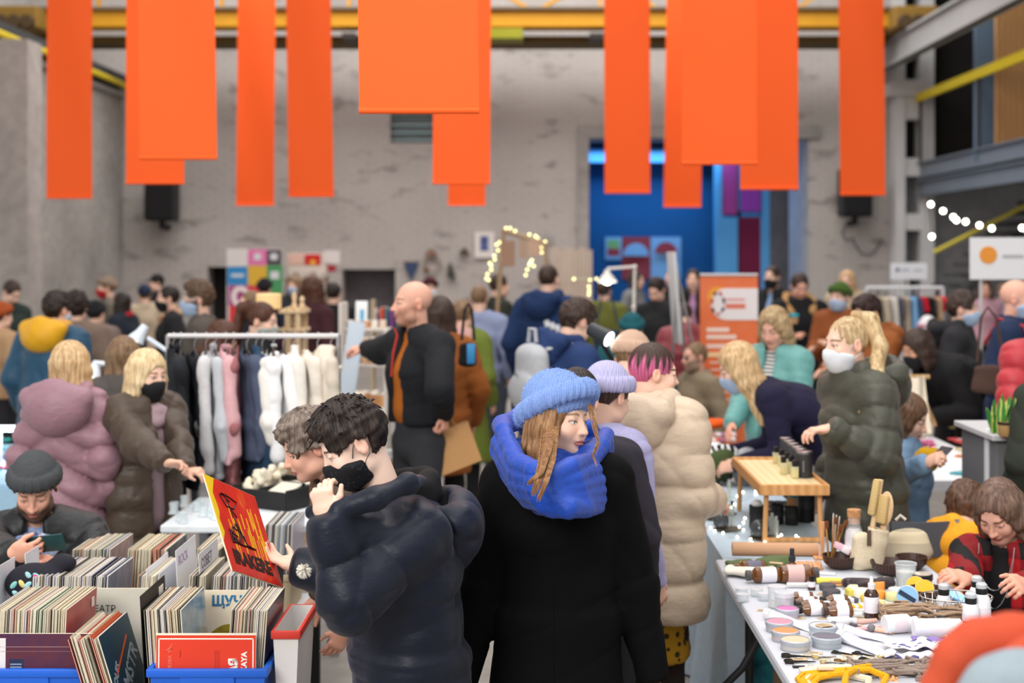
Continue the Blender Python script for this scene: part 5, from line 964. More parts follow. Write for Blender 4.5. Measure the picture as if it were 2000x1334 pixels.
def side_text(t, body, size, y, z, xd, yd, mat): return adopt(t, text('lettering', body, size, mat, None, (.0034, y, z), xd, yd, .0005, bold=.0012))
GR = M('9aa3ac', .6); side_text(t, 'LOUIS', .040, .012, .125, (0, .75, .55), (0, -.55, .75), GR); side_text(t, 'ARMSTR', .082, .030, .040, (0, .86, .46), (0, -.35, .9), GR)
mm = MB(); mm.box((.0036, .15, .212), (.0008, .20, .008), rot=Matrix.Rotation(R(24), 3, 'X')); adopt(t, mm.build('orange_stripe', M('d8532a', .6)))
def divider(label, px, s, zt, mat, word=None, lean=-3, wcol='3a3a44', wd=.30):
    t = thing('divider_card', label, 'divider', (X(px, s), F / s, zt - .33)); LB_(MB().box((0, wd / 2, .165), (.0022, wd, .33), 0, .0005), 'card', mat, t); t.rotation_euler = (0, R(lean), 0)
    if word: adopt(t, text('lettering', word, .05, M(wcol, .7), None, (.0015, .03, .27), (0, 1, 0), (0, 0, 1), .0004))
    return t
PLA = M('e9ebf2', .35, 'plain', spec=.6)
divider('black divider card with a white sticker before the red front crate', 284, 617, .915, M('26211f', .5)); q = thing('price_sticker', 'white sticker on the black divider card', 'sticker', (X(284, 617) + .0, 4.7, .85)); bx('paper', q.location.x - .016, q.location.x - .0135, 4.72, 4.775, .845, .892, WHT, q)
divider('white divider card in the middle of the second row', 298, 556, .89, PLA, None, -4); divider('second white divider card in the middle of the second row', 304, 556, .875, PLA, None, 2); divider('tall white divider card left of the lettered one', 352, 548, .94, PLA, 'ROCK', -3, 'a57aa8'); divider('tall white divider card lettered СОВЕТ', 397, 552, .935, PLA, 'СОВЕТ', -3); divider('small white divider card beside the seated man', 58, 548, .93, PLA, '', -3, wd=.14); divider('white divider card at the far left edge', -12, 560, .90, PLA, '', 0, wd=.2)
# the ЩУЧЬ sleeve and one more facing the aisle
t = face_sleeve('cream record sleeve reading ЩУЧЬ behind the red front crate', M('e6d9c0', .6, 'paper'), (X(452, 573), 4.90, .522), (R(-3), 0, 0)); lt(t, 'lettering', 'ЩУЧЬ', .047, M('2f6f9c', .6), -.082, .262, bold=.002)
m = MB(); m.prism([(-.15 + .3 * i / 14, .20 * math.sin(math.pi * (i / 14)) ** .8 * (1.0 if i < 8 else .85) * .9) for i in range(15)], .0012, 1, (-.02, -.0034, .02)); adopt(t, m.build('green_hill', M('8a7a20', .7, 'splash', fs=40, stops=[(.3, '5f5a14'), (.6, 'a08a1e'), (.8, '6c6a1a')]), None, False))
t = face_sleeve('pale record sleeve with small black print behind the lower left crate', M('cfcabb', .6, 'paper'), (X(225, 573), 4.93, .522), (R(-3), 0, 0)); lt(t, 'lettering', 'ТЕАТР', .03, M('3a352c', .6), -.12, .235)
# the red record in the young man's hands
cR = Vector((-.858, 4.26, 1.166)); xd = Vector((.311, .8778, -.3644)).normalized(); dd_ = Vector((.3695, -.4649, -.8046)); dd_ = (dd_ - xd * dd_.dot(xd)).normalized(); nn = xd.cross(-dd_)
t = thing('record_sleeve', 'red and yellow record sleeve with a black scrawl held by the young man', 'record', cR); Rm = Matrix((xd, nn * -1, -dd_)).transposed()
def rb(name, x0, x1, z0, z1, y0, y1, mat): m = MB(); m.box(((x0 + x1) / 2, (y0 + y1) / 2, (z0 + z1) / 2), (x1 - x0, y1 - y0, z1 - z0)); m.xf(Rm.to_4x4()); return adopt(t, m.build(name, mat, None, False))
RED_ = M('e0261c', .3, 'splash', fs=7, spec=.5, st=(1.6, 1.6, .8), stops=[(.2, 'b81a1c'), (.56, 'e22a1c'), (.66, 'e86a1e'), (.72, 'f0c01c'), (.78, 'e2301c')]); rb('cover', -.1575, .1575, -.1575, .1575, -.0018, .0018, M('e9dcb8', .6, 'paper')); rb('cover_print', -.156, .156, -.156, .156, -.0028, -.0018, RED_)
YL = M('f0cf1c', .4, 'splash', fs=10, stops=[(.3, 'f2d81e'), (.6, 'eec41c'), (.75, 'e2601c')])
yb = MB(); yb.prism([(-.156, -.06), (-.156, .156), (-.10, .156), (-.135, .1), (-.128, .04), (-.142, .01), (-.134, -.03)], .0008, 1, (0, -.0031, 0)); yb.xf(Rm.to_4x4()); adopt(t, yb.build('yellow_edge', YL, None, False))
rg = random.Random(5); m = MB()
for i in range(26):
    x = rg.uniform(-.09, .12); z = rg.uniform(-.02, .09); m.box((x, -.0031, z - rg.uniform(.02, .07)), (rg.uniform(.002, .005), .0006, rg.uniform(.05, .12)))
m.xf(Rm.to_4x4()); adopt(t, m.build('yellow_drips', YL, None, False))
for q in range(2):
    m = MB(); p = Vector((rg.uniform(-.06, 0), -.0034, .05)); pts = []
    for i in range(34): a = rg.uniform(0, 6.28); p = Vector((min(.11, max(-.10, p.x + .045 * math.cos(a))), -.0034 - .0003 * q, min(.11, max(-.055, p.z + .04 * math.sin(a))))); pts.append(p.copy())
    m.tube(pts, .0026, 4); m.xf(Rm.to_4x4()); adopt(t, m.build('black_scrawl', M('3a1014', .6), None, False))
o_ = text('lettering', 'IRAKERE', .062, M('2a1712', .6), None, cR * 0 + Rm @ Vector((-.122, -.0034, -.125)), xd, -dd_, .0004, bold=.003, sx_=.98); adopt(t, o_)
# ------------------------------------------------------------------ things around the seated man
t = thing('smartphone', 'dark green phone held by the seated man', 'phone', PT(88, 1062, 528)); ax_ = Matrix.Rotation(R(-35), 3, 'X') @ Matrix.Rotation(R(78), 3, 'Y'); MB().box((0, 0, 0), (.15, .008, .074), 0, .003, ).xf((Matrix.Rotation(R(28), 3, 'X') @ Matrix.Rotation(R(-8), 3, 'Y')).to_4x4()).build('case', M('1f4444', .35), None); adopt(t, LASTOBJ()); MB().box((0, .0044, 0), (.142, .001, .068)).xf((Matrix.Rotation(R(28), 3, 'X') @ Matrix.Rotation(R(-8), 3, 'Y')).to_4x4()).build('screen', M('0c1013', .15), None); adopt(t, LASTOBJ())
S = Sdf(); p = PT(70, 1140, 548); S.ell(p, (.11, .06, .075), None, .02).ell(p + Vector((.09, .02, .07)), (.05, .03, .03), None, .03); S.wrinkle(.004, 40, 2); t = thing('pouch', 'dark padded pouch with bright petal pattern before the seated man', 'bag', p - Vector((0, 0, .08))); soft(S, 'cover', .008, M('1c1a26', .8, 'fabric'), t)
rg = random.Random(11)
for i in range(9): m = MB(); x = rg.uniform(-.085, .085); z = rg.uniform(-.05, .055); y = -.06 * math.sqrt(max(.05, 1 - (x / .11) ** 2 - (z / .075) ** 2)); m.ball(p + Vector((x, y, z)), .017, 10, (.55, .25, 1.0), Matrix.Rotation(rg.uniform(-1, 1), 3, 'Y')).build('petal', M(rg.choice(['86c9c4', 'e3d27e', 'e0408c', '9fd2d8']), .8), t)
t = thing('table', 'pale blue covered jewellery table at the left edge', 'table', (-2.9, 8.2, 0)); bx('tabletop', -3.6, -2.45, 7.55, 9.1, .745, .78, M('9fc3dc', .7, 'fabric'), t, .01); bx('cloth_drop', -3.6, -2.45, 7.54, 7.56, .1, .75, M('9fc3dc', .7, 'fabric'), t)
for x in (-3.5, -2.55):
    for y in (7.65, 9.0): bx('leg', x - .02, x + .02, y - .02, y + .02, 0, .744, GREY, t)
rg = random.Random(3)
for i in range(16):
    px, py = rg.uniform(-30, 66), rg.uniform(862, 925); q = ON(px, py, .781); c = rg.choice(['2aa39a', 'c23a5a', '2f6fb4', 'e2e6ea', 'd9b24a', '7fd0e2']); t = thing('bead_string', f'{ {"2aa39a":"teal","c23a5a":"crimson","2f6fb4":"blue","e2e6ea":"white","d9b24a":"gold","7fd0e2":"pale blue"}[c]} bead string, {ordn(i + 1)} laid out on the jewellery table', 'jewellery', q, 'bead strings on the jewellery table'); m = MB()
    for j in range(7): a = j * .9; m.ball(q + Vector((.035 * math.cos(a), .035 * math.sin(a), .012)), .013, 8)
    m.build('beads', M(c, .3), t)
p = PT(34, 838, 345); t = thing('tube_lamp', 'bright white tube lamp over the jewellery table', 'lamp', p - Vector((0, 0, .22))); MB().tube([p + Vector((-.12, 0, 0)), p + Vector((.11, 0, 0))], .014, 10).build('tube', M('e8f6ff', .4, 'emit', ec='c4e6ff', e=14), t); bx('housing', p.x - .125, p.x + .115, p.y + .004, p.y + .02, p.z + .006, p.z + .02, M('e8e8ea', .4), t); MB().tube([p + Vector((-.1, .015, 0)), p + Vector((-.1, .02, -.22))], .008, 8).build('stem', M('d0d0d4', .4), t)
area('tube_light', p + Vector((0, -.03, -.02)), (R(30), 0, 0), .24, .03, .8, (.75, .88, 1))
# white desk lamps between the puffer coats
def desk_lamp(label, pts, s, head, hr, col='e9ecef', tilt=(0, 0, -1), glow=0, base_z=.78):
    P = [PT(x, y, s) for x, y in pts]; b = Vector((P[-1].x, P[-1].y, base_z)); t = thing('desk_lamp', label, 'lamp', b); m_ = M(col, .35)
    for i in range(len(P) - 1): MB().tube([P[i], P[i + 1]], .013, 8).build('arm', m_, t); MB().ball(P[i + 1], .022, 10).build('joint', m_, t)
    MB().tube([P[-1], b + Vector((0, 0, .02))], .013, 8).build('stem', m_, t); MB().cyl(b, .09, .022, 24, .006).build('base', m_, t)
    h = PT(*head, s); d = Vector(tilt).normalized(); rot = d.to_track_quat('Z', 'Y').to_matrix(); MB().lathe([(.025, -.06), (.03, -.03), (hr * .6, -.005), (hr, .05), (hr - .004, .05), (hr * .58, 0), (.0, -.01)], h, 24, rot, False).build('shade', m_, t)
    bl = MB(); bl.ball(h + d * .03, hr * .5, 12); bl.build('bulb', M('fff6e6', .4, 'emit', ec='fff1dc', e=glow) if glow else M('f4f4f4', .3), t); return t, h
desk_lamp('white jointed desk lamp leaning left of the clothes rack', [(288, 660), (330, 688), (352, 740)], 320, (274, 652), .055, 'dfeaf4', (-.5, -.2, -.8), 2, .78); desk_lamp('white magnifier lamp behind the mauve puffer coat', [(185, 708), (222, 712), (235, 760)], 330, (182, 725), .075, 'e6ecf2', (-.3, -.4, -.8), 2, .78)
desk_lamp('white desk lamp glowing in front of the blue passage', [(1186, 525), (1240, 521), (1238, 600)], 212, (1186, 540), .09, 'e8e6e0', (0, -.15, -1), 14, .95)
t = thing('table', 'narrow table carrying desk lamps behind the puffer coats', 'table', (-2.1, 8.5, 0)); bx('tabletop', -2.4, -1.6, 8.25, 8.75, .745, .78, WHITEST, t, .01)
for x in (-2.36, -1.64):
    for y in (8.3, 8.7): bx('leg', x - .02, x + .02, y - .02, y + .02, 0, .745, GREY, t)
t = thing('table', 'trestle table under the glowing desk lamp', 'table', (X(1240, 212), F / 212, 0)); q = t.location; bx('tabletop', q.x - .6, q.x + .5, q.y - .35, q.y + .35, .91, .95, M('8d8f92', .6, 'paint'), t, .01)
for a in (-.5, .4):
    for b in (-.3, .3): bx('leg', q.x + a - .025, q.x + a + .025, q.y + b - .025, q.y + b + .025, 0, .91, GREY, t)
P_ = [PT(1196, 705, 410), PT(1172, 668, 410)]; h = PT(1168, 650, 410); d = Vector((.65, -.55, -.35)).normalized(); rot = d.to_track_quat('Z', 'Y').to_matrix(); t = thing('spot_lamp', 'black clip spot lamp shining beside the grey backpack', 'lamp', Vector((P_[0].x + .1, P_[0].y, .78)))
MB().lathe([(.028, -.05), (.034, -.045), (.042, .075), (.038, .075), (.03, -.02), (0, -.03)], h, 24, rot, False).build('shade', M('2c3036', .4), t); MB().lathe([(0, .062), (.037, .064), (.037, .068), (0, .07)], h, 20, rot).build('lens', M('f2fbff', .4, 'emit', ec='e6f6ff', e=9), t); MB().tube([h - d * .02, P_[0], P_[0] + Vector((.06, 0, -.2)), Vector((P_[0].x + .1, P_[0].y, .78))], .011, 8).build('stem', BLACK, t); MB().cyl((P_[0].x + .1, P_[0].y, .78), .07, .02, 20, .004).build('base', BLACK, t)
t = thing('table', 'small table carrying the spot lamp', 'table', (P_[0].x + .1, P_[0].y, 0)); q = t.location; MB().cyl((q.x, q.y, .75), .16, .03, 28, .006).build('tabletop', WHITEST, t); MB().cyl((q.x, q.y, .02), .025, .73, 12).build('column', GREY, t); MB().cyl((q.x, q.y, 0), .14, .02, 24, .005).build('foot', GREY, t)
# ------------------------------------------------------------------ clothes rack with hanging garments
SR = 372; YR = F / SR; xr0, xr1 = X(328, SR), X(661, SR); zr = Z(656, SR); CHR = M('c8c9cc', .25, 'metal')
t = thing('clothes_rack', 'chrome clothes rack hung with garments in the left middle', 'rack', ((xr0 + xr1) / 2, YR, 0)); MB().tube([(xr0, YR, zr), (xr1, YR, zr)], .013, 12).build('rail', M('d5d5d6', .35), t)
for x in (xr0, xr1):
    MB().tube([(x, YR, .06), (x, YR, zr + .006)], .0125, 12).build('post', CHR, t); MB().tube([(x, YR - .26, .05), (x, YR + .26, .05)], .012, 10).build('foot', CHR, t)
    for y in (-.25, .25): MB().ball((x, YR + y, .026), .025, 10).build('caster', BLACK, t)
GM = [('black long coat', 338, '191b20', 970, 1), ('black short jacket', 352, '22252b', 940, 1), ('midnight coat', 380, '141920', 960, 1), ('white grey duster', 402, 'cfced0', 1010, 1), ('pale grey shirt', 420, 'c0c4ca', 940, 1), ('pink blouse', 440, 'd8a9ae', 910, 1), ('dusty rose dress', 455, 'a3686b', 1000, 0), ('slate blue tunic', 482, '4b556c', 905, 1), ('dark teal dress', 500, '24405a', 960, 0), ('ivory top', 512, 'e9e7e2', 830, 1), ('white shirt', 534, 'eff0f2', 930, 1), ('bright white blouse', 553, 'f4f4f4', 905, 1), ('off white jumper', 574, 'ece8e0', 890, 1), ('cream cardigan', 594, 'e2dacd', 870, 1), ('beige hoodie with a white badge', 620, 'ddd2c2', 860, 1), ('oatmeal jacket', 646, 'd2c8b8', 850, 1)]
for i, (nm, px, c, hem, slv) in enumerate(GM):
    x = X(px, SR); zt = zr - .085; zh = Z(hem, SR + 6); rg = random.Random(nm); yw = R(rg.uniform(8, 28)); u = A((math.sin(yw), -math.cos(yw), 0)); v = A((math.cos(yw), math.sin(yw), 0))
    t = thing('hanging_garment', f'{nm} hanging on the rack, {ordn(i + 1)} from the left', 'clothing', (x, YR, zh), 'garments on the chrome rack'); c0 = A((x, YR, zt)); S = Sdf(); gm = FB(c)
    S.ecap(c0 + u * .16 - A((0, 0, .05)), c0 - u * .16 - A((0, 0, .05)), (.026, .04), (.026, .04), v, .03); S.ecap(c0 - A((0, 0, .08)), c0 - A((0, 0, .36)), (.035, .19), (.045, .21), v, .04); S.ecap(c0 - A((0, 0, .36)), A((x, YR, zh + .02)) + v * rg.uniform(-.01, .01), (.04, .2), (.045, .225), v, .05, cap=.4); S.ecap(c0 + A((0, 0, -.02)), c0 + A((0, 0, .03)), (.03, .06), (.025, .05), v, .02); S.ecap(c0 + A((0, 0, -.01)), c0 + A((0, 0, .08)), (.022, .045), (.022, .045), v, .01, '-')
    if slv:
        for sg in (1, -1): a = c0 + u * sg * .17 - A((0, 0, .05)); S.chain([a, a + u * sg * .05 - A((0, 0, .28)) + v * .012, a + u * sg * .045 - A((0, 0, .28 + min(.27, (zt - zh) * .3))) + v * .03], [.036, .038, .034], v, .02)
    if 'hoodie' in nm: S.ell(c0 + v * .05 + u * .05 - A((0, 0, .05)), (.07, .09, .09), None, .03); S.ell(c0 + v * .09 + u * .08 - A((0, 0, .03)), (.03, .05, .05), None, .02, '-')
    S.wrinkle(.010, 30, i).crease(.006, 9, i, 3); soft(S, 'cloth', .013, gm, t)
    hk = [Vector((x, YR, zr + .018)), Vector((x + .012, YR - .004, zr + .012)), Vector((x + .014, YR, zr - .01)), Vector((x, YR, zr - .03)), Vector(c0 + A((0, 0, .015)))]; wd = 'cream' in nm or 'hoodie' in nm
    m = MB(); m.tube(hk, .0025, 6); hg = m.build('hanger_hook', M('b8b8ba', .3, 'metal'), t); m = MB(); m.tube([c0 + u * .17 - A((0, 0, .045)), c0 + A((0, 0, .012)), c0 - u * .17 - A((0, 0, .045))], .007, 8); m.build('hanger_bar', M('c9ad84' if wd else '2a2a2c', .5), t)
    if 'badge' in nm: m = MB(); m.lathe([(0, 0), (.028, 0), (.028, .004), (0, .005)], c0 + v * .045 + u * .11 - A((0, 0, .12)), 20, Matrix.Rotation(R(90), 3, 'X')); m.build('badge', M('f6f6f6', .5), t)
# white display table between the records and the rack, with the yarn case
t = thing('table', 'white display table between the records and the clothes rack', 'table', (-1.35, 6.85, 0)); bx('tabletop', -1.66, -.93, 6.38, 7.12, .745, .78, M('dfe5ea', .6, 'fabric'), t, .008)
for x in (-1.62, -.97):
    for y in (6.43, 7.07): bx('leg', x - .02, x + .02, y - .02, y + .02, 0, .745, GREY, t)
rg = random.Random(21)
for i in range(14):
    q = ON(rg.uniform(338, 432), rg.uniform(988, 1032), .7805); t = thing('glass_trinket', f'small clear glass trinket, {ordn(i + 1)} on the white display table', 'trinket', q, 'glass trinkets on the white display table'); m = MB(); m.lathe([(.02, 0), (.024, .004), (.016, .02), (.02, .034 + .01 * (i % 3)), (.016, .036 + .01 * (i % 3))], q, 12); m.build('glass', M('dfe9ee', .1, 'clear', alpha=.5), t)
p = ON(545, 985, .78); rotc = Matrix.Rotation(R(-32), 4, 'Z'); t = thing('display_case', 'open black case lined with cream fibre in front of the rack', 'case', p); m = MB()
for a in ((0, -.14, .045, .34, .012, .09), (0, .14, .06, .34, .012, .12), (-.17, 0, .05, .012, .28, .1), (.17, 0, .05, .012, .28, .1), (0, 0, .006, .34, .28, .012), (0, 0, .05, .012, .26, .1)): m.box(a[:3], a[3:], 0, .003)
m.xf(Matrix.Translation(p) @ rotc); m.build('case', M('1d1d1f', .6, 'fabric'), t)
S = Sdf(); rg = random.Random(8)
for i in range(26): q = rotc @ Vector((rg.uniform(-.14, -.02), rg.uniform(-.10, .10), .05 + rg.uniform(0, .13) * (1 - abs(i - 13) / 20))); S.ecap(A(p + q), A(p + q + Vector((rg.uniform(-.03, .03), rg.uniform(-.03, .03), .03))), .022, .018, k=.008)
S.wrinkle(.006, 120, 3); t = thing('yarn_heap', 'heap of cream macrame yarn in the left half of the black case', 'yarn', p); soft(S, 'yarn', .006, M('e6dcc6', .95, 'fabric'), t)
for i in range(9):
    q0 = p + (rotc @ Vector((.03 + i * .014, .10, .10))); q1 = p + (rotc @ Vector((.03 + i * .014, -.11, .075))); t = thing('tassel', f'cream tassel with black band, {ordn(i + 1)} from the left in the black case', 'tassel', q1, 'tassels in the black case'); m = MB(); m.tube([q0, (q0 + q1) / 2 + Vector((0, 0, .02)), q1], [.005, .008, .007], 8); m.build('strands', M('e4dccb', .9, 'fabric'), t); m = MB(); m.tube([q0 * .62 + q1 * .38 + Vector((0, 0, .017)), q0 * .5 + q1 * .5 + Vector((0, 0, .02))], .0092, 8); m.build('band', M('2a2a2c', .7), t)
# ------------------------------------------------------------------ white goods table (right foreground)
ZT = .78; WHITE = M('c9ccd4', .5, 'plain', spec=.4)
xl = .738; t = thing('folding_table', 'white folding table of cosmetics and cloth goods at the lower right', 'table', (1.15, 4.75, 0)); bx('tabletop', xl, 1.56, 3.75, 5.68, ZT - .045, ZT, WHITE, t, .012)
for x in (.84, 1.46):
    for y in (3.95, 5.45): MB().tube([(x, y, 0), (x, y, ZT - .046)], .016, 10).build('leg', BLACK, t)
MB().tube([(.84, 5.45, .3), (1.46, 5.45, .3)], .012, 8).build('crossbar', BLACK, t); MB().tube([(.84, 3.95, .3), (1.46, 3.95, .3)], .012, 8).build('crossbar', BLACK, t)
T_ = lambda px, py: ON(px, py, ZT + .0006)
AMB = M('6a3d12', .12, 'plain', spec=.7); AMBD = M('3a1d12', .1, 'plain', spec=.7); CLR = M('dfe8ee', .08, 'clear', alpha=.42, spec=.8); WLAB = M('e9e6ee', .6, 'paper'); PLAB = M('e0b9b4', .6, 'paper'); BCAP = M('151517', .4); KRAFT = M('c9a27a', .75, 'paper'); OLIVEC = FB('5c6a44'); TWEED = M('cdb592', .8, 'paper'); WPL = M('e4e4e8', .35, 'plain', spec=.5); COCO = M('4a3024', .45, 'wood', dark='33201a', fs=30)
def up(label, px, py, parts, cat='bottle', name='bottle', group=None, z0=None, q=None):
    """a turned item standing on the table; parts = (name, profile, material)"""
    q = q or T_(px, py); t = thing(name, label, cat, q, group)
    for nm, pr, mt in parts: MB().lathe(pr, q, 22, None, not any(k_ in nm for k_ in ('ring', 'rim', 'label', 'band', 'sleeve'))).build(nm, mt, t)
    return t
def lying(label, px, py, ang, parts, r, cat='bottle', name='bottle', group=None, z=None):
    q = (T_(px, py) if z is None else ON(px, py, z)) + Vector((0, 0, r + .0004)); t = thing(name, label, cat, q - Vector((0, 0, r)), group); rot = Matrix.Rotation(R(ang), 3, 'Z') @ Matrix.Rotation(R(90), 3, 'Y')
    for nm, pr, mt in parts: MB().lathe(pr, q, 20, rot, 'label' not in nm).build(nm, mt, t)
    return t
def amber(r, L, lab, cap): return [('glass', [(0, -L / 2), (r * .9, -L / 2), (r, -L / 2 + .006), (r, L / 2 - .014), (r * .55, L / 2 - .002), (r * .55, L / 2 + .004)], AMB), ('label', [(r + .0006, -L * .32), (r + .0008, -L * .31), (r + .0008, L * .18), (r + .0006, L * .19)], lab), ('cap', [(0, L / 2 + .002), (r * .68, L / 2 + .002), (r * .7, L / 2 + .02), (0, L / 2 + .021)], cap)]
for i, (px, py, r, L, an, lab, cap, lb) in enumerate([(1496, 1138, .028, .11, 186, WLAB, M('55504f', .4), 'large amber bottle lying by the cream pouch, front one'), (1468, 1122, .026, .10, 188, M('6d6a7c', .6), AMB, 'amber bottle with a grey label behind the front amber bottle'), (1556, 1138, .033, .12, 4, PLAB, M('4a4648', .4), 'wide amber bottle with a pink label lying below the spray'), (1566, 1176, .018, .075, 185, WLAB, AMBD, 'small white labelled amber vial, rearmost on the left heap'), (1575, 1186, .018, .075, 185, WLAB, AMBD, 'small white labelled amber vial, second of the left heap'), (1586, 1192, .018, .075, 185, WLAB, BCAP, 'small white labelled amber vial, third of the left heap'), (1590, 1202, .020, .08, 184, WLAB, BCAP, 'small white labelled amber vial at the front of the left heap'), (1634, 1182, .018, .075, 184, WLAB, BCAP, 'small amber vial with black cap at the back of the right heap'), (1640, 1194, .018, .075, 184, WLAB, AMBD, 'small amber vial in the middle of the right heap'), (1641, 1206, .021, .08, 184, WLAB, AMBD, 'small amber vial at the front of the right heap')]):
    lying(lb, px, py, an, amber(r, L, lab, cap), r, group='amber bottles lying on the white table')
r = .021; up('amber spray bottle with black pump standing among the green cloths', 1547, 1136, [('glass', [(r * .95, 0), (r, .004), (r, .062), (.009, .074), (.009, .08)], AMB), ('label', [(r + .0006, .01), (r + .0009, .011), (r + .0009, .05), (r + .0006, .051)], PLAB), ('pump', [(.0125, .076), (.013, .094), (.009, .096), (.0085, .122), (.006, .124)], M('2a3038', .35))])
r = .024; up('dark dropper bottle with white label in the centre of the table', 1702, 1208, [('glass', [(r * .95, 0), (r, .004), (r, .083), (.017, .094), (.010, .1)], AMBD), ('label', [(r + .0006, .022), (r + .0009, .023), (r + .0009, .074), (r + .0006, .075)], WLAB), ('cap', [(.0115, .098), (.012, .116), (.008, .118), (.0065, .124), (.006, .136), (.002, .141)], WPL)])
up('small dark bottle with white top left of the grey soaps', 1585, 1152, [('glass', [(.014, 0), (.0145, .03), (.008, .035)], AMBD), ('label', [(.0148, .012), (.015, .013), (.015, .03), (.0148, .031)], WLAB), ('cap', [(.009, .034), (.009, .05), (0, .05)], BCAP)])
for i, (px, py, lb) in enumerate([(1448, 1162, 'squat clear jar nearest the table edge, upper one'), (1450, 1174, 'squat clear jar nearest the table edge, lower one'), (1478, 1164, 'clear jar behind the tall clear jars'), (1492, 1172, 'clear jar beside the pink powder jar stack')]): up(lb, px, py, [('glass', [(.02, 0), (.022, .002), (.022, .016), (.02, .018)], CLR), ('lid', [(.0225, .018), (.0225, .026), (0, .027)], M('e8ecf2', .2, 'clear', alpha=.6))], 'jar', 'jar', 'clear jars on the white table')
for i, (px, py, h_, lb) in enumerate([(1518, 1186, .06, 'stacked clear jars, taller pair'), (1532, 1196, .055, 'stacked clear jars with white cream')]): up(lb, px, py, [('glass', [(.03, 0), (.032, .002), (.032, h_ * .45), (.03, h_ * .47), (.032, h_ * .5), (.032, h_), (.03, h_ + .002)], CLR), ('lid', [(.033, h_), (.033, h_ + .014), (0, h_ + .015)], M('e8ecf2', .2, 'clear', alpha=.55)), ('cream', [(.028, .004), (.028, .02), (0, .02)], M('e6dcd4', .5))], 'jar', 'jar', 'clear jars on the white table')
for px, py, c, rr, lb in [(1538, 1206, 'e87ab0', .038, 'clear pot of bright pink powder'), (1522, 1232, 'd990a4', .044, 'clear pot of dusty pink powder by the table edge'), (1534, 1250, 'f0925e', .044, 'clear pot of orange powder by the table edge'), (1553, 1268, 'ecc0a2', .046, 'clear pot of peach powder by the table edge'), (1607, 1240, 'e2d5d8', .044, 'clear pot of pale powder with a tag on top'), (1614, 1262, '75707c', .046, 'clear pot of grey powder with two pale strokes')]:
    up(lb, px, py, [('pot', [(rr * .97, 0), (rr, .003), (rr, .026), (rr * .98, .028)], M('c9d4dc', .1, 'clear', alpha=.55)), ('powder', [(rr * .93, .004), (rr * .93, .0305), (0, .0312)], M(c, .7, 'paper')), ('lid_ring', [(rr + .001, .018), (rr + .0018, .02), (rr + .0018, .03), (rr * .95, .0335), (rr * .93, .0325)], M('b9c2cc', .15, 'clear', alpha=.75, spec=.8))], 'jar', 'powder_pot', 'powder pots by the table edge')
def tag_card(label, px, py, w_, d, ang, mat=TWEED, n=3, z=ZT):
    q = ON(px, py, z + .0006); t = thing('tag', label, 'tag', q, 'paper tags on the white table'); m = MB(); m.box((0, 0, .0012), (w_, d, .0018), 0, .0004); m.xf(Matrix.Translation(q) @ Matrix.Rotation(R(ang), 4, 'Z')); m.build('card', mat, t)
    m = MB(); 
    for i in range(n): m.box((-w_ * .1, (i - (n - 1) / 2) * d * .26, .0022), (w_ * .6, d * .07, .0004))
    m.xf(Matrix.Translation(q) @ Matrix.Rotation(R(ang), 4, 'Z')); o = m.build('small_print', M('6b5a48', .7), t); o['kind'] = 'stuff'; return t
for i, (px, py, a, lb) in enumerate([(1492, 1193, -10, 'beige tag alone near the table edge below the clear jars'), (1512, 1148, 10, 'beige tag right of the large amber bottle'), (1604, 1160, 60, 'beige tag left of the grey soaps'), (1560, 1208, 15, 'beige tag below the pink powder'), (1610, 1208, 10, 'beige tag between the two vial heaps'), (1592, 1276, -15, 'beige tag between orange and grey powder pots'), (1562, 1288, 0, 'beige tag under the peach pot'), (1660, 1280, -20, 'beige tag below the white tube'), (1684, 1208, -10, 'beige tag left of the dropper bottle'), (1734, 1205, 20, 'beige tag right of the dropper bottle'), (1580, 1312, -5, 'beige tag by the yellow cords'), (1478, 1150, -10, 'beige tag left of the clear jars'), (1735, 1236, -30, 'beige tag under the lying white bottle')]): tag_card(lb, px, py, .045, .022, a)
tag_card('folded beige tag on the pale powder pot', 1610, 1222, .05, .035, 25, TWEED, 5, ZT + .034)
def bag(label, px, py, rx, ry, rz, mat, ang=0, name='pouch', cat='bag', wr=.006, seed=1, cell=.006, extra=None):
    q = T_(px, py); t = thing(name, label, cat, q); S = Sdf(); ax = (rotz((1, 0, 0), R(ang)), rotz((0, 1, 0), R(ang)), (0, 0, 1)); c = A(q) + A((0, 0, rz * .55)); S.ecap(c - A(ax[0]) * rx * .7, c + A(ax[0]) * rx * .7, (rz * .55, ry), (rz * .6, ry * .85), (0, 0, 1), .02)
    if extra: extra(S, q, ax)
    S.wrinkle(wr, 70, seed).wrinkle(wr * .7, 34, seed + 9); S.plane((0, 0, q.z), (0, 0, -1), .004); soft(S, 'cloth', cell, mat, t); return t
bag('folded olive cloth bag at the back left corner of the white table', 1445, 1108, .06, .045, .025, OLIVEC, 8, seed=3); bag('cream drawstring pouch on the back left of the white table', 1450, 1126, .075, .05, .035, FB('e8dfd2'), -22, seed=4)
bag('crumpled olive cloth bag under a paper tag', 1512, 1112, .075, .06, .04, OLIVEC, 30, seed=5, wr=.012); bag('olive cloth bag lying behind the spray bottle', 1533, 1126, .05, .06, .035, OLIVEC, -40, seed=6, wr=.012)
tag_card('long beige tag tied to the crumpled olive bag', 1495, 1108, .07, .018, 20, TWEED, 2, ZT + .045); tag_card('beige tag on the back olive bag', 1461, 1098, .06, .014, 0, M('e3c291', .7), 1, ZT + .03); tag_card('peach tag between the olive bags', 1516, 1100, .05, .02, -25, M('e5bd92', .7), 1, ZT + .045)
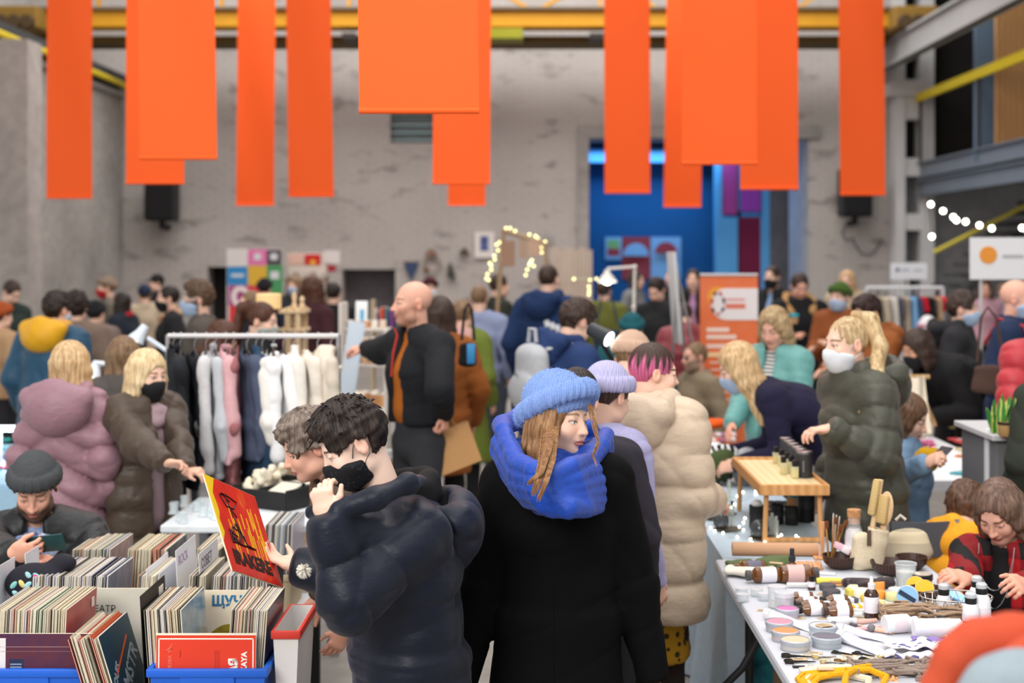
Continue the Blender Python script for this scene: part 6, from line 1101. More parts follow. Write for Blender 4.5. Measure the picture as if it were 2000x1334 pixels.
q = ON(1430, 1086, ZT); q2 = ON(1598, 1088, ZT); t = thing('paper_roll', 'roll of kraft paper along the back edge of the white table', 'roll', (q + q2) / 2); rl = .028; m = MB(); v = (q2 - q); rot = Vector((v.x, v.y, 0)).to_track_quat('Z', 'Y').to_matrix(); m.lathe([(rl * .55, 0), (rl, 0), (rl, v.length), (rl * .55, v.length), (rl * .55, 0)], q + Vector((0, 0, rl + .0006)), 24, rot, False); m.build('paper', M('c79b78', .7, 'paper'), t)
WOODL = M('e0a878', .6, 'wood', dark='cf9262', fs=14)
for i in range(4): q = T_(1545 + i * 17, 1107); t = thing('wooden_comb', f'flat wooden comb, {ordn(i + 1)} from the left behind the spray bottle', 'comb', q, 'wooden combs at the back of the white table'); m = MB(); m.box((0, 0, .006), (.030, .11, .010), 0, .003); m.xf(Matrix.Translation(q) @ Matrix.Rotation(R(-12), 4, 'Z')); m.build('spine', WOODL, t); m = MB(); m.tube([q + Vector((-.010, -.06, .006)), q + Vector((.0, -.064, .006)), q + Vector((.012, -.058, .006))], .0035, 6); m.build('edge', M('b77f50', .6), t)
q = T_(1606, 1092); t = thing('wooden_stand', 'upright wooden strip behind the coconut bowl', 'stand', q); MB().box(q + Vector((0, 0, .075)), (.016, .012, .15), 0, .003).build('post', WOODL, t); MB().box(q + Vector((-.01, 0, .006)), (.05, .04, .011), 0, .003).build('foot', WOODL, t)
def coco(label, px, py, r, h_=.045):
    return up(label, px, py, [('shell', [(r * .3, 0), (r * .62, .006), (r * .9, h_ * .45), (r, h_), (r * .94, h_), (r * .82, h_ * .48), (r * .5, .012), (0, .009)], COCO)], 'bowl', 'coconut_bowl')
coco('coconut shell bowl holding pink soap and toothbrushes', 1640, 1110, .068, .052); coco('large coconut shell bowl left of the glass candle', 1741, 1122, .08, .05); coco('coconut shell bowl behind the glass candle', 1780, 1112, .062, .052); coco('coconut shell bowl by the yellow tins', 1812, 1168, .07, .035)
q = T_(1640, 1104) + Vector((0, 0, .05)); m = MB(); m.box((0, 0, 0), (.07, .045, .026), 0, .004); m.xf(Matrix.Translation(q + Vector((.01, 0, .018))) @ Matrix.Rotation(R(28), 4, 'Y') @ Matrix.Rotation(R(-14), 4, 'Z')); t = thing('soap_bar', 'pink and white wrapped soap leaning in the coconut bowl', 'soap', q); m.build('bar', M('f0c3d2', .5, 'paper'), t); m = MB(); m.box((0.016, 0, .0005), (.034, .0465, .0272), 0, .004); m.xf(Matrix.Translation(q + Vector((.01, 0, .018))) @ Matrix.Rotation(R(28), 4, 'Y') @ Matrix.Rotation(R(-14), 4, 'Z')); m.build('wrapper', M('f6ecf0', .5, 'paper'), t)
for i, (dx, lx, hh, c) in enumerate([(-.045, -.012, .145, 'b98850'), (-.025, .012, .16, 'b98850'), (-.018, .03, .13, 'a87440'), (-.012, .05, .145, 'a87440')]):
    a = T_(1632, 1106) + Vector((dx * .6, .006 * i, .03)); b = a + Vector((lx, 0, hh)); t = thing('bamboo_toothbrush', f'bamboo toothbrush, {ordn(i + 1)} from the left in the coconut bowl', 'toothbrush', a, 'toothbrushes in the coconut bowl'); MB().tube([a, b], .0042, 8).build('handle', M(c, .55, 'wood', dark='8a5c30', fs=20), t); d = (b - a).normalized(); m = MB(); m.box((0, 0, 0), (.010, .012, .028), 0, .002); m.xf(Matrix.Translation(b - d * .012 + Vector((.004, -.006, 0))) @ d.to_track_quat('Z', 'Y').to_matrix().to_4x4()); m.build('bristles', M('6b3a1e', .8), t)
for i in (0, 1, 2): a = T_(1626 + i * 3, 1104) + Vector((0, .012, .03)); t = thing('drinking_straw', f'pale metal straw, {ordn(i + 1)} from the left behind the toothbrushes', 'straw', a, 'straws in the coconut bowl'); b = a + Vector((.006 + .006 * i, 0, .168 - .006 * i)); MB().tube([a, b], .0028, 8).build('tube', M('d8d4cc', .3), t); MB().tube([b, b + Vector((0, 0, .003))], .0031, 8).build('rim', M('b9b4ac', .3), t)
r = .037; t = up('glass bottle of white salt with cork and blue whale sticker', 1668, 1102, [('glass', [(r * .95, 0), (r, .005), (r, .105), (r * .9, .13), (.024, .155), (.0245, .185)], M('e6ecf0', .06, 'clear', alpha=.28, spec=.9)), ('salt', [(r - .003, .004), (r - .003, .105), (r * .82, .13), (.02, .142), (0, .144)], M('ece6e8', .8, 'paper')), ('cork', [(.0225, .16), (.0245, .186), (.026, .186), (.027, .212), (.0265, .215), (0, .215)], M('c08a5c', .85, 'splash', fs=60, stops=[(.3, 'a8744a'), (.6, 'cc9a6c'), (.8, 'b58258')]))])
q = t.location; m = MB(); rr = r + .0012; m.grid(lambda u, v: (q.x + rr * math.sin(-.35 + .9 * (u - .5) * math.sqrt(max(.01, 1 - (2 * v - 1) ** 2))), q.y - rr * math.cos(-.35 + .9 * (u - .5) * math.sqrt(max(.01, 1 - (2 * v - 1) ** 2))), q.z + .036 + .045 * v), 12, 12, -.0006); m.build('sticker', WPL, t); rr += .0012; m = MB(); m.grid(lambda u, v: (q.x + rr * math.sin(-.35 + .6 * (u - .5)), q.y - rr * math.cos(-.35 + .6 * (u - .5)), q.z + .044 + .016 * u * .4 + .022 * v * (1 - .75 * u)), 10, 6, -.0006); m.build('whale_mark', M('3f93c6', .6), t)
# knitted pouch with two brushes, linen bag behind it
KN_ = M('e3d3b6', .95, 'knit', fs=55); q = T_(1704, 1112); t = thing('knitted_pouch', 'tall knitted cream pouch holding two wooden brushes', 'pouch', q); S = Sdf(); S.ecap(q + Vector((-.02, 0, .02)), q + Vector((.012, 0, .155)), (.062, .04), (.055, .036), (1, 0, 0), .02, cap=.35); S.ecap(q + Vector((0, 0, .12)), q + Vector((.014, 0, .21)), (.046, .026), (.05, .03), (1, 0, 0), .01, '-'); S.ecap(q + Vector((-.05, -.01, .01)), q + Vector((-.06, -.015, .12)), (.028, .026), (.02, .02), (1, 0, 0), .03); S.wrinkle(.004, 60, 3); S.plane((0, 0, q.z), (0, 0, -1), .004); soft(S, 'knit', .006, KN_, t)
a = q + Vector((-.024, -.036, .13)); bx('tag', a.x - .008, a.x + .008, a.y - .012, a.y - .010, a.z - .03, a.z + .03, M('5a4a3c', .8), t)
def brush(label, b, d, wl, round_):
    t = thing('wooden_brush', label, 'brush', b); d = Vector(d).normalized(); WB_ = M('e2c29a', .6, 'wood', dark='d2ae84', fs=10); sd = Vector((0, -1, 0)); sd = (sd - d * sd.dot(d)).normalized(); px_ = d.cross(sd); n_ = Vector((-.75, -.65, 0)); n_ = (n_ - d * n_.dot(d)).normalized(); u_ = d.cross(n_); rot = Matrix((u_, n_, d)).transposed()
    m = MB()
    if round_: m.tube([b, b + d * .10], [.011, .013], 10); m.ball(b + d * .165, .07, 20, (.48, .17, .98), rot)
    else: m.tube([b, b + d * .12, b + d * .26], [.010, .011, .011], 10); m.box((0, 0, 0), (.036, .018, .15), 0, .006, rot=None) if 0 else None
    m.build('handle', WB_, t); m = MB(); c0 = b + d * (.165 if round_ else .19); c1 = c0 + n_ * (.022 if round_ else .024)
    mm = MB(); mm.box((0, 0, 0), (.045 if round_ else .03, .02, .11 if round_ else .14), 0, .008); mm.xf(Matrix.Translation(c1) @ rot.to_4x4()); mm.build('bristles', M('d9bd86', .9, 'stripes', c2='b89a62', fs=40, dir='Z'), t); return t
brush('long handled wooden body brush standing in the knitted pouch', q + Vector((-.012, .0, .09)), (.18, .02, 1), .15, 0); brush('oval wooden hair brush standing in the knitted pouch', q + Vector((.03, -.005, .07)), (.12, 0, 1), .1, 1)
q = T_(1776, 1098); t = thing('linen_bag', 'rounded cream and grey linen bag behind the coconut bowls', 'bag', q); S = Sdf(); S.ecap(q + Vector((0, .01, .03)), q + Vector((-.005, .02, .09)), (.095, .05), (.085, .04), (1, 0, 0), .03); S.wrinkle(.004, 50, 7); S.plane((0, 0, q.z), (0, 0, -1), .004); soft(S, 'body', .007, M('cfc0a2', .95, 'stripes', c2='b3a78f', fs=3.2, dir='Z', th=.4), t); MB().tube([q + Vector((-.05, .01, .165)), q + Vector((-.035, .0, .185)), q + Vector((-.015, .0, .168))], .006, 8).build('loop', M('e6e0d2', .8), t)
q = T_(1670, 1140); t = thing('wooden_tray', 'flat tan wooden board under the coconut bowl', 'board', q); m = MB(); m.box((0, 0, .004), (.21, .085, .007), 0, .003); m.xf(Matrix.Translation(q) @ Matrix.Rotation(R(8), 4, 'Z')); m.build('board', M('c9975f', .6, 'wood', dark='b58450', fs=7), t); m = MB(); m.tube([q + Vector((-.1, -.03, .012)), q + Vector((0, -.04, .011)), q + Vector((.09, -.02, .012))], .006, 8); m.build('edge_bead', M('b98a58', .6), t)
q = T_(1696, 1150); t = thing('wrapped_bundle', 'dark brown cellophane bundle before the wooden board', 'package', q); S = Sdf(); S.ecap(q + Vector((-.075, .0, .018)), q + Vector((.085, .01, .02)), (.03, .022), (.028, .018), (0, 1, 0), .02); S.wrinkle(.007, 90, 5); S.plane((0, 0, q.z), (0, 0, -1), .004); soft(S, 'wrap', .006, M('33262a', .2, 'puffer', ws=60), t); lying('short black bottle with white marks at the end of the brown bundle', 1730, 1142, 10, [('body', [(0, -.03), (.013, -.03), (.014, .025), (.011, .03), (0, .03)], M('1d1c20', .3)), ('label', [(.0144, -.01), (.0146, -.009), (.0146, .012), (.0144, .013)], M('d9d6d4', .6))], .0146)
r = .038; t = up('glass candle tumbler with white wax beside the coconut bowls', 1769, 1148, [('glass', [(r * .85, 0), (r * .88, .004), (r, .088), (r - .002, .088), (r * .84, .006)], M('dde6ea', .06, 'clear', alpha=.35, spec=.9)), ('wax', [(r * .8, .007), (r * .9, .06), (0, .062)], M('e8e2d6', .7, 'paper')), ('rim', [(r + .001, .084), (r + .003, .087), (r + .002, .092), (r - .003, .092), (r - .004, .087)], M('c9ced2', .1, 'clear', alpha=.8, spec=.9))], 'candle', 'candle')
q = t.location + Vector((.045, -.02, 0)); t = thing('dried_flower', 'small dried white flower against the candle glass', 'flower', q); m = MB(); rg = random.Random(3)
for i in range(9): m.ball(q + Vector((rg.uniform(-.02, .02), rg.uniform(-.015, .015), .01 + rg.uniform(0, .05))), .011, 7)
m.build('petals', M('dcd2c2', .9), t)
up('black lidded jar behind the yellow tins', 1800, 1150, [('jar', [(.036, 0), (.038, .03), (.03, .034)], M('e2c68a', .2, 'clear', alpha=.8)), ('lid', [(.039, .034), (.04, .036), (.04, .052), (.038, .054), (0, .054)], BCAP), ('paper_disc', [(.034, .0545), (.034, .0555), (0, .0556)], M('b9aa9c', .7, 'paper'))], 'jar', 'jar')
def tin(label, px, py, r, c, tilt, yaw, h_=.022, lift=0):
    q = T_(px, py); t = thing('tin', label, 'tin', q); rot = Matrix.Rotation(R(yaw), 3, 'Z') @ Matrix.Rotation(R(tilt), 3, 'X'); c0 = q + Vector((0, 0, r * math.sin(R(tilt)) + .001 + lift)); MB().lathe([(r * .96, -h_), (r, -h_ + .002), (r, -.001), (r * .97, .001)], c0, 28, rot).build('can', M('d9d9dc', .3, 'plain', spec=.6), t); MB().lathe([(0, .0015), (r * .95, .0015), (r * .95, .0026), (0, .003)], c0, 28, rot).build('lid', M(c, .5, 'paper'), t); return t, c0, rot
tin('yellow tin propped behind the blue tin', 1788, 1160, .034, 'f0b31e', 62, -25, .02); tin('second yellow tin with a white band right of the blue tin', 1806, 1166, .034, 'eeb41c', 58, -15, .022); t, c0, rot = tin('pale blue round tin with dark stripe propped upright', 1772, 1186, .037, '8fbfe8', 80, -22, .024)
m = MB(); m.box((0, 0, .004), (.062, .016, .0012)); m.xf(Matrix.Translation(c0) @ rot.to_4x4() @ Matrix.Rotation(R(-28), 4, 'Z')); m.build('dark_stripe', M('1f2f4a', .6), t)
for i, (px, py, r, h_, c, lb, k_) in enumerate([(1616, 1152, .030, .022, '56545a', 'dark grey soap disc, upper of two', 1), (1624, 1164, .032, .022, '4c4a50', 'dark grey soap disc, lower of two', 1), (1664, 1150, .032, .022, 'e6e3c4', 'pale cream soap disc behind the dropper', 1), (1668, 1164, .028, .026, 'd8c85a', 'yellow soap with a paper band', 2), (1684, 1166, .032, .028, 'e9e2d2', 'white soap disc with yellow base', 1), (1696, 1150, .028, .03, 'f0913e', 'orange soap left of the dropper bottle', 1), (1714, 1152, .026, .03, 'f29a48', 'orange soap right of the dropper bottle', 1), (1716, 1168, .024, .026, 'ee9a3c', 'smaller orange soap behind the dropper', 1), (1694, 1174, .024, .02, 'e8c04a', 'amber coloured soap left of the dropper', 1), (1746, 1172, .03, .024, 'd6d49a', 'pale green soap under clear wrap', 1), (1740, 1192, .034, .02, 'd5d894', 'pale green square soap right of the dropper', 3), (1670, 1192, .022, .02, 'efc22e', 'bright yellow soap with a white wrapper', 2), (1734, 1204, .028, .03, 'f0c896', 'peach soap block right of the dropper bottle', 3), (1660, 1176, .026, .016, '55565c', 'dark grey soap with a white band in front of the discs', 2), (1716, 1184, .022, .02, 'efe0a0', 'cream yellow soap right of the dropper', 1), (1752, 1160, .032, .02, 'cfd3d2', 'clear dish behind the pale green soaps', 1)]):
    q = T_(px, py); t = thing('soap', lb, 'soap', q, 'soaps in the middle of the white table'); mt = M(c, .5, 'paper')
    if k_ == 1: MB().lathe([(r * .9, 0), (r, .004), (r, h_ - .004), (r * .92, h_), (0, h_ + .001)], q, 22).build('soap', mt, t)
    elif k_ == 2: MB().box(q + Vector((0, 0, h_ / 2)), (r * 2, r * 1.4, h_), R(12), .004).build('soap', mt, t); MB().box(q + Vector((0, 0, h_ / 2)), (r * .7, r * 1.44, h_ + .0012), R(12), .003).build('paper_band', WLAB, t)
    else: MB().box(q + Vector((0, 0, h_ / 2)), (r * 2, r * 1.5, h_), R(-10), .006).build('soap', mt, t)
lying('yellow tube with black cap behind the grey soaps', 1618, 1140, 178, [('tube', [(.001, -.05), (.010, -.045), (.011, .04), (.009, .045), (0, .045)], M('ece05a', .4)), ('cap', [(0, .045), (.009, .045), (.0088, .062), (0, .063)], BCAP)], .011, 'tube', 'tube')
# clear packets and white tubes
def tube_(label, a, b, w0, w1, mat, cap=None):
    a, b = T_(*a), T_(*b); v = b - a; t = thing('squeeze_tube', label, 'tube', (a + b) / 2, 'white squeeze tubes on the white table'); u = Vector((-v.y, v.x, 0)).normalized(); m = MB()
    def fn(q_, p_): a_ = q_ * 2 * math.pi; wd = w0 + (w1 - w0) * p_; hh = max(.0015, .017 * (1 - p_) ** .8); return a + v * p_ + u * math.cos(a_) * wd + Vector((0, 0, hh + .0004 + math.sin(a_) * hh))
    m.grid(fn, 20, 14, 0, True); m.build('tube', mat, t)
    d = v.normalized(); m = MB(); m.lathe([(0, -.028), (w0 * .85, -.028), (w0 * .9, -.002), (0, 0)], a + Vector((0, 0, .0185)), 18, d.to_track_quat('Z', 'Y').to_matrix()); m.build('cap', cap or WPL, t); return t
tube_('long white tube pointing right in front of the pink brushes', (1652, 1256), (1738, 1284), .022, .028, M('e9e8f0', .35)); tube_('white tube lying behind the long one', (1650, 1240), (1732, 1252), .018, .026, M('e4dced', .35)); tube_('translucent white tube behind the powder pots', (1508, 1212), (1592, 1232), .020, .03, M('f0f0f2', .3))
q = T_(1590, 1120); t = thing('paper_strip', 'white folded paper strip right of the spray bottle', 'paper', q); m = MB(); m.box((0, 0, .003), (.16, .04, .005), 0, .002); m.xf(Matrix.Translation(q) @ Matrix.Rotation(R(-14), 4, 'Z')); m.build('sheet', WPL, t); m = MB(); m.box((-.03, -.005, .0062), (.08, .022, .0012)); m.xf(Matrix.Translation(q) @ Matrix.Rotation(R(-14), 4, 'Z')); m.build('fold', M('e2e4ea', .5), t)
for i, (a, b, c) in enumerate([((1650, 1222), (1712, 1216), 'e8b4a8'), ((1662, 1234), (1726, 1230), 'dfb0b4'), ((1676, 1228), (1742, 1240), 'eab9a0')]):
    a, b = T_(*a), T_(*b); t = thing('makeup_brush', f'pink handled make up brush, {ordn(i + 1)} from the back', 'brush', (a + b) / 2, 'pink brushes on the white table'); v = b - a; up_ = Vector((0, 0, .0085)); MB().tube([a + up_, a + v * .55 + up_, b + up_], [.004, .008, .006], 8).build('handle', M(c, .4), t); MB().tube([a + up_ - v.normalized() * .028, a + up_], [.008, .0055], 8).build('bristles', M('55525a', .9), t); MB().tube([a + up_, a + v * .12 + up_], .0062, 8).build('ferrule', M('c9a08c', .3, 'metal'), t)
for i, (px, py) in enumerate([(1628, 1228), (1702, 1234)]): q = T_(px, py) + Vector((0, 0, .013)); t = thing('grey_stone', ['small grey round stone by the long white tube', 'small grey round stone among the pink brushes'][i], 'stone', q - Vector((0, 0, .013))); MB().ball(q, .013, 12, (1, .9, .95)).build('stone', M('78767a', .6, 'paper'), t)
# white cosmetic bottles
def wb(label, px, py, r=.034, h_=.13):
    return up(label, px, py, [('body', [(r * .94, 0), (r, .004), (r, h_ * .8), (r * .82, h_ * .92), (.017, h_)], WPL), ('label', [(r + .0006, .02), (r + .0009, .022), (r + .0009, h_ * .62), (r + .0006, h_ * .63)], M('dcd2d8', .5, 'paper')), ('pump', [(.018, h_ - .002), (.019, h_ + .016), (.016, h_ + .018)], BCAP), ('clear_cap', [(.017, h_ + .016), (.018, h_ + .03), (.012, h_ + .036), (0, h_ + .037)], M('d9dde2', .1, 'clear', alpha=.7))], 'bottle', 'bottle', 'white pump bottles on the white table')
wb('white pump bottle nearest the middle of the table', 1843, 1212, .024, .088); wb('white pump bottle, middle one of the right trio', 1896, 1232, .026, .09); wb('tallest white pump bottle at the right', 1917, 1228, .029, .115); wb('white pump bottle hidden behind the tallest one', 1908, 1200, .026, .095)
lying('white bottle lying with its base to the left, before the string bag', 1755, 1236, 12, [('body', [(0, -.05), (.027, -.05), (.029, -.046), (.029, .03), (.018, .044), (.018, .05)], WPL), ('label', [(.0294, -.025), (.0297, -.024), (.0297, .02), (.0294, .021)], M('dccfd4', .5, 'paper')), ('cap', [(0, .05), (.02, .05), (.0205, .062), (0, .063)], M('dfe2e6', .4))], .0297)
lying('large white bottle lying with a black cap to the right', 1838, 1246, 0, [('body', [(0, -.088), (.027, -.088), (.03, -.082), (.03, .06), (.016, .072)], WPL), ('label', [(.0304, -.04), (.0307, -.039), (.0307, .03), (.0304, .031)], M('e9dfe2', .5, 'paper')), ('cap', [(0, .07), (.022, .072), (.022, .10), (0, .101)], BCAP)], .0307)
lying('small white bottle lying among the vials', 1640, 1222, 5, [('body', [(0, -.04), (.014, -.04), (.015, .03), (.008, .04), (0, .042)], WPL), ('cap', [(0, .04), (.010, .041), (.010, .055), (0, .056)], WPL)], .015)
for i, (px, py, an) in enumerate([(1620, 1196, 3), (1680, 1200, -4), (1560, 1148, -3), (1606, 1184, 4), (1660, 1206, 0)]): lying(f'thin clear wrapped stick, {ordn(i + 1)} among the vials', px, py, an, [('wrap', [(0, -.045), (.009, -.043), (.010, .04), (0, .044)], M('eef0f2', .2, 'clear', alpha=.6)), ('stick', [(0, -.035), (.005, -.034), (.005, .034), (0, .035)], M('dfd8cc', .6))], .010, 'stick', 'wrapped_stick', 'clear wrapped sticks on the white table')
# string bags, wire basket, cloths, cords, scissors
def strands(label, px, py, w_, d, h_, n, mat, name, cat, seed, r=.0045, group=None):
    q = T_(px, py); t = thing(name, label, cat, q, group); rg = random.Random(seed); m = MB()
    for i in range(n):
        p = Vector((rg.uniform(-w_, w_) * .7, rg.uniform(-d, d) * .7, rg.uniform(.004, h_))); a = rg.uniform(-.5, .5); pts = []
        for j in range(7): a += rg.uniform(-.7, .7); p = p + Vector((math.cos(a) * w_ * .32 * (1 if i % 2 else -1), math.sin(a) * d * .3, rg.uniform(-.006, .006))); p.z = min(max(p.z, r), h_); pts.append(q + Vector((max(-w_, min(w_, p.x)), max(-d, min(d, p.y)), p.z)))
        m.tube(pts, r, 6)
    o = m.build('cord', mat, t); o['kind'] = 'stuff'; return t
JUTE = M('b79a80', .9, 'knit', fs=120); strands('heap of taupe mesh string bags behind the white bottles', 1800, 1216, .13, .06, .055, 60, JUTE, 'string_bag', 'bag', 1); strands('tangle of mesh string bag spilling left of the white bottles', 1756, 1208, .06, .05, .03, 26, JUTE, 'string_bag', 'bag', 2); strands('loose pile of taupe strings at the lower right of the table', 1780, 1316, .17, .07, .03, 70, M('9d8b80', .9, 'knit', fs=120), 'string_pile', 'string', 3); strands('strand end of taupe strings beside the yellow cords', 1712, 1312, .07, .03, .016, 22, M('a39186', .9, 'knit', fs=120), 'string_pile', 'string', 4)
q = T_(1868, 1208); t = thing('wire_basket', 'shallow wire mesh basket of string bags behind the white bottles', 'basket', q); m = MB()
for z, rr in ((.004, .09), (.075, .12)): m.tube([q + Vector((math.cos(a) * rr, math.sin(a) * rr * .7, z)) for a in [2 * math.pi * i / 28 for i in range(28)]], .0022, 6, True)
m.build('hoops', M('b9b4ae', .3, 'metal'), t); m = MB()
for i in range(18):
    for sg in (1, -1): a = 2 * math.pi * i / 18; b = a + sg * .35; m.tube([q + Vector((math.cos(a) * .09, math.sin(a) * .063, .004)), q + Vector((math.cos(b) * .12, math.sin(b) * .084, .075))], .0013, 5)
m.build('mesh', M('b9b4ae', .3, 'metal'), t)
def sheet_cloth(label, px, py, w_, d, ang, mat, name='cloth', cat='cloth', z=.012, seed=1):
    q = T_(px, py); t = thing(name, label, cat, q); rg = random.Random(seed); f = [rg.uniform(0, 6) for _ in range(4)]; m = MB(); m.grid(lambda u, v: q + rotz(((u - .5) * w_, (v - .5) * d, z + .006 * math.sin(u * 9 + f[0]) * math.sin(v * 7 + f[1]) + .004 * math.sin(u * 17 + f[2])), R(ang)), 24, 18, .006); m.build('fabric', mat, t); return t
LAV = FB('8d78b4'); sheet_cloth('lavender cloth folded beneath the printed wraps', 1832, 1262, .15, .10, -6, LAV, seed=2, z=.014); sheet_cloth('lavender cloth corner under the blurred passer by', 1910, 1262, .11, .07, 20, LAV, seed=3); sheet_cloth('white food wrap printed with purple leaves', 1782, 1272, .17, .09, -10, M('eeebea', .8, 'spots', c2='5c568e', fs=26, th=.36, st=(1, 1.5, 1)), 'printed_wrap', 'wrap', .026, 4); sheet_cloth('second leaf printed wrap folded under the first', 1776, 1288, .15, .05, -8, M('e9e6e8', .8, 'spots', c2='5c568e', fs=26, th=.34, st=(1, 1.5, 1)), 'printed_wrap', 'wrap', .016, 5); sheet_cloth('beige packet with a teal mark by the printed wraps', 1882, 1258, .10, .05, 15, M('d8c7a6', .8, 'paper'), 'packet', 'packet', .022, 6); sheet_cloth('teal patterned packet behind the rust shawl', 1886, 1280, .11, .05, 25, M('4f93a4', .8, 'spots', c2='e2dccb', fs=20, th=.4), 'packet', 'packet', .016, 7)
sheet_cloth('peach paper square at the front of the table', 1735, 1326, .05, .04, -14, M('efb67e', .7, 'paper'), 'paper_square', 'paper', .005, 8)
YC = M('e3a416', .95, 'spots', c2='b8780e', fs=160, th=.25); q = T_(1612, 1330)
t = thing('cord_bundle', 'mustard and cream knitted cord bundle tied with a paper band', 'cord', q); m = MB()
for k in range(4): o_ = .012 * k; m.tube([q + Vector((-.075 + o_, -.10, .012)), q + Vector((-.085 + o_, -.03 - o_, .014)), q + Vector((-.06 + o_, .012 - o_, .016)), q + Vector((.02, .03 - o_, .02)), q + Vector((.10, .045 - o_ * .8, .02))], .0085, 8)
m.tube([q + Vector((.03, -.11, .02)), q + Vector((.05, -.04, .03)), q + Vector((.09, .02, .03)), q + Vector((.14, .055, .026))], .0095, 8); m.tube([q + Vector((.06, .0, .03)), q + Vector((.13, .02, .026)), q + Vector((.17, -.02, .018)), q + Vector((.14, -.09, .014))], .0095, 8); m.build('mustard_cord', YC, t)
m = MB(); m.tube([q + Vector((-.06, -.1, .01)), q + Vector((-.06, -.02, .012)), q + Vector((0, .012, .012)), q + Vector((.07, .02, .012)), q + Vector((.12, -.02, .01)), q + Vector((.10, -.09, .01))], .011, 8); m.build('cream_cord', M('e8ddc2', .9, 'knit', fs=120), t); bx('paper_band', q.x - .02, q.x + .025, q.y + .0, q.y + .022, q.z + .03, q.z + .033, TWEED, t)
bag('cream knitted cloth behind the mustard cords', 1615, 1314, .11, .03, .02, M('ece2cc', .95, 'knit', fs=90), 14, 'knitted_cloth', 'cloth', .004, 11)
IRON = M('2e2b28', .35, 'metal'); BRASS = M('b9a070', .3, 'metal')
for i, (px, py, an, mt, sc2_, lb) in enumerate([(1552, 1284, 170, IRON, 1.0, 'black scissors at the left end of the card row'), (1558, 1295, 178, IRON, 1.0, 'black scissors below the leftmost pair'), (1606, 1286, 185, BRASS, .8, 'pale brass scissors on a cream card'), (1620, 1296, 170, BRASS, .7, 'brass scissors with grey blades'), (1642, 1278, 150, IRON, .7, 'small dark scissors under the grey powder pot'), (1650, 1294, 170, M('7a5a34', .35, 'metal'), .8, 'bronze scissors on a cream card'), (1684, 1280, 140, IRON, .75, 'black scissors below the white tube, left pair'), (1697, 1291, 150, IRON, .75, 'black scissors below the white tube, right pair'), (1658, 1304, 160, M('5e5648', .35, 'metal'), .75, 'grey scissors in the middle of the card row'), (1706, 1304, 130, IRON, .8, 'black scissors by the taupe strings, upper'), (1714, 1312, 145, IRON, .85, 'black scissors by the taupe strings, lower'), (1732, 1286, 150, BRASS, .7, 'brass scissors left of the printed wrap')]):
    q = T_(px, py) + Vector((0, 0, .0045)); t = thing('scissors', lb, 'scissors', q - Vector((0, 0, .0045)), 'scissors on cream cards'); Rz_ = lambda x, y, z=0: q + rotz((x * sc2_, y * sc2_, z), R(an))
    for sg in (1, -1): MB().tube([Rz_(.026 + .012 * math.cos(a), sg * .011 + .009 * math.sin(a)) for a in [2 * math.pi * j / 14 for j in range(14)]], .0028 * sc2_, 6, True).build('handle_loop', mt, t)
    for sg in (1, -1): MB().tube([Rz_(.015, sg * .006), Rz_(-.01, 0), Rz_(-.055, -sg * .004)], [.0026, .003, .0006], 6).build('blade', M('8f8c88', .3, 'metal') if mt is BRASS else mt, t)
for i, (px, py, an) in enumerate([(1582, 1282, -8), (1616, 1288, -6), (1660, 1286, -8), (1704, 1284, -6), (1592, 1304, -10), (1626, 1304, -6), (1678, 1300, -10), (1742, 1296, -8)]): tag_card(f'cream printed card, {ordn(i + 1)} of the scissors row', px, py, .055, .040, an, M('e9dec9', .75, 'paper'), 4)
q = T_(1560, 1304); t = thing('hair_clip', 'dark ridged metal clip near the table corner', 'clip', q); 
for i in range(4): MB().tube([q + Vector((-.018, -.006 + i * .004, .003)), q + Vector((.018, -.006 + i * .004, .003))], .0018, 6).build('bar', IRON, t)
# the phone of the seated woman, under the table
q = PT(1882, 1172, 556); t = thing('smartphone', 'pale blue lit phone under the hand of the seated woman', 'phone', q); m = MB(); m.box((0, 0, 0), (.075, .14, .008), 0, .003); m.xf(Matrix.Translation(q) @ Matrix.Rotation(R(60), 4, 'Z') @ Matrix.Rotation(R(20), 4, 'X')); m.build('case', M('5b86b8', .3), t); m = MB(); m.box((0, 0, .0046), (.07, .134, .001)); m.xf(Matrix.Translation(q) @ Matrix.Rotation(R(60), 4, 'Z') @ Matrix.Rotation(R(20), 4, 'X')); m.build('screen', M('8fbfe8', .2, 'emit', ec='7fb4ea', e=.6), t)
def soft_bag(name, label, p, r3, mat, seed, fr=26):
    t = thing(name, label, 'bag', p); p = Vector(p); S = Sdf(); S.ecap(p + Vector((0, 0, r3[2] * .35)), p + Vector((.01, .02, r3[2] * 1.6)), (r3[0], r3[1]), (r3[0] * .85, r3[1] * .6), (1, 0, 0), .03, cap=.4); S.wrinkle(.012, fr, seed).crease(.012, 14, seed); S.plane((0, 0, p.z + .001), (0, 0, -1), .005); soft(S, 'bag', .011, mat, t); z = p + Vector((0, 0, r3[2] * 1.7)); m = MB(); m.tube([z + Vector((-r3[0] * .45, -.01, -.02)), z + Vector((-r3[0] * .25, -.02, .09)), z + Vector((r3[0] * .25, -.02, .09)), z + Vector((r3[0] * .5, -.01, -.02))], .009, 8); m.build('handle', mat, t); return t
soft_bag('shopping_bag', 'teal woven plastic bag with dark print standing under the pale blue table', (.965, 6.12, 0), (.11, .09, .22), M('2f8c94', .55, 'splash', fs=6, stops=[(.3, '1f5f74'), (.5, '2f8e96'), (.7, '3a9aa0')]), 4)
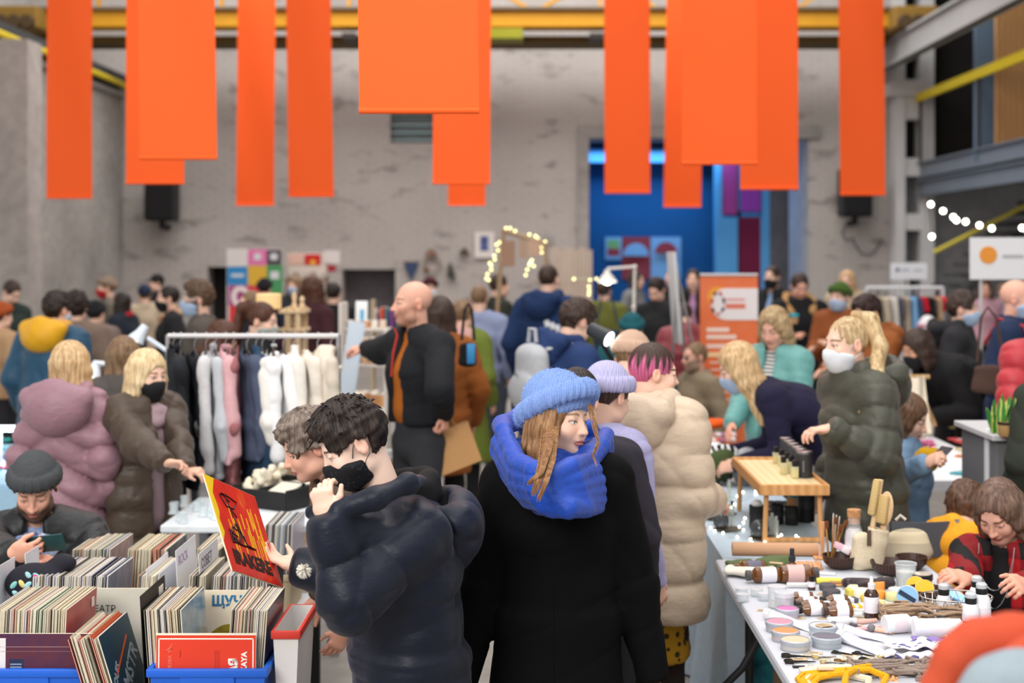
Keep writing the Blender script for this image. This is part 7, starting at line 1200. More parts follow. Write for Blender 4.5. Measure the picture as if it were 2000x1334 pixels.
soft_bag('dark_filler_bag', 'large black bag added for darkness deep under the pale blue table', (1.02, 6.75, 0), (.22, .2, .33), FB('0b0b0d'), 5); soft_bag('dark_filler_bag', 'black bag added for darkness under the right half of the pale blue table', (1.16, 6.3, 0), (.1, .12, .3), FB('101013'), 6); soft_bag('dark_filler_bag', 'black bag added for darkness at the left leg of the pale blue table', (.88, 6.45, 0), (.07, .1, .22), FB('0d0d0f'), 7)  # black bags added to keep the space under the table dark
soft_bag('dark_filler_bag', 'black bag added for darkness under the back of the white table', (1.28, 5.3, 0), (.2, .15, .3), FB('0c0c0e'), 8); soft_bag('red_pouch', 'dark red rounded pouch lying on the black bag by the cloth', (.875, 6.44, .415), (.05, .05, .05), FB('8a1420'), 2)  # the first bag is dark filler added under the white table
q = Vector((1.03, 5.5, 0)); t = thing('cardboard_box', 'brown cardboard box under the middle of the white table', 'box', q); bx('carton', q.x - .07, q.x + .12, q.y - .12, q.y + .12, 0, .40, M('a58a6c', .8, 'paper'), t, .004); bx('flap', q.x - .07, q.x + .12, q.y - .125, q.y - .12, .30, .40, M('b3977a', .8, 'paper'), t)
P_ = [PT(1500, 1150, 520), PT(1494, 1200, 525), PT(1478, 1255, 528), PT(1450, 1305, 530), PT(1405, 1350, 530), Vector((.68, 5.25, .25)), Vector((.69, 5.25, .02))]; t = thing('cable', 'thick black cable hanging under the white table', 'cable', P_[-1]); MB().tube(P_, .014, 10).build('sheath', BLACK, t); MB().tube([P_[0], P_[0] + Vector((0, 0, .03))], .018, 10).build('plug', BLACK, t)
# folding chair behind the brushes
q = Vector((X(1800, 455), F / 455, 0)); t = thing('folding_chair', 'grey folding chair behind the linen bag', 'chair', q); GC = M('55565c', .5)
MB().grid(lambda u, v: q + Vector(((u - .5) * .26, -.03 * math.sin(u * math.pi), .70 + .15 * v)), 12, 6, .012).build('backrest', GC, t); bx('seat', q.x - .19, q.x + .19, q.y - .40, q.y - .03, .43, .455, GC, t, .01) if 0 else bx('seat', q.x - .17, q.x + .17, q.y - .3, q.y, .42, .44, GC, t, .008)
for sg in (-1, 1): MB().tube([q + Vector((sg * .15, 0, .86)), q + Vector((sg * .15, -.02, .43)), q + Vector((sg * .15, -.28, .0))], .012, 8).build('leg', M('b9babd', .3, 'metal'), t); MB().tube([q + Vector((sg * .13, -.26, .42)), q + Vector((sg * .13, .06, 0))], .012, 8).build('leg', M('b9babd', .3, 'metal'), t)
# ------------------------------------------------------------------ pale blue covered table with scents
x0, x1, y0, y1, zt = .782, 1.29, 5.72, 7.56, .762; CLOTH = M('b4c4d2', .85, 'fabric'); t = thing('table', 'table under a pale blue cloth reaching the floor', 'table', (1.06, 6.6, 0)); bx('tabletop', x0 + .02, x1 - .02, y0 + .02, y1 - .02, zt - .034, zt - .004, GREY, t)
for x in (x0 + .06, x1 - .06):
    for y in (y0 + .08, y1 - .08): bx('leg', x - .02, x + .02, y - .02, y + .02, 0, zt - .035, GREY, t)
t = thing('tablecloth', 'pale blue cloth draped over the scent table to the floor', 'tablecloth', (1.06, 6.6, .02)); per = [(x1, y1), (x0, y1), (x0, y0), (x0 + .09, y0)]; L_ = [x1 - x0, y1 - y0, .09]; tot = sum(L_)
def drop(u, v):
    d = u * tot; i = 0
    while i < 2 and d > L_[i]: d -= L_[i]; i += 1
    a, b = Vector(per[i]), Vector(per[i + 1]); p = a + (b - a) * min(1, d / L_[i]); n_ = Vector((0, 1)) if i == 0 else Vector((-1, 0)) if i == 1 else Vector((0, -1)); f = (1 - v) ** 1.3; w_ = .035 * f * (math.sin(u * tot * 26) * .6 + math.sin(u * tot * 15 + 1)) + .03 * f; q = p + n_ * w_; return (q.x, q.y, .012 + (zt - .012) * v)
MB().grid(drop, 150, 14, .003).build('drop', CLOTH, t); m = MB(); m.grid(lambda u, v: (x0 + (x1 - x0) * u, y0 + (y1 - y0) * v, zt + .0015 * math.sin(u * 6) * math.sin(v * 13)), 14, 30, .004); m.build('top', CLOTH, t)
Z2 = zt + .004; T2 = lambda px, py: ON(px, py, Z2)
for i, (px, py, lb) in enumerate([(1392, 988, 'glass orb on a dark tile, nearest the cream coat at the back'), (1402, 1004, 'rearmost glass orb behind the perfume vials'), (1382, 1012, 'dark glass orb left of the middle vials'), (1408, 1034, 'glass orb on a dark tile with a black capped vial'), (1484, 1052, 'largest glass orb on a round dark tile at the front')]):
    q = T2(px, py); rr = (.034, .034, .032, .036, .042)[i]; t = thing('glass_orb', lb, 'ornament', q, 'glass orbs on the pale blue cloth'); MB().lathe([(.0, 0), (rr * 1.75, 0), (rr * 1.8, .006), (0, .007)], q + Vector((.03, 0, 0)), 6 if i != 4 else 24).build('tile', M('4a4238', .3, 'plain', spec=.6), t); MB().lathe([(rr * .55, .007), (rr * .95, .02), (rr, .04), (rr * .85, .065), (rr * .5, .08), (rr * .3, .082)], q, 24).build('orb', M('3c4248', .04, 'clear', alpha=.72, spec=1.0), t); MB().lathe([(0, .008), (rr * .5, .01), (rr * .45, .022), (0, .024)], q, 16).build('candle_stub', M('c9b9b4', .7), t)
for i, (px, py, h_, c, cap) in enumerate([(1394, 1000, .10, 'cfe0dc', 0), (1424, 978, .085, 'dfe2cc', 0), (1404, 1018, .11, 'cfe0dc', 0), (1430, 1030, .10, 'cfd8d2', 1), (1416, 1010, .09, 'd5dfd5', 1), (1496, 1040, .05, '8fc0dc', 0), (1508, 1048, .085, 'd9e2dc', 0), (1516, 1050, .075, 'd9e2dc', 0), (1420, 1032, .06, 'd9e2dc', 0)]):
    q = T2(px, py); rr = .011; t = thing('perfume_vial', f'slim clear perfume vial, {ordn(i + 1)} counted from the back left of the cloth', 'vial', q, 'perfume vials on the pale blue cloth'); MB().lathe([(rr * .9, 0), (rr, .002), (rr, h_), (rr * .6, h_ + .002)], q, 14).build('glass', M(c, .06, 'clear', alpha=.5, spec=.9), t); MB().lathe([(rr * .55, h_), (rr * .6, h_ + .018), (0, h_ + .02)], q, 12).build('cap', BCAP if cap else M('d8dde0', .1, 'clear', alpha=.6), t)
rg = random.Random(9); fl = [(1362, 1010), (1352, 1018), (1350, 1026), (1366, 1026), (1372, 1022), (1388, 1034), (1396, 1040), (1348, 1002), (1404, 976), (1440, 972), (1446, 980), (1451, 964), (1420, 990), (1428, 994), (1435, 988), (1416, 1002), (1455, 1015), (1452, 1024), (1444, 1032), (1452, 1038), (1412, 1044), (1440, 1052), (1466, 1056), (1470, 1064), (1494, 1062), (1498, 1066), (1520, 1052), (1555, 1050), (1560, 1054), (1596, 1056), (1386, 986), (1476, 962), (1476, 968), (1494, 1012), (1526, 1048), (1376, 998)]
t = thing('string_lights', 'string of tiny white lights scattered over the pale blue cloth', 'lights', T2(1420, 1010)); MB().tube([T2(*p) + Vector((0, 0, .003)) for p in sorted(fl, key=lambda p: (p[1] // 14, p[0] * (1 if (p[1] // 14) % 2 else -1)))], .0012, 5).build('wire', M('c9d0cc', .3), t)
for p in fl: MB().ball(T2(*p) + Vector((0, 0, .007)), .0055, 8).build('bulb', M('fffbe8', .4, 'emit', ec='fff6d8', e=9), t)
# bed tray with perfume samples
TRW = M('d8a268', .55, 'wood', dark='c58e56', fs=8); a, b = T2(1462, 1008), T2(1610, 1028); t = thing('bed_tray', 'low wooden bed tray on legs carrying perfume bottles', 'tray', T2(1535, 1020)); zy = zt + .245
ya, yb_ = 6.05, 6.85; xa, xb = X(1492, F / ya), X(1612, F / ya); m = MB(); xa = X(1490, 459); xb = X(1612, 459)
bx('board', xa, xb, ya, yb_, zy - .012, zy, M('ecd5a8', .5, 'wood', dark='e2c796', fs=8), t, .002)
for n_, e in (('front_rail', (xa - .006, xb + .006, ya - .016, ya, zy - .035, zy + .012)), ('back_rail', (xa - .006, xb + .006, yb_, yb_ + .016, zy - .035, zy + .012)), ('side_rail', (xa - .016, xa, ya - .016, yb_ + .016, zy - .035, zy + .012)), ('side_rail', (xb, xb + .016, ya - .016, yb_ + .016, zy - .035, zy + .012))): bx(n_, *e, TRW, t, .004)
for x in (xa + .012, xb - .012):
    for y in (ya + .03, yb_ - .03): MB().tube([(x, y, Z2 + .0005), (x + (.008 if x < 1.1 else -.008), y, zy - .02)], .011, 8).build('leg', TRW, t)
bx('foot_bar', xa + .01, xb - .01, ya + .02, ya + .04, Z2 + .001, Z2 + .02, TRW, t, .004)
ZB = zy + .0005; T3 = lambda px, py: ON(px, py, ZB); CYL = M('34363a', .5)
for i, (px, py) in enumerate([(1546, 902), (1556, 908), (1565, 914), (1574, 921), (1584, 926), (1594, 932)]):
    q = T3(px, py); q.x = min(q.x, xb - .04); q.y = min(max(q.y, ya + .05), yb_ - .05); h_ = .105; r = .036 if i == 5 else .026; t = thing('perfume_box', f'dark grey cylinder box, {ordn(i + 1)} from the back on the wooden tray', 'box', q, 'cylinder boxes on the wooden tray'); MB().lathe([(r * .98, 0), (r, .002), (r, h_), (r * .97, h_ + .001)], q, 24).build('tube', CYL, t); MB().lathe([(r * 1.01, h_), (r * 1.01, h_ + .010), (r * .9, h_ + .012), (0, h_ + .012)], q, 24).build('lid', M('a9a9aa', .3, 'metal'), t)
    m = MB(); m.box(q + Vector((-.3 * r, -r - .0004, h_ * .5)), (.004, .001, .05)); m.build('lettering_strip', M('8a8c90', .6), t)
for i, (px, py) in enumerate([(1516, 905), (1526, 911), (1537, 918), (1545, 924), (1552, 934), (1530, 926)]):
    q = T3(px, py); q.y = min(max(q.y, ya + .03), yb_ - .03); t = thing('perfume_bottle', f'square perfume bottle with yellow liquid, {ordn(i + 1)} from the back on the tray', 'bottle', q, 'perfume bottles on the wooden tray'); MB().box(q + Vector((0, 0, .026)), (.032, .032, .052), 0, .003).build('glass', M('e9e6c8', .05, 'clear', alpha=.5, spec=.9), t); MB().box(q + Vector((0, 0, .02)), (.027, .027, .034), 0, .002).build('liquid', M('e2cf4e', .2), t); MB().box(q + Vector((0, 0, .066)), (.022, .022, .028), 0, .002).build('cap', BCAP, t)
for i, (px, py, r, h_, lb) in enumerate([(1478, 1030, .034, .10, 'black cylinder holding white tissue left of the tray leg'), (1518, 1022, .030, .085, 'black cylinder under the tray, middle'), (1546, 1024, .030, .08, 'shorter black cylinder under the tray, right of the middle one'), (1574, 1018, .040, .15, 'tall black cylinder at the right tray leg')]):
    q = T2(px, py); t = thing('black_canister', lb, 'canister', q, 'black cylinders under the wooden tray'); MB().lathe([(r * .98, 0), (r, .002), (r, h_), (r * .95, h_), (r * .94, h_ - .01), (0, h_ - .011)], q, 24).build('tube', M('222326', .5), t); MB().lathe([(r * 1.004, h_ * .4), (r * 1.006, h_ * .41), (r * 1.006, h_ * .62), (r * 1.004, h_ * .63)], q, 24).build('band', M('2c2d31', .4), t)
    if i == 0: S = Sdf(); S.ell(q + Vector((0, 0, h_ + .006)), (.026, .026, .02)); S.wrinkle(.006, 120, 2); tt = thing('tissue', 'crumpled white tissue in the left black cylinder', 'tissue', q + Vector((0, 0, h_ - .01))); soft(S, 'paper', .005, M('ededf0', .8, 'paper'), tt)
rg = random.Random(4)
for i in range(9): q = T2(1505 + (i % 3) * 16, 985 + (i // 3) * 9); r = .022; t = thing('lid', f'dark metal lid, {ordn(i + 1)} of the heap under the tray', 'lid', q, 'metal lids under the tray'); MB().lathe([(r, .002 + .004 * (i % 2)), (r + .001, .004), (r + .001, .014), (r * .9, .016), (0, .0155)], q, 20).build('cap', M('3a3c3a', .3, 'metal'), t); MB().lathe([(r + .0012, .004), (r + .0016, .005), (r + .0016, .007), (r + .0012, .008)], q, 20).build('rim', M('8d9088', .3, 'metal'), t)
q = T2(1558, 990) + Vector((0, 0, .05)); q = T2(1556, 1000); up('reusable cup with turquoise lid and cork sleeve under the tray', 0, 0, [('cup', [(.026, 0), (.036, .075), (.034, .075), (0, .074)], M('c89468', .7, 'paper')), ('base', [(.0262, 0), (.0285, .022), (.0283, .023)], M('3a3434', .6)), ('lid', [(.038, .072), (.041, .076), (.041, .09), (.034, .104), (.03, .105), (0, .103)], M('1798a6', .4))], 'cup', 'reusable_cup', q=q)
# ------------------------------------------------------------------ table of toys and socks further back, cloths at its front
x0, x1, y0, y1, zg = .80, 1.24, 7.72, 10.88, .765; t = thing('table', 'white table of toys and printed goods behind the scent table', 'table', (1.05, 9, 0)); bx('tabletop', x0, x1, y0, y1, zg - .035, zg, M('eceded', .7, 'fabric'), t, .006); bx('front_drop', x0, x1, y0 - .006, y0, .1, zg - .01, M('dcdee2', .8, 'fabric'), t); bx('side_drop', x0 - .006, x0, y0, y1, .1, zg - .01, M('dcdee2', .8, 'fabric'), t)
for x in (x0 + .04, x1 - .04):
    for y in (y0 + .06, y1 - .06): bx('leg', x - .02, x + .02, y - .02, y + .02, 0, zg - .036, GREY, t)
T4 = lambda px, py: ON(px, py, zg + .001)
ZEB = M('f0f0f0', .9, 'stripes', c2='16161a', fs=9, dist=6, dir='X'); 
def heap(label, p, r3, mat, name, cat, wr=.014, fr=34, seed=1, cell=.011, group=None, floor=None):
    t = thing(name, label, cat, Vector(p) - Vector((0, 0, r3[2])) if floor is None else (p[0], p[1], floor), group); S = Sdf(); S.ell(p, r3).ell(Vector(p) + Vector((r3[0] * .5, 0, r3[2] * .3)), (r3[0] * .5, r3[1] * .7, r3[2] * .7), None, .03); S.wrinkle(wr, fr, seed)
    if floor is not None: S.plane((0, 0, floor), (0, 0, -1), .005)
    soft(S, 'cloth', cell, mat, t); return t
heap('zebra striped cloth hung over the front of the toy table', (X(1398, 364), 7.66, Z(908, 364)), (.14, .045, .10), ZEB, 'zebra_cloth', 'cloth', .01, 30, 3); heap('zebra striped cloth heap beside the cream coat', (X(1366, 368), 7.63, Z(938, 368)), (.10, .04, .06), ZEB, 'zebra_cloth', 'cloth', .012, 40, 4)
heap('folded green cloth bag in front of the zebra cloth', (X(1412, 372), 7.63, Z(922, 372)), (.085, .05, .085), FB('4c5a34'), 'green_bag', 'bag', .016, 26, 6); heap('grey printed cloth right of the green bag', (X(1462, 372), 7.66, Z(925, 372)), (.07, .04, .10), M('a9a9ae', .9, 'splash', fs=20, stops=[(.35, '8b8b90'), (.5, 'b9b9be'), (.7, 'd8d8dc')]), 'grey_cloth', 'cloth', .014, 30, 7)
for i, (px, py, rx, ry, rz, c, lb) in enumerate([(1384, 838, .11, .07, .035, 'f4601c', 'bright orange plush toy on the toy table'), (1348, 826, .08, .06, .03, 'c8323c', 'red folded item behind the orange plush'), (1356, 814, .09, .06, .03, '9cc4bc', 'pale teal folded scarf on the toy table'), (1364, 850, .025, .025, .025, 'ee6a3a', 'small orange ball by the cream coat'), (1380, 855, .03, .03, .03, '8a7a3a', 'khaki small toy beside the orange ball'), (1338, 822, .06, .06, .025, '26262a', 'black flat case behind the white boxes'), (1342, 812, .06, .08, .05, 'e8793a', 'orange cloth lump at the foot of the stand banner')]): heap(lb, T4(px, py) + Vector((0, 0, rz)), (rx, ry, rz), FB(c), 'soft_toy' if 'plush' in lb else 'cloth_item', 'toy' if 'plush' in lb else 'cloth', .008, 40, i + 20, .012)
rg = random.Random(13)
for i in range(14): q = T4(1376 + (i % 7) * 9, 852 + (i // 7) * 10); c = rg.choice(['f0937a', 'e8b4a8', 'd86a5a', 'f4d9d2', 'b87a9a', 'ece6ea']); t = thing('packet', f'small printed packet, {ordn(i + 1)} in the two rows on the toy table', 'packet', q, 'printed packets on the toy table'); MB().box(q + Vector((0, 0, .012)), (.045, .06, .022), R(rg.uniform(-15, 15)), .003).build('pack', M(c, .6, 'paper'), t); MB().box(q + Vector((0, -.01, .0236)), (.025, .02, .001), 0).build('print', M(rg.choice(['fff0ea', 'c84a3a', '6a4a7a']), .6), t)
for i in range(6): q = T4(1436 + (i % 3) * 15, 884 + (i // 3) * 9); c = rg.choice(['f0a08a', 'f4d2c8', 'dfe2e8', 'ee7a62']); t = thing('packet', f'pale pink packet, {ordn(i + 1)} behind the wooden tray', 'packet', q, 'pink packets behind the wooden tray'); MB().box(q + Vector((0, 0, .014)), (.05, .045, .026), R(rg.uniform(-15, 15)), .003).build('pack', M(c, .6, 'paper'), t); MB().box(q + Vector((0, -.008, .0276)), (.03, .015, .001), 0).build('print', M('c85a6a', .6), t)
bx_ = T4(1352, 834); t = thing('white_carton', 'long white carton behind the printed packets', 'box', bx_); bx('carton', bx_.x - .16, bx_.x + .1, bx_.y - .05, bx_.y + .05, zg + .001, zg + .05, M('dfe3e6', .6, 'paper'), t, .003); bx('lid_edge', bx_.x - .162, bx_.x + .102, bx_.y - .052, bx_.y + .052, zg + .04, zg + .052, M('c6ccd0', .6, 'paper'), t, .002)
# ------------------------------------------------------------------ far right table with flat crafts, easel, cabinet with plants
x0, x1, y0, y1, zk = 2.02, 2.72, 7.75, 9.75, .765; t = thing('table', 'white table of flat felt crafts at the right behind the seated people', 'table', (2.4, 9, 0)); bx('tabletop', x0, x1, y0, y1, zk - .03, zk, M('f0f0f2', .6), t, .006); bx('front_edge', x0, x1, y0 - .004, y0, zk - .06, zk - .004, M('d9dbe0', .6), t)
for x in (x0 + .05, x1 - .05):
    for y in (y0 + .06, y1 - .06): bx('leg', x - .02, x + .02, y - .02, y + .02, 0, zk - .03, GREY, t)
T5 = lambda px, py: ON(px, py, zk + .001)
def flatblob(label, px, py, rx, ry, c, seed, name='felt_craft'):
    q = T5(px, py); t = thing(name, label, 'craft', q); rg = random.Random(seed); f = [rg.uniform(0, 6) for _ in range(3)]; m = MB(); pts = []
    for i in range(28): a = 2 * math.pi * i / 28; k_ = 1 + .25 * math.sin(3 * a + f[0]) + .12 * math.sin(7 * a + f[1]); pts.append((rx * k_ * math.cos(a), ry * k_ * math.sin(a)))
    m.prism(pts, .008, 2, q + Vector((0, 0, .0045))); m.build('felt', FB(c), t); MB().tube([q + Vector((-rx * .4, 0, .011)), q + Vector((0, ry * .3, .012)), q + Vector((rx * .4, 0, .011))], .003, 5).build('stitching', FB('ffffff'), t); return t
flatblob('bright pink flat felt shape on the right table', 1798, 864, .075, .12, 'ee6aa4', 1); flatblob('dark pink flat felt shape touching the bright one', 1812, 870, .05, .08, 'd84a8a', 2); flatblob('brick red flat felt shape on the right table', 1878, 862, .07, .11, 'd0504e', 3); flatblob('beige flat craft with brown edge near the cabinet', 1885, 880, .06, .07, 'cdbb92', 4); flatblob('orange brown small craft near the cabinet', 1880, 892, .04, .05, 'c8742e', 5); flatblob('turquoise leaflet at the front of the right table', 1878, 926, .05, .07, '38a0b0', 6, 'leaflet'); flatblob('pale mustard craft at the back of the right table', 1865, 835, .05, .09, 'd2bc7c', 7)
q = T5(1916, 905); up('clear bell shaped glass near the cabinet on the right table', 0, 0, [('glass', [(.05, 0), (.05, .05), (.03, .075), (0, .08)], M('e6e9ec', .06, 'clear', alpha=.4, spec=.9)), ('rim', [(.052, 0), (.053, .004), (.051, .007)], M('d0d4d8', .2, 'clear', alpha=.7))], 'glass', 'glass_bell', q=q)
s_ = 302; q = PT(1786, 850, s_); q.z = .77; LIN = M('d9cdb9', .9, 'fabric'); t = thing('easel', 'wooden A frame hung with linen at the far end of the right table', 'easel', q); top = PT(1785, 733, s_)
for a, b in (((1784, 733), (1826, 832)), ((1784, 733), (1764, 835))): MB().tube([PT(*a, s_), PT(*b, s_)], .016, 8).build('leg', M('c9a476', .6, 'wood', dark='b8925e'), t)
MB().tube([top + Vector((-.06, 0, -.01)), top + Vector((.1, 0, -.01))], .014, 8).build('crossbar', M('c9a476', .6, 'wood', dark='b8925e'), t)
t = thing('linen_cloth', 'natural linen hanging from the wooden A frame', 'cloth', q); m = MB(); a0, a1 = PT(1745, 742, s_ + 2), PT(1808, 735, s_ + 2); b0, b1 = PT(1748, 850, s_ + 8), PT(1815, 845, s_ + 8); m.grid(lambda u, v: (a0.lerp(a1, u)).lerp(b0.lerp(b1, u), v) + Vector((0, -.03 * math.sin(u * 11 + 2 * v) - .05 * v, 0)), 20, 12, .004); m.build('fabric', LIN, t); heap('cream canvas bag slumped on the right table', PT(1782, 838, 306), (.13, .08, .07), FB('d8cbb8'), 'canvas_bag', 'bag', .016, 24, 31)
t = thing('cabinet', 'grey cabinet with potted plants at the right edge', 'cabinet', (2.6, 6.8, 0)); xc = X(1942, 418); GCB = M('77787b', .6, 'paint'); bx('body', xc, xc + .9, 6.62, 7.15, 0, 1.13, GCB, t, .004); bx('top', xc - .03, xc + .93, 6.58, 7.18, 1.131, 1.158, M('c9cacd', .5, 'paint'), t, .004); dq = bx('drawer', xc + .18, xc + .8, 6.605, 6.62, .86, 1.06, M('8b8c90', .6, 'paint'), t, .004); bx('handle', xc + .4, xc + .55, 6.59, 6.606, .94, .96, M('b0b0b2', .3, 'metal'), dq)
t = thing('divider_screen', 'white side panel standing left of the grey cabinet', 'panel', (xc - .1, 6.75, 0)); bx('sheet', X(1924, 412), X(1946, 412) - .012, 6.72, 6.76, 0, Z(838, 412), M('e4e6ea', .6), t, .003); bx('printed_strip', X(1928, 412), X(1936, 412), 6.717, 6.72, Z(890, 412), Z(850, 412), M('b9bdc6', .6), t)
def snake(label, q, n, h_, seed):
    t = thing('snake_plant', label, 'plant', q); rg = random.Random(seed)
    for i in range(n):
        a = rg.uniform(0, 6.28); ln = h_ * rg.uniform(.7, 1.1); le = rg.uniform(.1, .45); d = Vector((math.cos(a) * le, math.sin(a) * le * .6, 1)); w_ = .022; sd = Vector((-math.sin(a + .7), math.cos(a + .7), 0)); m = MB(); m.grid(lambda u, v: q + d * ln * v + sd * (u - .5) * 2 * w_ * (math.sin(math.pi * min(1, .25 + .75 * v)) ** .7 + .02) + Vector((0, 0, -.05 * le * v * v)), 5, 10, .003); m.build('leaf', M('3f8a3c', .5, 'stripes', c2='d5d878', fs=.0 + 12, dir='X', th=.8, dist=2), t)
    return t
qp = Vector((X(1968, 425), F / 425, 1.159)); up('tan ceramic pot with a dark band on the grey cabinet', 0, 0, [('pot', [(.034, 0), (.042, .01), (.045, .07), (.04, .07), (.036, .02), (0, .018)], M('c29a66', .5, 'paper')), ('band', [(.0455, .055), (.046, .056), (.046, .068), (.0455, .069)], M('33281f', .6))], 'pot', 'plant_pot', q=qp); snake('green yellow edged snake plant in the tan pot', qp + Vector((-.02, .0, .03)), 6, .16, 3)
qp = Vector((X(1998, 430), F / 430, 1.159)); up('dark blue glazed pot at the right edge on the cabinet', 0, 0, [('pot', [(.036, 0), (.045, .01), (.05, .085), (.045, .085), (.04, .02), (0, .018)], M('1c2c50', .3, 'splash', fs=30, stops=[(.3, '141c38'), (.6, '24406a'), (.8, '5a4a3a')])), ('rim', [(.05, .08), (.053, .083), (.052, .09), (.047, .09)], M('2a3a5c', .3))], 'pot', 'plant_pot', q=qp); snake('snake plant in the dark blue pot', qp + Vector((0, 0, .03)), 5, .18, 5)
q = PT(1955, 830, 412); snake('snake plant drooping left of the tan pot', Vector((X(1948, 420), 6.66, 1.159)), 4, .15, 8)
q = PT(1822, 905, 420); t = thing('smartphone', 'phone held in the mustard mittens', 'phone', q); m = MB(); m.box((0, 0, 0), (.07, .13, .008), 0, .003); m.xf(Matrix.Translation(q + Vector((.03, 0, .035))) @ Matrix.Rotation(R(-60), 4, 'Z') @ Matrix.Rotation(R(35), 4, 'X')); m.build('case', M('4a3f52', .3), t); m = MB(); m.box((0, 0, .0046), (.064, .124, .001)); m.xf(Matrix.Translation(q + Vector((.03, 0, .035))) @ Matrix.Rotation(R(-60), 4, 'Z') @ Matrix.Rotation(R(35), 4, 'X')); m.build('screen', M('1a1a20', .15), t)
# ------------------------------------------------------------------ things people carry
s_ = 345; p = PT(874, 838, 352); t = thing('paper_bag', 'brown kraft paper carrier bag in the hand of the bald man', 'bag', PT(886, 922, 352)); c0 = PT(884, 876, 352); rt = Matrix.Rotation(R(-20), 4, 'Y') @ Matrix.Rotation(R(14), 4, 'Z'); KB = M('c49562', .75, 'paper'); m = MB(); w_, d, h_ = .125, .045, .115
ring = lambda e, z: [(-w_ + e, -d + e, z), (w_ - e, -d + e, z), (w_ - e, d - e, z), (-w_ + e, d - e, z)]
m._add(ring(0, -h_) + ring(0, h_) + ring(.002, h_) + ring(.002, -h_ + .002), [(3, 2, 1, 0)] + [(i, (i + 1) % 4, 4 + (i + 1) % 4, 4 + i) for i in range(4)] + [(4 + i, 4 + (i + 1) % 4, 8 + (i + 1) % 4, 8 + i) for i in range(4)] + [(8 + i, 8 + (i + 1) % 4, 12 + (i + 1) % 4, 12 + i) for i in range(4)] + [(12, 13, 14, 15)]); m.xf(Matrix.Translation(c0) @ rt); m.build('body', KB, t, False)
for sg in (-1, 1): m = MB(); m.tube([Matrix.Translation(c0) @ rt @ Vector(v) for v in ((-.05, sg * d, h_ - .02), (-.045, sg * d * .8, h_ + .035), (-.03, sg * .02, h_ + .05), (.03, sg * .02, h_ + .05), (.045, sg * d * .8, h_ + .035), (.05, sg * d, h_ - .02))], .007, 6, flat=.4); m.build('handle', KB, t)
Lb, Fb, c0 = NV['L'], NV['F'], NV['C'] - NV['F'] * .185 + A((0, 0, .03)); t = thing('backpack', 'pale grey backpack on the man in the navy hooded sweatshirt', 'backpack', Vector(c0) - Vector((0, 0, .24))); S = Sdf(); S.ecap(c0 + A((0, 0, -.14)), c0 + A((0, 0, .12)), (.15, .085), (.125, .075), Lb, .04); S.ell(c0 - Fb * .075 - A((0, 0, .07)), (.12, .035, .10), (Lb, Fb, A((0, 0, 1))), .02); S.wrinkle(.006, 30, 4); GBP = FB('b4b7bc'); soft(S, 'body', .011, GBP, t)
m = MB(); m.tube([c0 + A((0, 0, .2)) + Lb * .03, c0 + A((0, 0, .275)) + Lb * .02, c0 + A((0, 0, .275)) - Lb * .03, c0 + A((0, 0, .2)) - Lb * .04], .012, 8); m.build('top_loop', GBP, t)
for sg in (1, -1): m = MB(); m.tube([c0 + Lb * sg * .09 + A((0, 0, .16)) + Fb * .03, NV['Nk'] + Lb * sg * .10 * 1.2 - Fb * .06 + A((0, 0, .045)), NV['Nk'] + Lb * sg * .13 + Fb * .07 + A((0, 0, .02)), NV['C'] + Lb * sg * .15 + Fb * .19], [.024, .024, .022, .02], 8, flat=.5); m.build('strap', GBP, t)
m = MB(); cc = c0 - Fb * .118 + A((0, 0, .03)); m.prism([(-.018, -.016), (.018, -.016), (0, .018)], .004, 1); fr = Matrix((Lb, -Fb * -1, A((0, 0, 1)))).transposed().to_4x4(); m.xf(Matrix.Translation(cc) @ fr); m.build('triangle_badge', M('8d9196', .5), t, False)
def carried(label, px, py, s, r3, c, cat='bag', name='shoulder_bag', strap=None): 
    p = PT(px, py, s); t = thing(name, label, cat, p - Vector((0, 0, r3[2]))); S = Sdf(); S.ecap(p - Vector((0, 0, r3[2] * .6)), p + Vector((0, 0, r3[2] * .5)), (r3[0], r3[1]), (r3[0] * .9, r3[1] * .7), (1, 0, 0), .02, cap=.5); S.wrinkle(.006, 40, 3); soft(S, 'body', .011, FB(c), t); q = p + Vector((0, 0, r3[2])); m = MB(); m.tube([q + Vector((-r3[0] * .7, 0, -.02)), q + Vector((-r3[0] * .4, .04, (strap or .3) * .8)), q + Vector((0, .06, strap or .3)), q + Vector((r3[0] * .4, .04, (strap or .3) * .8)), q + Vector((r3[0] * .7, 0, -.02))], .009, 6); m.build('strap', FB(c), t); return t, p
t, p = carried('black shoulder bag with a bright blue patch on the woman in rust', 914, 690, 322, (.055, .045, .10), '17171b', strap=.2); MB().box(p + Vector((.02, -.05, .0)), (.05, .012, .12), .3, .004).build('blue_patch', M('4aa0dc', .4), t)
carried('slate blue tote bag on the olive jacketed person', 1186, 665, 198, (.14, .05, .18), '2a3a52', strap=.3); carried('brown leather bag under the navy jacket at the right', 1935, 738, 312, (.12, .06, .12), '4a342c', strap=.32)
p = PT(1551, 632, 224); t = thing('cup', 'turquoise cup in the hand of the man with the fur hood', 'cup', p); MB().lathe([(.03, 0), (.038, .06), (.036, .06), (.03, .01), (0, .008)], p, 16).build('cup', M('c79a6e', .7, 'paper'), t); MB().lathe([(.04, .058), (.042, .062), (.042, .08), (.034, .088), (0, .087)], p, 16).build('lid', M('1fa5b4', .4), t)
TP = PP['tall man in a long navy hooded parka with white lettering'] if 'tall man in a long navy hooded parka with white lettering' in PP else None
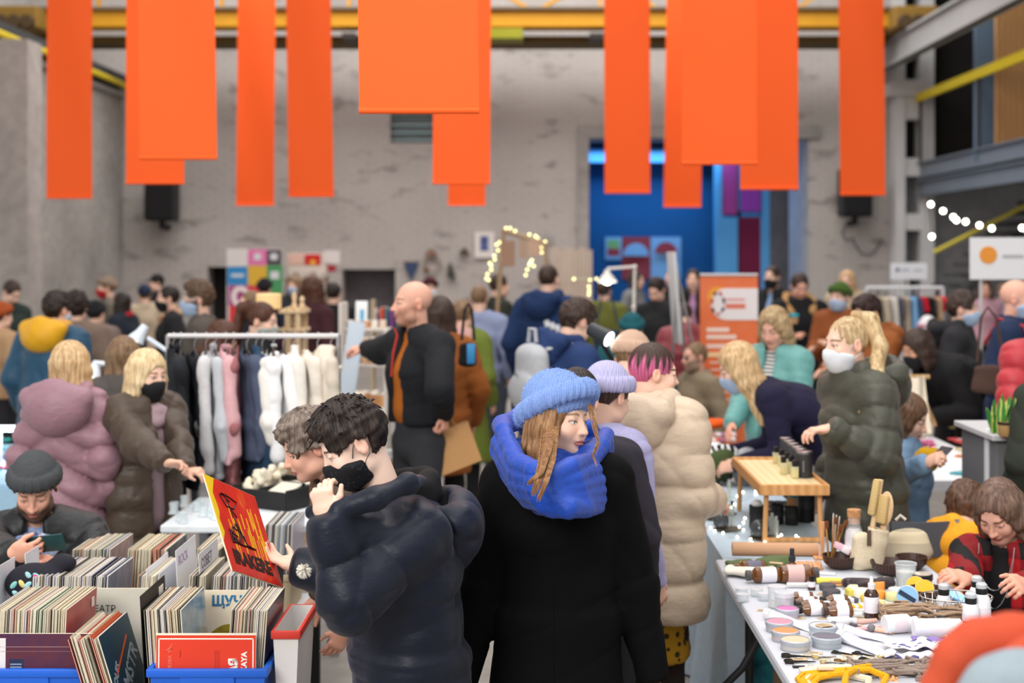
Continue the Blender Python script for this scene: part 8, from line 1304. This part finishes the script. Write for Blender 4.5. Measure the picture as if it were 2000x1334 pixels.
if TP:
    Lt, Ft = Vector(TP['L']), Vector(TP['F']); m = MB(); q = Vector(TP['C']) - Ft * .185 - Lt * .085 + Vector((0, 0, .02))
    for i in range(3): mm = MB(); mm.box((0, 0, 0), (.045, .022, .06), 0, .01); mm.xf(Matrix.Translation(q - Lt * .048 * i - Vector((0, 0, .018 * i))) @ Matrix((Lt, Ft, Vector((0, 0, 1)))).transposed().to_4x4() @ Matrix.Rotation(R(14), 4, 'Y')); mm.build('white_lettering', M('dfe3ea', .7), TP['root'], False)
RB = PP['man with cropped hair in navy with red backpack straps']; Lr, Fr = RB['L'], RB['F']
for sg in (1, -1): m = MB(); m.tube([RB['Nk'] + Lr * sg * .12 - Fr * .15 - A((0, 0, .12)), RB['Nk'] + Lr * sg * .125 - Fr * .06 + A((0, 0, .045)), RB['Nk'] + Lr * sg * .135 + Fr * .10 + A((0, 0, .0)), RB['C'] + Lr * sg * .155 + Fr * .185 - A((0, 0, .02))], .026, 8, flat=.5); m.build('backpack_strap', FB('a8323c'), RB['root'])
# grey sleeve and lifted edge of the passer-by at the lower right
S = Sdf(); S.chain([PT(1915, 1375, 1360), PT(1945, 1345, 1360), PT(1995, 1335, 1365), PT(2060, 1335, 1365)], [.04, .042, .045, .045], (0, 0, 1), .03); S.wrinkle(.006, 30, 2); soft(S, 'grey_lining', .009, FB('88959d'), FG['root'])
S = Sdf(); S.chain([PT(1835, 1350, 1290), PT(1868, 1292, 1290), PT(1915, 1254, 1290), PT(1975, 1240, 1290), PT(2060, 1236, 1290)], [.03, .032, .034, .035, .035], (0, 0, 1), .02); S.wrinkle(.006, 34, 3); soft(S, 'shawl_fold', .009, FB('b5472a'), FG['root'])
# ------------------------------------------------------------------ signs and stands
def upright(t, px, py0, s, z0, r=.012, m_=None): MB().tube([(X(px, s), F / s + .03, z0), (X(px, s), F / s + .03, Z(py0, s))], r, 8).build('pole', m_ or GREY, t)
yy = F / 236; RO = M('ee6a30', .5, 'plain'); t = thing('roll_up_banner', 'orange roll up banner with white logo field and pale lines of text', 'banner', (X(1424, 236), yy, .0)); bx('sheet', X(1367, 236), X(1480, 236), yy, yy + .006, .12, Z(538, 236), M('ef6c36', .5, 'splash', fs=1.4, stops=[(.3, 'ee6a32'), (.55, 'f08252'), (.8, 'ee9a7c')]), t); bx('base', X(1365, 236), X(1482, 236), yy - .07, yy + .08, .0, .12, M('b9babd', .4), t, .01); MB().tube([(X(1367, 236), yy, Z(537, 236)), (X(1480, 236), yy, Z(537, 236))], .012, 8).build('top_bar', M('c9cacc', .4), t); MB().tube([(X(1424, 236), yy + .03, .1), (X(1424, 236), yy + .03, Z(540, 236))], .01, 8).build('support_pole', GREY, t)
WF = M('f4eff0', .6); m = MB(); zz0, zz1 = Z(625, 236), Z(563, 236); hh = (zz1 - zz0) / 2; xa, xb = X(1388, 236), X(1480, 236); m.prism([(xb, zz0)] + [(xb, zz1)] + [(xa + hh - hh * math.sin(a), (zz0 + zz1) / 2 + hh * math.cos(a)) for a in [math.pi * i / 16 for i in range(17)]], .004, 1, (0, yy - .003, 0)); m.build('logo_field', WF, t, False)
disc(t, 'sun_disc', 1402, 580, 20, yy + .0005, M('f6a83a', .6), th=.003); m = MB(); cl = (X(1402, 236), yy - .008, Z(592, 236)); 
for i in range(7):
    a0 = 2 * math.pi * i / 7; q = [(cl[0] + .05 * math.cos(a), cl[1], cl[2] + .09 * math.sin(a)) for a in (a0, a0 + .25, a0 + .5)]; MB().tube(q, .010, 6).build('emblem_mark', M('c8303a' if i % 2 else '2e2a3a', .6), t)
rect(t, 'logo_line', 1417, 1455, 583, 587, yy - .005, M('e89a92', .6), .002); rect(t, 'logo_line', 1417, 1456, 593, 603, yy - .005, M('e8836c', .6), .002)
for i, (x0, x1, y0, h_, c) in enumerate([(1380, 1424, 640, 8, 'fbe6da'), (1380, 1438, 654, 8, 'fbe2d6'), (1380, 1462, 672, 8, 'f9dccf'), (1380, 1410, 688, 9, 'ffd9a8'), (1386, 1452, 706, 4, 'f6cdbb'), (1388, 1448, 720, 4, 'f6cdbb'), (1386, 1444, 734, 4, 'f6cdbb'), (1388, 1438, 748, 4, 'f6cdbb'), (1384, 1440, 764, 4, 'f6cdbb'), (1384, 1440, 778, 4, 'f6cdbb')]): rect(t, 'text_line', x0, x1, y0, y0 + h_, yy, M(c, .6), .002)
s_ = 250; yy = F / s_; t = thing('sign_board', 'white sign board with an orange round logo on a pole at the right', 'sign', (X(1940, s_), yy, 0)); bx('panel', X(1895, s_), X(2030, s_), yy, yy + .02, Z(546, s_), Z(464, s_), M('e6e7ea', .6), t, .002); disc(t, 'round_logo', 1930, 498, 17, yy, M('e8963a', .6)); rect(t, 'grey_text', 1958, 1998, 497, 503, yy, M('b5b6bc', .6)); MB().tube([(X(1918, s_), yy + .03, 0.01), (X(1918, s_), yy + .03, Z(500, s_))], .013, 8).build('pole', WHITEST, t); MB().cyl((X(1918, s_), yy + .03, 0), .12, .012, 20).build('foot', WHITEST, t)
s_ = 176; yy = F / s_; t = thing('sign_board', 'small white sign board on a pole above the far clothes rack', 'sign', (X(1775, s_), yy, 0)); bx('panel', X(1740, s_), X(1811, s_), yy, yy + .02, Z(546, s_), Z(514, s_), M('e4e8ee', .6), t, .002); disc(t, 'logo_dot', 1753, 527, 4, yy, M('77788a', .6)); rect(t, 'grey_text', 1760, 1776, 525, 529, yy, M('b9bcc6', .6)); rect(t, 'grey_text', 1784, 1802, 525, 530, yy, M('c4c7d0', .6)); MB().tube([(X(1775, s_), yy + .03, .012), (X(1775, s_), yy + .03, Z(530, s_))], .013, 8).build('pole', WHITEST, t); MB().cyl((X(1775, s_), yy + .03, 0), .12, .012, 20).build('foot', WHITEST, t)
# far clothes rack at the right
s_ = 180; yy = F / s_; zr2 = Z(562, s_); t = thing('clothes_rack', 'white clothes rack with small garments far back at the right', 'rack', (X(1770, s_), yy, 0)); MB().tube([(X(1692, s_), yy, zr2), (X(1842, s_), yy, zr2)], .018, 10).build('rail', M('e2e6ea', .4), t)
for px in (1692, 1842): MB().tube([(X(px, s_), yy, .06), (X(px, s_), yy, zr2)], .015, 10).build('post', M('dfe2e6', .4), t); MB().tube([(X(px, s_), yy - .25, .02), (X(px, s_), yy + .25, .02)], .018, 8).build('foot', M('dfe2e6', .4), t)
for i, (px, c, hem, nm) in enumerate([(1706, '24242a', 640, 'black'), (1722, 'c9bba4', 650, 'beige'), (1740, 'd6d2cc', 660, 'off white'), (1752, '5a5a66', 650, 'grey'), (1764, 'b9a58c', 670, 'tan'), (1778, '7fb0dc', 665, 'sky blue'), (1788, '3a4a68', 640, 'navy'), (1798, 'c01a2c', 615, 'scarlet'), (1812, '1d1d22', 625, 'black knit'), (1824, 'b99a7c', 630, 'camel'), (1836, 'd02a3a', 612, 'bright red')]):
    x = X(px, s_); zh = Z(hem, s_); t = thing('hanging_garment', f'{nm} garment, {ordn(i + 1)} from the left on the far white rack', 'clothing', (x, yy, zh), 'garments on the far rack'); S = Sdf(); S.ecap((x, yy, zr2 - .11), (x + .01, yy, zh + .04), (.035, .16), (.045, .18), (1, 0.2, 0), .03, cap=.5); S.wrinkle(.008, 24, i); soft(S, 'cloth', .02, FB(c), t); MB().tube([(x, yy, zr2 + .02), (x + .012, yy, zr2), (x, yy, zr2 - .08)], .005, 6).build('hanger', M('d8d8da', .4), t)
p = PT(1812, 640, 196); t = thing('hat_stand', 'white foam head wearing a pink ribboned band on a stand', 'mannequin', (p.x, p.y, 0)); MB().ball(p, .11, 18, (.85, 1, 1.15)).build('head', M('ece8ea', .7), t); MB().tube([p + Vector((.11 * math.cos(a) * .87, .1 * math.sin(a), .02 + .115 * math.cos(a) * 0)) for a in [2 * math.pi * i / 20 for i in range(20)]], .014, 8, True).build('ribbon', M('c0708a', .6), t); MB().tube([(p.x, p.y, 0.02), p - Vector((0, 0, .1))], .02, 10).build('pole', WHITEST, t); MB().cyl((p.x, p.y, 0), .14, .02, 20).build('foot', WHITEST, t)
# festoon lights below the mezzanine
s_ = 200; B_ = [(1818, 399), (1842, 412), (1862, 424), (1868, 430), (1886, 433), (1913, 440), (1937, 446), (1996, 445), (2008, 452)]
t = thing('string_lights', 'festoon of bright bulbs hanging below the mezzanine beam', 'lights', PT(1900, 440, s_)); MB().tube([PT(1812, 385, s_)] + [PT(x, y - 4, s_) for x, y in B_] + [PT(2060, 440, s_)], .006, 5).build('wire', BLACK, t)
for x, y in B_ + [(1820, 462)]: MB().ball(PT(x, y, s_), .026, 10).build('bulb', M('fffdf4', .4, 'emit', ec='fff8e6', e=10), t)
MB().tube([PT(1814, 390, s_), PT(1818, 425, s_), PT(1820, 458, s_)], .005, 5).build('drop_wire', BLACK, t)
# fairy lights round the arch of the craft stall
s_ = 200; PTS = [(310, 90), (338, 90), (290, 130), (345, 118), (372, 110), (405, 138), (285, 150), (470, 133), (512, 145), (528, 160), (578, 183), (577, 218), (550, 222), (553, 257), (265, 188), (245, 203), (255, 242), (230, 278), (232, 305), (198, 330), (208, 345), (208, 375), (183, 405), (175, 435), (192, 445), (487, 310), (470, 340), (500, 350), (455, 375), (445, 412), (478, 325), (775, 438), (885, 445), (878, 490), (880, 520), (878, 545), (930, 437)]
P_ = [(900 + a * .285, 420 + b * .285) for a, b in PTS]; t = thing('fairy_lights', 'warm fairy lights strung round the arch of the craft stall', 'lights', PT(1010, 500, s_)); MB().tube([PT(*P_[i], s_) for i in (24, 23, 22, 21, 20, 19, 18, 17, 16, 15, 14, 6, 2, 0, 1, 3, 4, 5, 7, 8, 9, 10, 11, 12, 13)], .006, 5).build('wire', M('b9c29a', .5), t); MB().tube([PT(*P_[i], s_) for i in (25, 30, 26, 27, 28, 29)], .006, 5).build('drop_wire', M('b9c29a', .5), t); MB().tube([PT(*P_[i], s_) for i in (31, 36, 32, 33, 34, 35)], .006, 5).build('drop_wire', M('b9c29a', .5), t)
for p in P_: MB().ball(PT(*p, s_), .014, 8).build('bulb', M('fbf6cf', .4, 'emit', ec='f2eaa0', e=2.6), t)
t = thing('craft_stand', 'beige frame stand carrying the fairy lights', 'stand', (X(1010, 200), F / 200, 0)); y_ = F / 200
for a, b in (((948, 800), (984, 448)), ((1064, 800), (1066, 475))): MB().tube([(X(a[0], 200), y_, 0), (X(b[0], 200), y_, Z(b[1], 200))], .022, 8).build('post', M('b39a7c', .7, 'wood', dark='9a8264'), t)
MB().tube([(X(982, 200), y_, Z(450, 200)), (X(1067, 200), y_, Z(478, 200))], .022, 8).build('crossbar', M('b39a7c', .7, 'wood', dark='9a8264'), t)
for i, (x0, x1, y0, y1, c) in enumerate([(978, 1006, 470, 520, 'a58670'), (1014, 1030, 468, 505, 'b59a84'), (1032, 1056, 466, 500, 'c9a890')]): bx('hanging_board', X(x0, 200), X(x1, 200), y_ - .02, y_ + .02, Z(y1, 200), Z(y0, 200), M(c, .8, 'paper'), t, .004)
yy = 21.0; s_ = F / yy; t = thing('slat_screen', 'pale wooden slat screen left of the blue doorway', 'screen', (X(1112, s_), yy, 0))
for i in range(9): x = X(1078 + i * 9, s_); bx('slat', x, x + .05, yy, yy + .02, 0, Z(482 + (i % 3) * 3, s_), M('cbb9a8', .75, 'wood', dark='b7a493', fs=6), t)
bx('crossbar', X(1074, s_), X(1155, s_), yy + .02, yy + .05, 1.5, 1.56, M('b7a493', .75), t)
# colour patch poster, stall sign and goods against the back wall
yy = 20.2; s_ = F / yy; t = thing('roll_up_banner', 'tall poster stand patched in white, pink, blue, yellow, green and red squares', 'banner', (X(497, s_), yy, 0)); bx('backing', X(443, s_), X(551, s_), yy, yy + .03, .0, Z(486, s_), M('d9d6d4', .6), t)
for x0, x1, y0, y1, c in [(443, 484, 487, 520, 'dcdad8'), (484, 521, 487, 518, 'e07ab0'), (521, 550, 488, 517, '4a444a'), (444, 484, 521, 557, '2f8ac8'), (484, 521, 519, 557, 'ddb23c'), (521, 552, 518, 590, '4a9a62'), (446, 484, 558, 596, 'ae4a8a'), (484, 521, 558, 596, 'd83a44'), (521, 552, 591, 640, '3f8a58'), (448, 552, 597, 690, 'e03a3c')]: rect(t, 'colour_square', x0, x1, y0, y1, yy, M(c, .6), .006)
text('lettering', 'С', .34, M('efe6e6', .6), t, (X(452, s_), yy - .012, Z(596, s_)), (1, 0, 0), (0, 0, 1), .002, bold=.02)
for x0, x1, y0, y1 in ((452, 476, 535, 541), (528, 542, 495, 508), (496, 510, 495, 508), (528, 545, 530, 545)): rect(t, 'small_print', x0, x1, y0, y1, yy - .006, M('d8dde2', .6), .003)
yy = 20.6; s_ = F / yy; t = thing('stall_sign', 'white and red picture panels above the stall shelf on the back wall', 'sign', (X(612, s_), yy, 0)); bx('board', X(560, s_), X(640, s_), yy, yy + .03, Z(540, s_), Z(494, s_), M('d9cfc8', .7), t)
for x0, x1, y0, y1, c in [(564, 594, 495, 517, 'dcb8a8'), (596, 626, 497, 518, 'c8201c'), (632, 664, 489, 514, 'd8d4d0'), (564, 636, 519, 534, 'd8cfc4'), (640, 656, 518, 530, 'a01a2a')]: rect(t, 'picture_panel', x0, x1, y0, y1, yy - (0 if x0 < 630 else 0), M(c, .6), .02)
rect(t, 'yellow_mark', 606, 616, 508, 517, yy - .021, M('e8b43a', .6), .004)
for px in (562, 638): MB().tube([(X(px, s_), yy + .05, 0), (X(px, s_), yy + .05, Z(496, s_))], .02, 8).build('post', M('8a6a48', .7, 'wood', dark='6a4e34'), t)
for i in range(6): p = PT(570 + i * 11, 543, s_); p.y -= .12; t = thing('mug', f'pale mug, {ordn(i + 1)} from the left on the stall sign shelf', 'mug', p, 'mugs on the stall shelf'); MB().lathe([(.035, 0), (.04, .01), (.04, .09), (.036, .09), (.034, .012), (0, .01)], p, 14).build('cup', M(['d8d2ca', 'b9aca0', 'e4ded8'][i % 3], .5), t); MB().tube([p + Vector((.04, 0, .07)), p + Vector((.065, 0, .06)), p + Vector((.065, 0, .03)), p + Vector((.04, 0, .02))], .007, 6).build('handle', M('d8d2ca', .5), t)
t = thing('wall_shelf', 'shelf of mugs below the stall sign', 'shelf', PT(600, 545, s_)); bx('board', X(560, s_), X(640, s_), yy - .22, yy, Z(545, s_) - .03, Z(545, s_) - .003, M('8a6a48', .7, 'wood', dark='6a4e34'), t); bx('bracket', X(598, s_), X(602, s_), yy - .2, yy, Z(545, s_) - .14, Z(545, s_) - .03, BLACK, t)
# macrame and wreaths on the back wall
yy = 22.97; s_ = F / yy
def walldeco(name, label, px, py): return thing(name, label, 'decoration', PT(px, py, s_))
t = walldeco('macrame_hanging', 'navy triangular macrame hanging on the back wall', 803, 526); m = MB(); m.prism([(X(790, s_), Z(512, s_)), (X(817, s_), Z(512, s_)), (X(814, s_), Z(526, s_)), (X(804, s_), Z(548, s_)), (X(793, s_), Z(526, s_))], .03, 1, (0, yy - .02, 0)); m.build('knotwork', FB('3a4a6a'), t); MB().tube([PT(788, 512, s_), PT(819, 512, s_)], .015, 8).build('rod', M('7a5c40', .7), t)
t = walldeco('wreath', 'thin hoop wreath on the back wall', 844, 516); q = PT(844, 516, s_); q.y = yy - .03; MB().tube([q + Vector((.13 * math.cos(a), 0, .13 * math.sin(a))) for a in [2 * math.pi * i / 24 for i in range(24)]], .016, 8, True).build('hoop', M('9a8a7a', .8), t); MB().ball(q + Vector((-.09, -.02, -.09)), .05, 8).build('bow', M('7a5a4a', .8), t)
for i, (px, py, c, lb) in enumerate([(880, 525, '4a4e44', 'dark dried plant bunch on the back wall right of the hoop'), (908, 490, '5a5040', 'small dark bunch on the back wall left of the framed picture'), (842, 492, '8a6a5a', 'reddish bunch above the hoop wreath')]):
    t = walldeco('dried_bunch', lb, px, py); q = PT(px, py, s_); q.y = yy - .05; rg = random.Random(i); m = MB()
    for j in range(12): m.tube([q + Vector((0, 0, .1 if i == 0 else .05)), q + Vector((rg.uniform(-.09, .09), rg.uniform(-.04, .02), rg.uniform(-.16, .0) * (1.3 if i == 0 else .5)))], [.008, .02], 5)
    m.build('stems', M(c, .9), t); MB().ball(q + Vector((0, 0, .08 if i == 0 else .04)), .02, 8).build('tie', M('6a5a48', .8), t)
t = thing('picture_frame', 'white framed picture with a blue print on the brick wall', 'picture', PT(946, 480, s_)); bx('frame', X(927, s_), X(966, s_), yy - .03, yy + .02, Z(504, s_), Z(454, s_), M('dcd6d2', .6), t, .006); rect(t, 'blue_print', 938, 954, 461, 490, yy - .03, M('4a5a8c', .7, 'splash', fs=14, stops=[(.35, '33406e'), (.6, '5a6ca0'), (.8, '7a6a8a')]), .004)
# stall shelves with goods behind the rack
s_ = 262; yy = F / s_; t = thing('display_stand', 'white stepped display stand of small goods behind the bald man', 'stand', (X(715, s_), yy, 0)); WSH = M('dcd6cf', .6, 'paint')
for i, (y0, d0) in enumerate(((640, 0), (672, -.12), (706, -.24))): bx('shelf', X(672 + i * 6, s_), X(760 + i * 3, s_), yy + d0 - .06, yy + d0 + .08, Z(y0, s_) - .02, Z(y0, s_), WSH, t, .003)
for px, d0 in ((674, .06), (760, .06)): bx('side_panel', X(px, s_) - .012, X(px, s_) + .012, yy - .28, yy + .08, .0, Z(640, s_) if px > 700 else Z(590, s_), WSH, t, .003)
rg = random.Random(6)
for i in range(15):
    r_, c_ = divmod(i, 5); px = 684 + c_ * 16 + r_ * 2; z = Z((640, 672, 706)[r_], s_); y_ = yy + (0, -.12, -.24)[r_]; cc = rg.choice(['e0a070', 'c98a5a', 'e8d2b8', 'd8b08a', 'efe6da']); t = thing('small_box', f'small tan craft box, {ordn(c_ + 1)} from the left on the {["top", "middle", "bottom"][r_]} step of the white stand', 'box', (X(px, s_), y_, z), 'craft boxes on the white stand'); MB().box((X(px, s_), y_, z + .0255), (.045, .05, .05), R(rg.uniform(-15, 15)), .004).build('box', M(cc, .7, 'paper'), t); MB().box((X(px, s_), y_, z + .0535), (.047, .052, .006), 0, .002).build('lid', M('f0e8de', .7), t)
q = PT(706, 605, s_); t = thing('leaflet_stand', 'white card with a blue picture leaning on top of the white stand', 'card', q); MB().box((q.x, yy, Z(640, s_) + .1), (.09, .01, .2), 0, .002, Matrix.Rotation(R(-10), 3, 'X')).build('card', M('e9ecee', .6), t); MB().box((q.x + .005, yy - .008, Z(640, s_) + .08), (.03, .004, .11), 0, 0, Matrix.Rotation(R(-10), 3, 'X')).build('blue_picture', M('5ab0d8', .6), t)
q = PT(676, 640, s_ + 16); t = thing('folding_sign', 'pale blue leaning board left of the white stand', 'board', (q.x, q.y, 0)); MB().box((q.x, q.y, 1.0), (.12, .012, 1.05), 0, .004, Matrix.Rotation(R(8), 3, 'Y') @ Matrix.Rotation(R(-5), 3, 'X')).build('board', M('c3d2e0', .5), t); bx('foot', q.x - .2, q.x + .05, q.y - .1, q.y + .1, 0, .46, M('b5c2ce', .5), t, .004)
s_ = 215; yy = F / s_; t = thing('bookcase', 'low shelf of small books behind the bald man', 'shelf', (X(766, s_), yy, 0)); bx('shelf', X(730, s_), X(806, s_), yy - .1, yy + .1, Z(642, s_) - .02, Z(642, s_), M('c9b79c', .7, 'wood', dark='b5a284'), t); bx('lower_shelf', X(730, s_), X(806, s_), yy - .1, yy + .1, Z(690, s_) - .02, Z(690, s_), M('c9b79c', .7, 'wood', dark='b5a284'), t)
for px in (729, 806): bx('side_panel', X(px, s_) - .012, X(px, s_) + .012, yy - .1, yy + .1, 0, Z(585, s_), M('c9b79c', .7, 'wood', dark='b5a284'), t)
for i in range(13): c = rg.choice(['b8322c', '3a5a98', '8a4a8a', 'd8d2c8', '2f7a7a', 'd86a4a', '4a3a6a']); h_ = rg.uniform(.14, .2); x = X(734 + i * 5.4, s_); z = Z(642, s_) + .0005; t = thing('book', f'small book, {ordn(i + 1)} from the left on the low shelf behind the bald man', 'book', (x, yy, z), 'small books on the low shelf'); MB().box((x, yy, z + h_ / 2), (.021, .12, h_), 0, .002).build('cover', M(c, .6, 'paper'), t); MB().box((x, yy + .002, z + h_ / 2 + .001), (.015, .116, h_), 0).build('pages', M('e9e2d4', .8), t)
for i in range(4): x = X(742 + i * 14, s_); z = Z(690, s_) + .0005; t = thing('red_carton', f'red patterned carton, {ordn(i + 1)} from the left on the lower shelf', 'box', (x, yy, z), 'red cartons on the lower shelf'); MB().box((x, yy, z + .07), (.055, .1, .14), 0, .003).build('carton', M('c8402e' if i % 2 else 'a8486a', .6, 'paper'), t); MB().box((x, yy - .0515, z + .08), (.03, .002, .05), 0).build('label', M('efe0d2', .7), t)
s_ = 285; yy = F / s_; t = thing('wooden_stool', 'pale wooden tall stand with shelves behind the clothes rack', 'stand', (X(580, s_), yy, 0)); PW = M('dcc39e', .6, 'wood', dark='ccb088', fs=6)
for px, d0 in ((566, -.08), (586, -.08), (562, .12), (590, .12)): bx('leg', X(px, s_) - .018, X(px, s_) + .018, yy + d0 - .018, yy + d0 + .018, 0, Z(600, s_), PW, t, .003)
for y0 in (604, 640, 690): bx('shelf', X(548, s_), X(600, s_), yy - .11, yy + .15, Z(y0, s_) - .025, Z(y0, s_), PW, t, .003)
q = Vector((X(530, s_), yy, 0)); t = thing('table_lamp', 'glowing cream drum lampshade beside the tall wooden stand', 'lamp', (q.x, q.y - .1, Z(604, s_))); MB().lathe([(.075, 0), (.085, .005), (.085, .10), (.08, .105), (0, .105)], (q.x + .0, q.y - .1, Z(604, s_) + .005), 22).build('shade', M('f0cf9a', .7, 'emit', ec='f0c070', e=.25), t); MB().cyl((q.x, q.y - .1, .9), .012, Z(604, s_) - .9, 10).build('stem', PW, t)
for i, (px, y0, h_) in enumerate([(575, 604, .12), (590, 604, .09), (572, 640, .1)]): q = Vector((X(px, s_), yy, Z(y0, s_) + .0005)); t = thing('wooden_figure', f'small turned wooden figure, {ordn(i + 1)} on the tall wooden stand', 'figure', q, 'wooden figures on the stand'); MB().lathe([(.022, 0), (.02, .03), (.012, .05), (.02, h_ * .7), (.01, h_), (0, h_)], q, 14).build('body', M('d6bc9a', .6), t); MB().cyl(q, .026, .008, 14).build('base', M('b89a74', .6), t)
s_ = 232; yy = F / s_; t = thing('table', 'white covered stall table behind the clothes rack', 'table', (X(720, s_), yy, 0)); bx('tabletop', X(600, s_), X(790, s_), yy - .9, yy - .3, .745, .78, M('dedede', .7, 'fabric'), t, .008); bx('cloth_drop', X(600, s_), X(790, s_), yy - .91, yy - .9, .08, .76, M('d8d8da', .8, 'fabric'), t)
for a in (604, 786):
    for b in (-.86, -.34): bx('leg', X(a, s_) - .02, X(a, s_) + .02, yy + b - .02, yy + b + .02, 0, .745, GREY, t)
rg = random.Random(17)
for i in range(12): c = rg.choice(['d9a26a', 'c08a5a', 'efe9e0', 'e6d4bc']); x = X(650 + i * 11, s_ + 12); y_ = yy - .62 + rg.uniform(-.15, .15); t = thing('kraft_box', f'kraft gift box, {ordn(i + 1)} from the left on the covered stall table', 'box', (x, y_, .781), 'gift boxes on the stall table'); MB().box((x, y_, .781 + .05), (.085, .09, .10), R(rg.uniform(-20, 20)), .004).build('box', M(c, .7, 'paper'), t); MB().box((x, y_, .781 + .104), (.088, .093, .014), 0, .002).build('lid', M('e9dfd0', .7, 'paper'), t)
# white round goods and small jars beside the bald man
q = Vector((X(738, 330), F / 330, 0)); t = thing('table', 'small white stand table left of the bald man', 'table', q); MB().cyl(q + Vector((0, 0, .70)), .26, .03, 30, .006).build('tabletop', M('e6e8ea', .5), t); MB().cyl(q + Vector((0, 0, .02)), .03, .68, 14).build('column', WHITEST, t); MB().cyl(q, .18, .02, 24, .004).build('foot', WHITEST, t)
for i, (px, py, r, h_, c) in enumerate([(722, 770, .09, .10, 'eef6f8'), (748, 776, .07, .09, 'e8f4f6'), (712, 790, .06, .08, 'd8e8ec'), (766, 800, .028, .12, 'eef2f0'), (756, 830, .03, .06, 'b98a58'), (768, 826, .03, .07, 'c69a66')]): z = .731; x = X(px, 330); y_ = F / 330 + (-.1 if py > 795 else .04); t = thing('canister', ['large white round box', 'second white round box', 'pale grey round box', 'slim white bottle', 'small amber brown jar', 'tan jar beside the amber one'][i] + ' on the small stand table', 'box', (x, y_, z), None); MB().lathe([(r * .98, 0), (r, .003), (r, h_ * .75), (r * 1.02, h_ * .76), (r * 1.02, h_), (0, h_ + .002)], (x, y_, z), 24).build('body', M(c, .4), t); MB().lathe([(r * 1.022, h_ * .78), (r * 1.03, h_ * .8), (r * 1.03, h_ * .86), (r * 1.022, h_ * .88)], (x, y_, z), 24).build('rim', M('c9d2d6', .4), t)
# tilted white board on a tripod in the centre right
s_ = 246; t = thing('tripod_board', 'white board seen edge on, tilted on a thin tripod by the stand banner', 'board', (X(1330, s_), F / s_, 0)); a, b = PT(1313, 492, s_), PT(1326, 672, s_); d = (b - a); m = MB(); m.box((0, 0, 0), (.02, .34, d.length), 0, .003); m.xf(Matrix.Translation((a + b) / 2 + Vector((0, .1, 0))) @ Matrix.Rotation(math.atan2(-d.x, -d.z), 4, 'Y') @ Matrix.Rotation(R(4), 4, 'Z')); m.build('board', M('d3d6d8', .5), t)
for a, b in (((1316, 500), (1352, 668)), ((1322, 560), (1300, 900)), ((1330, 600), (1362, 900))): MB().tube([PT(*a, s_), (PT(*b, s_).x, F / s_ + (.1 if b[1] > 700 else 0), 0 if b[1] > 700 else PT(*b, s_).z)], .010, 8).build('leg', M('b9bcc0', .4, 'metal'), t)
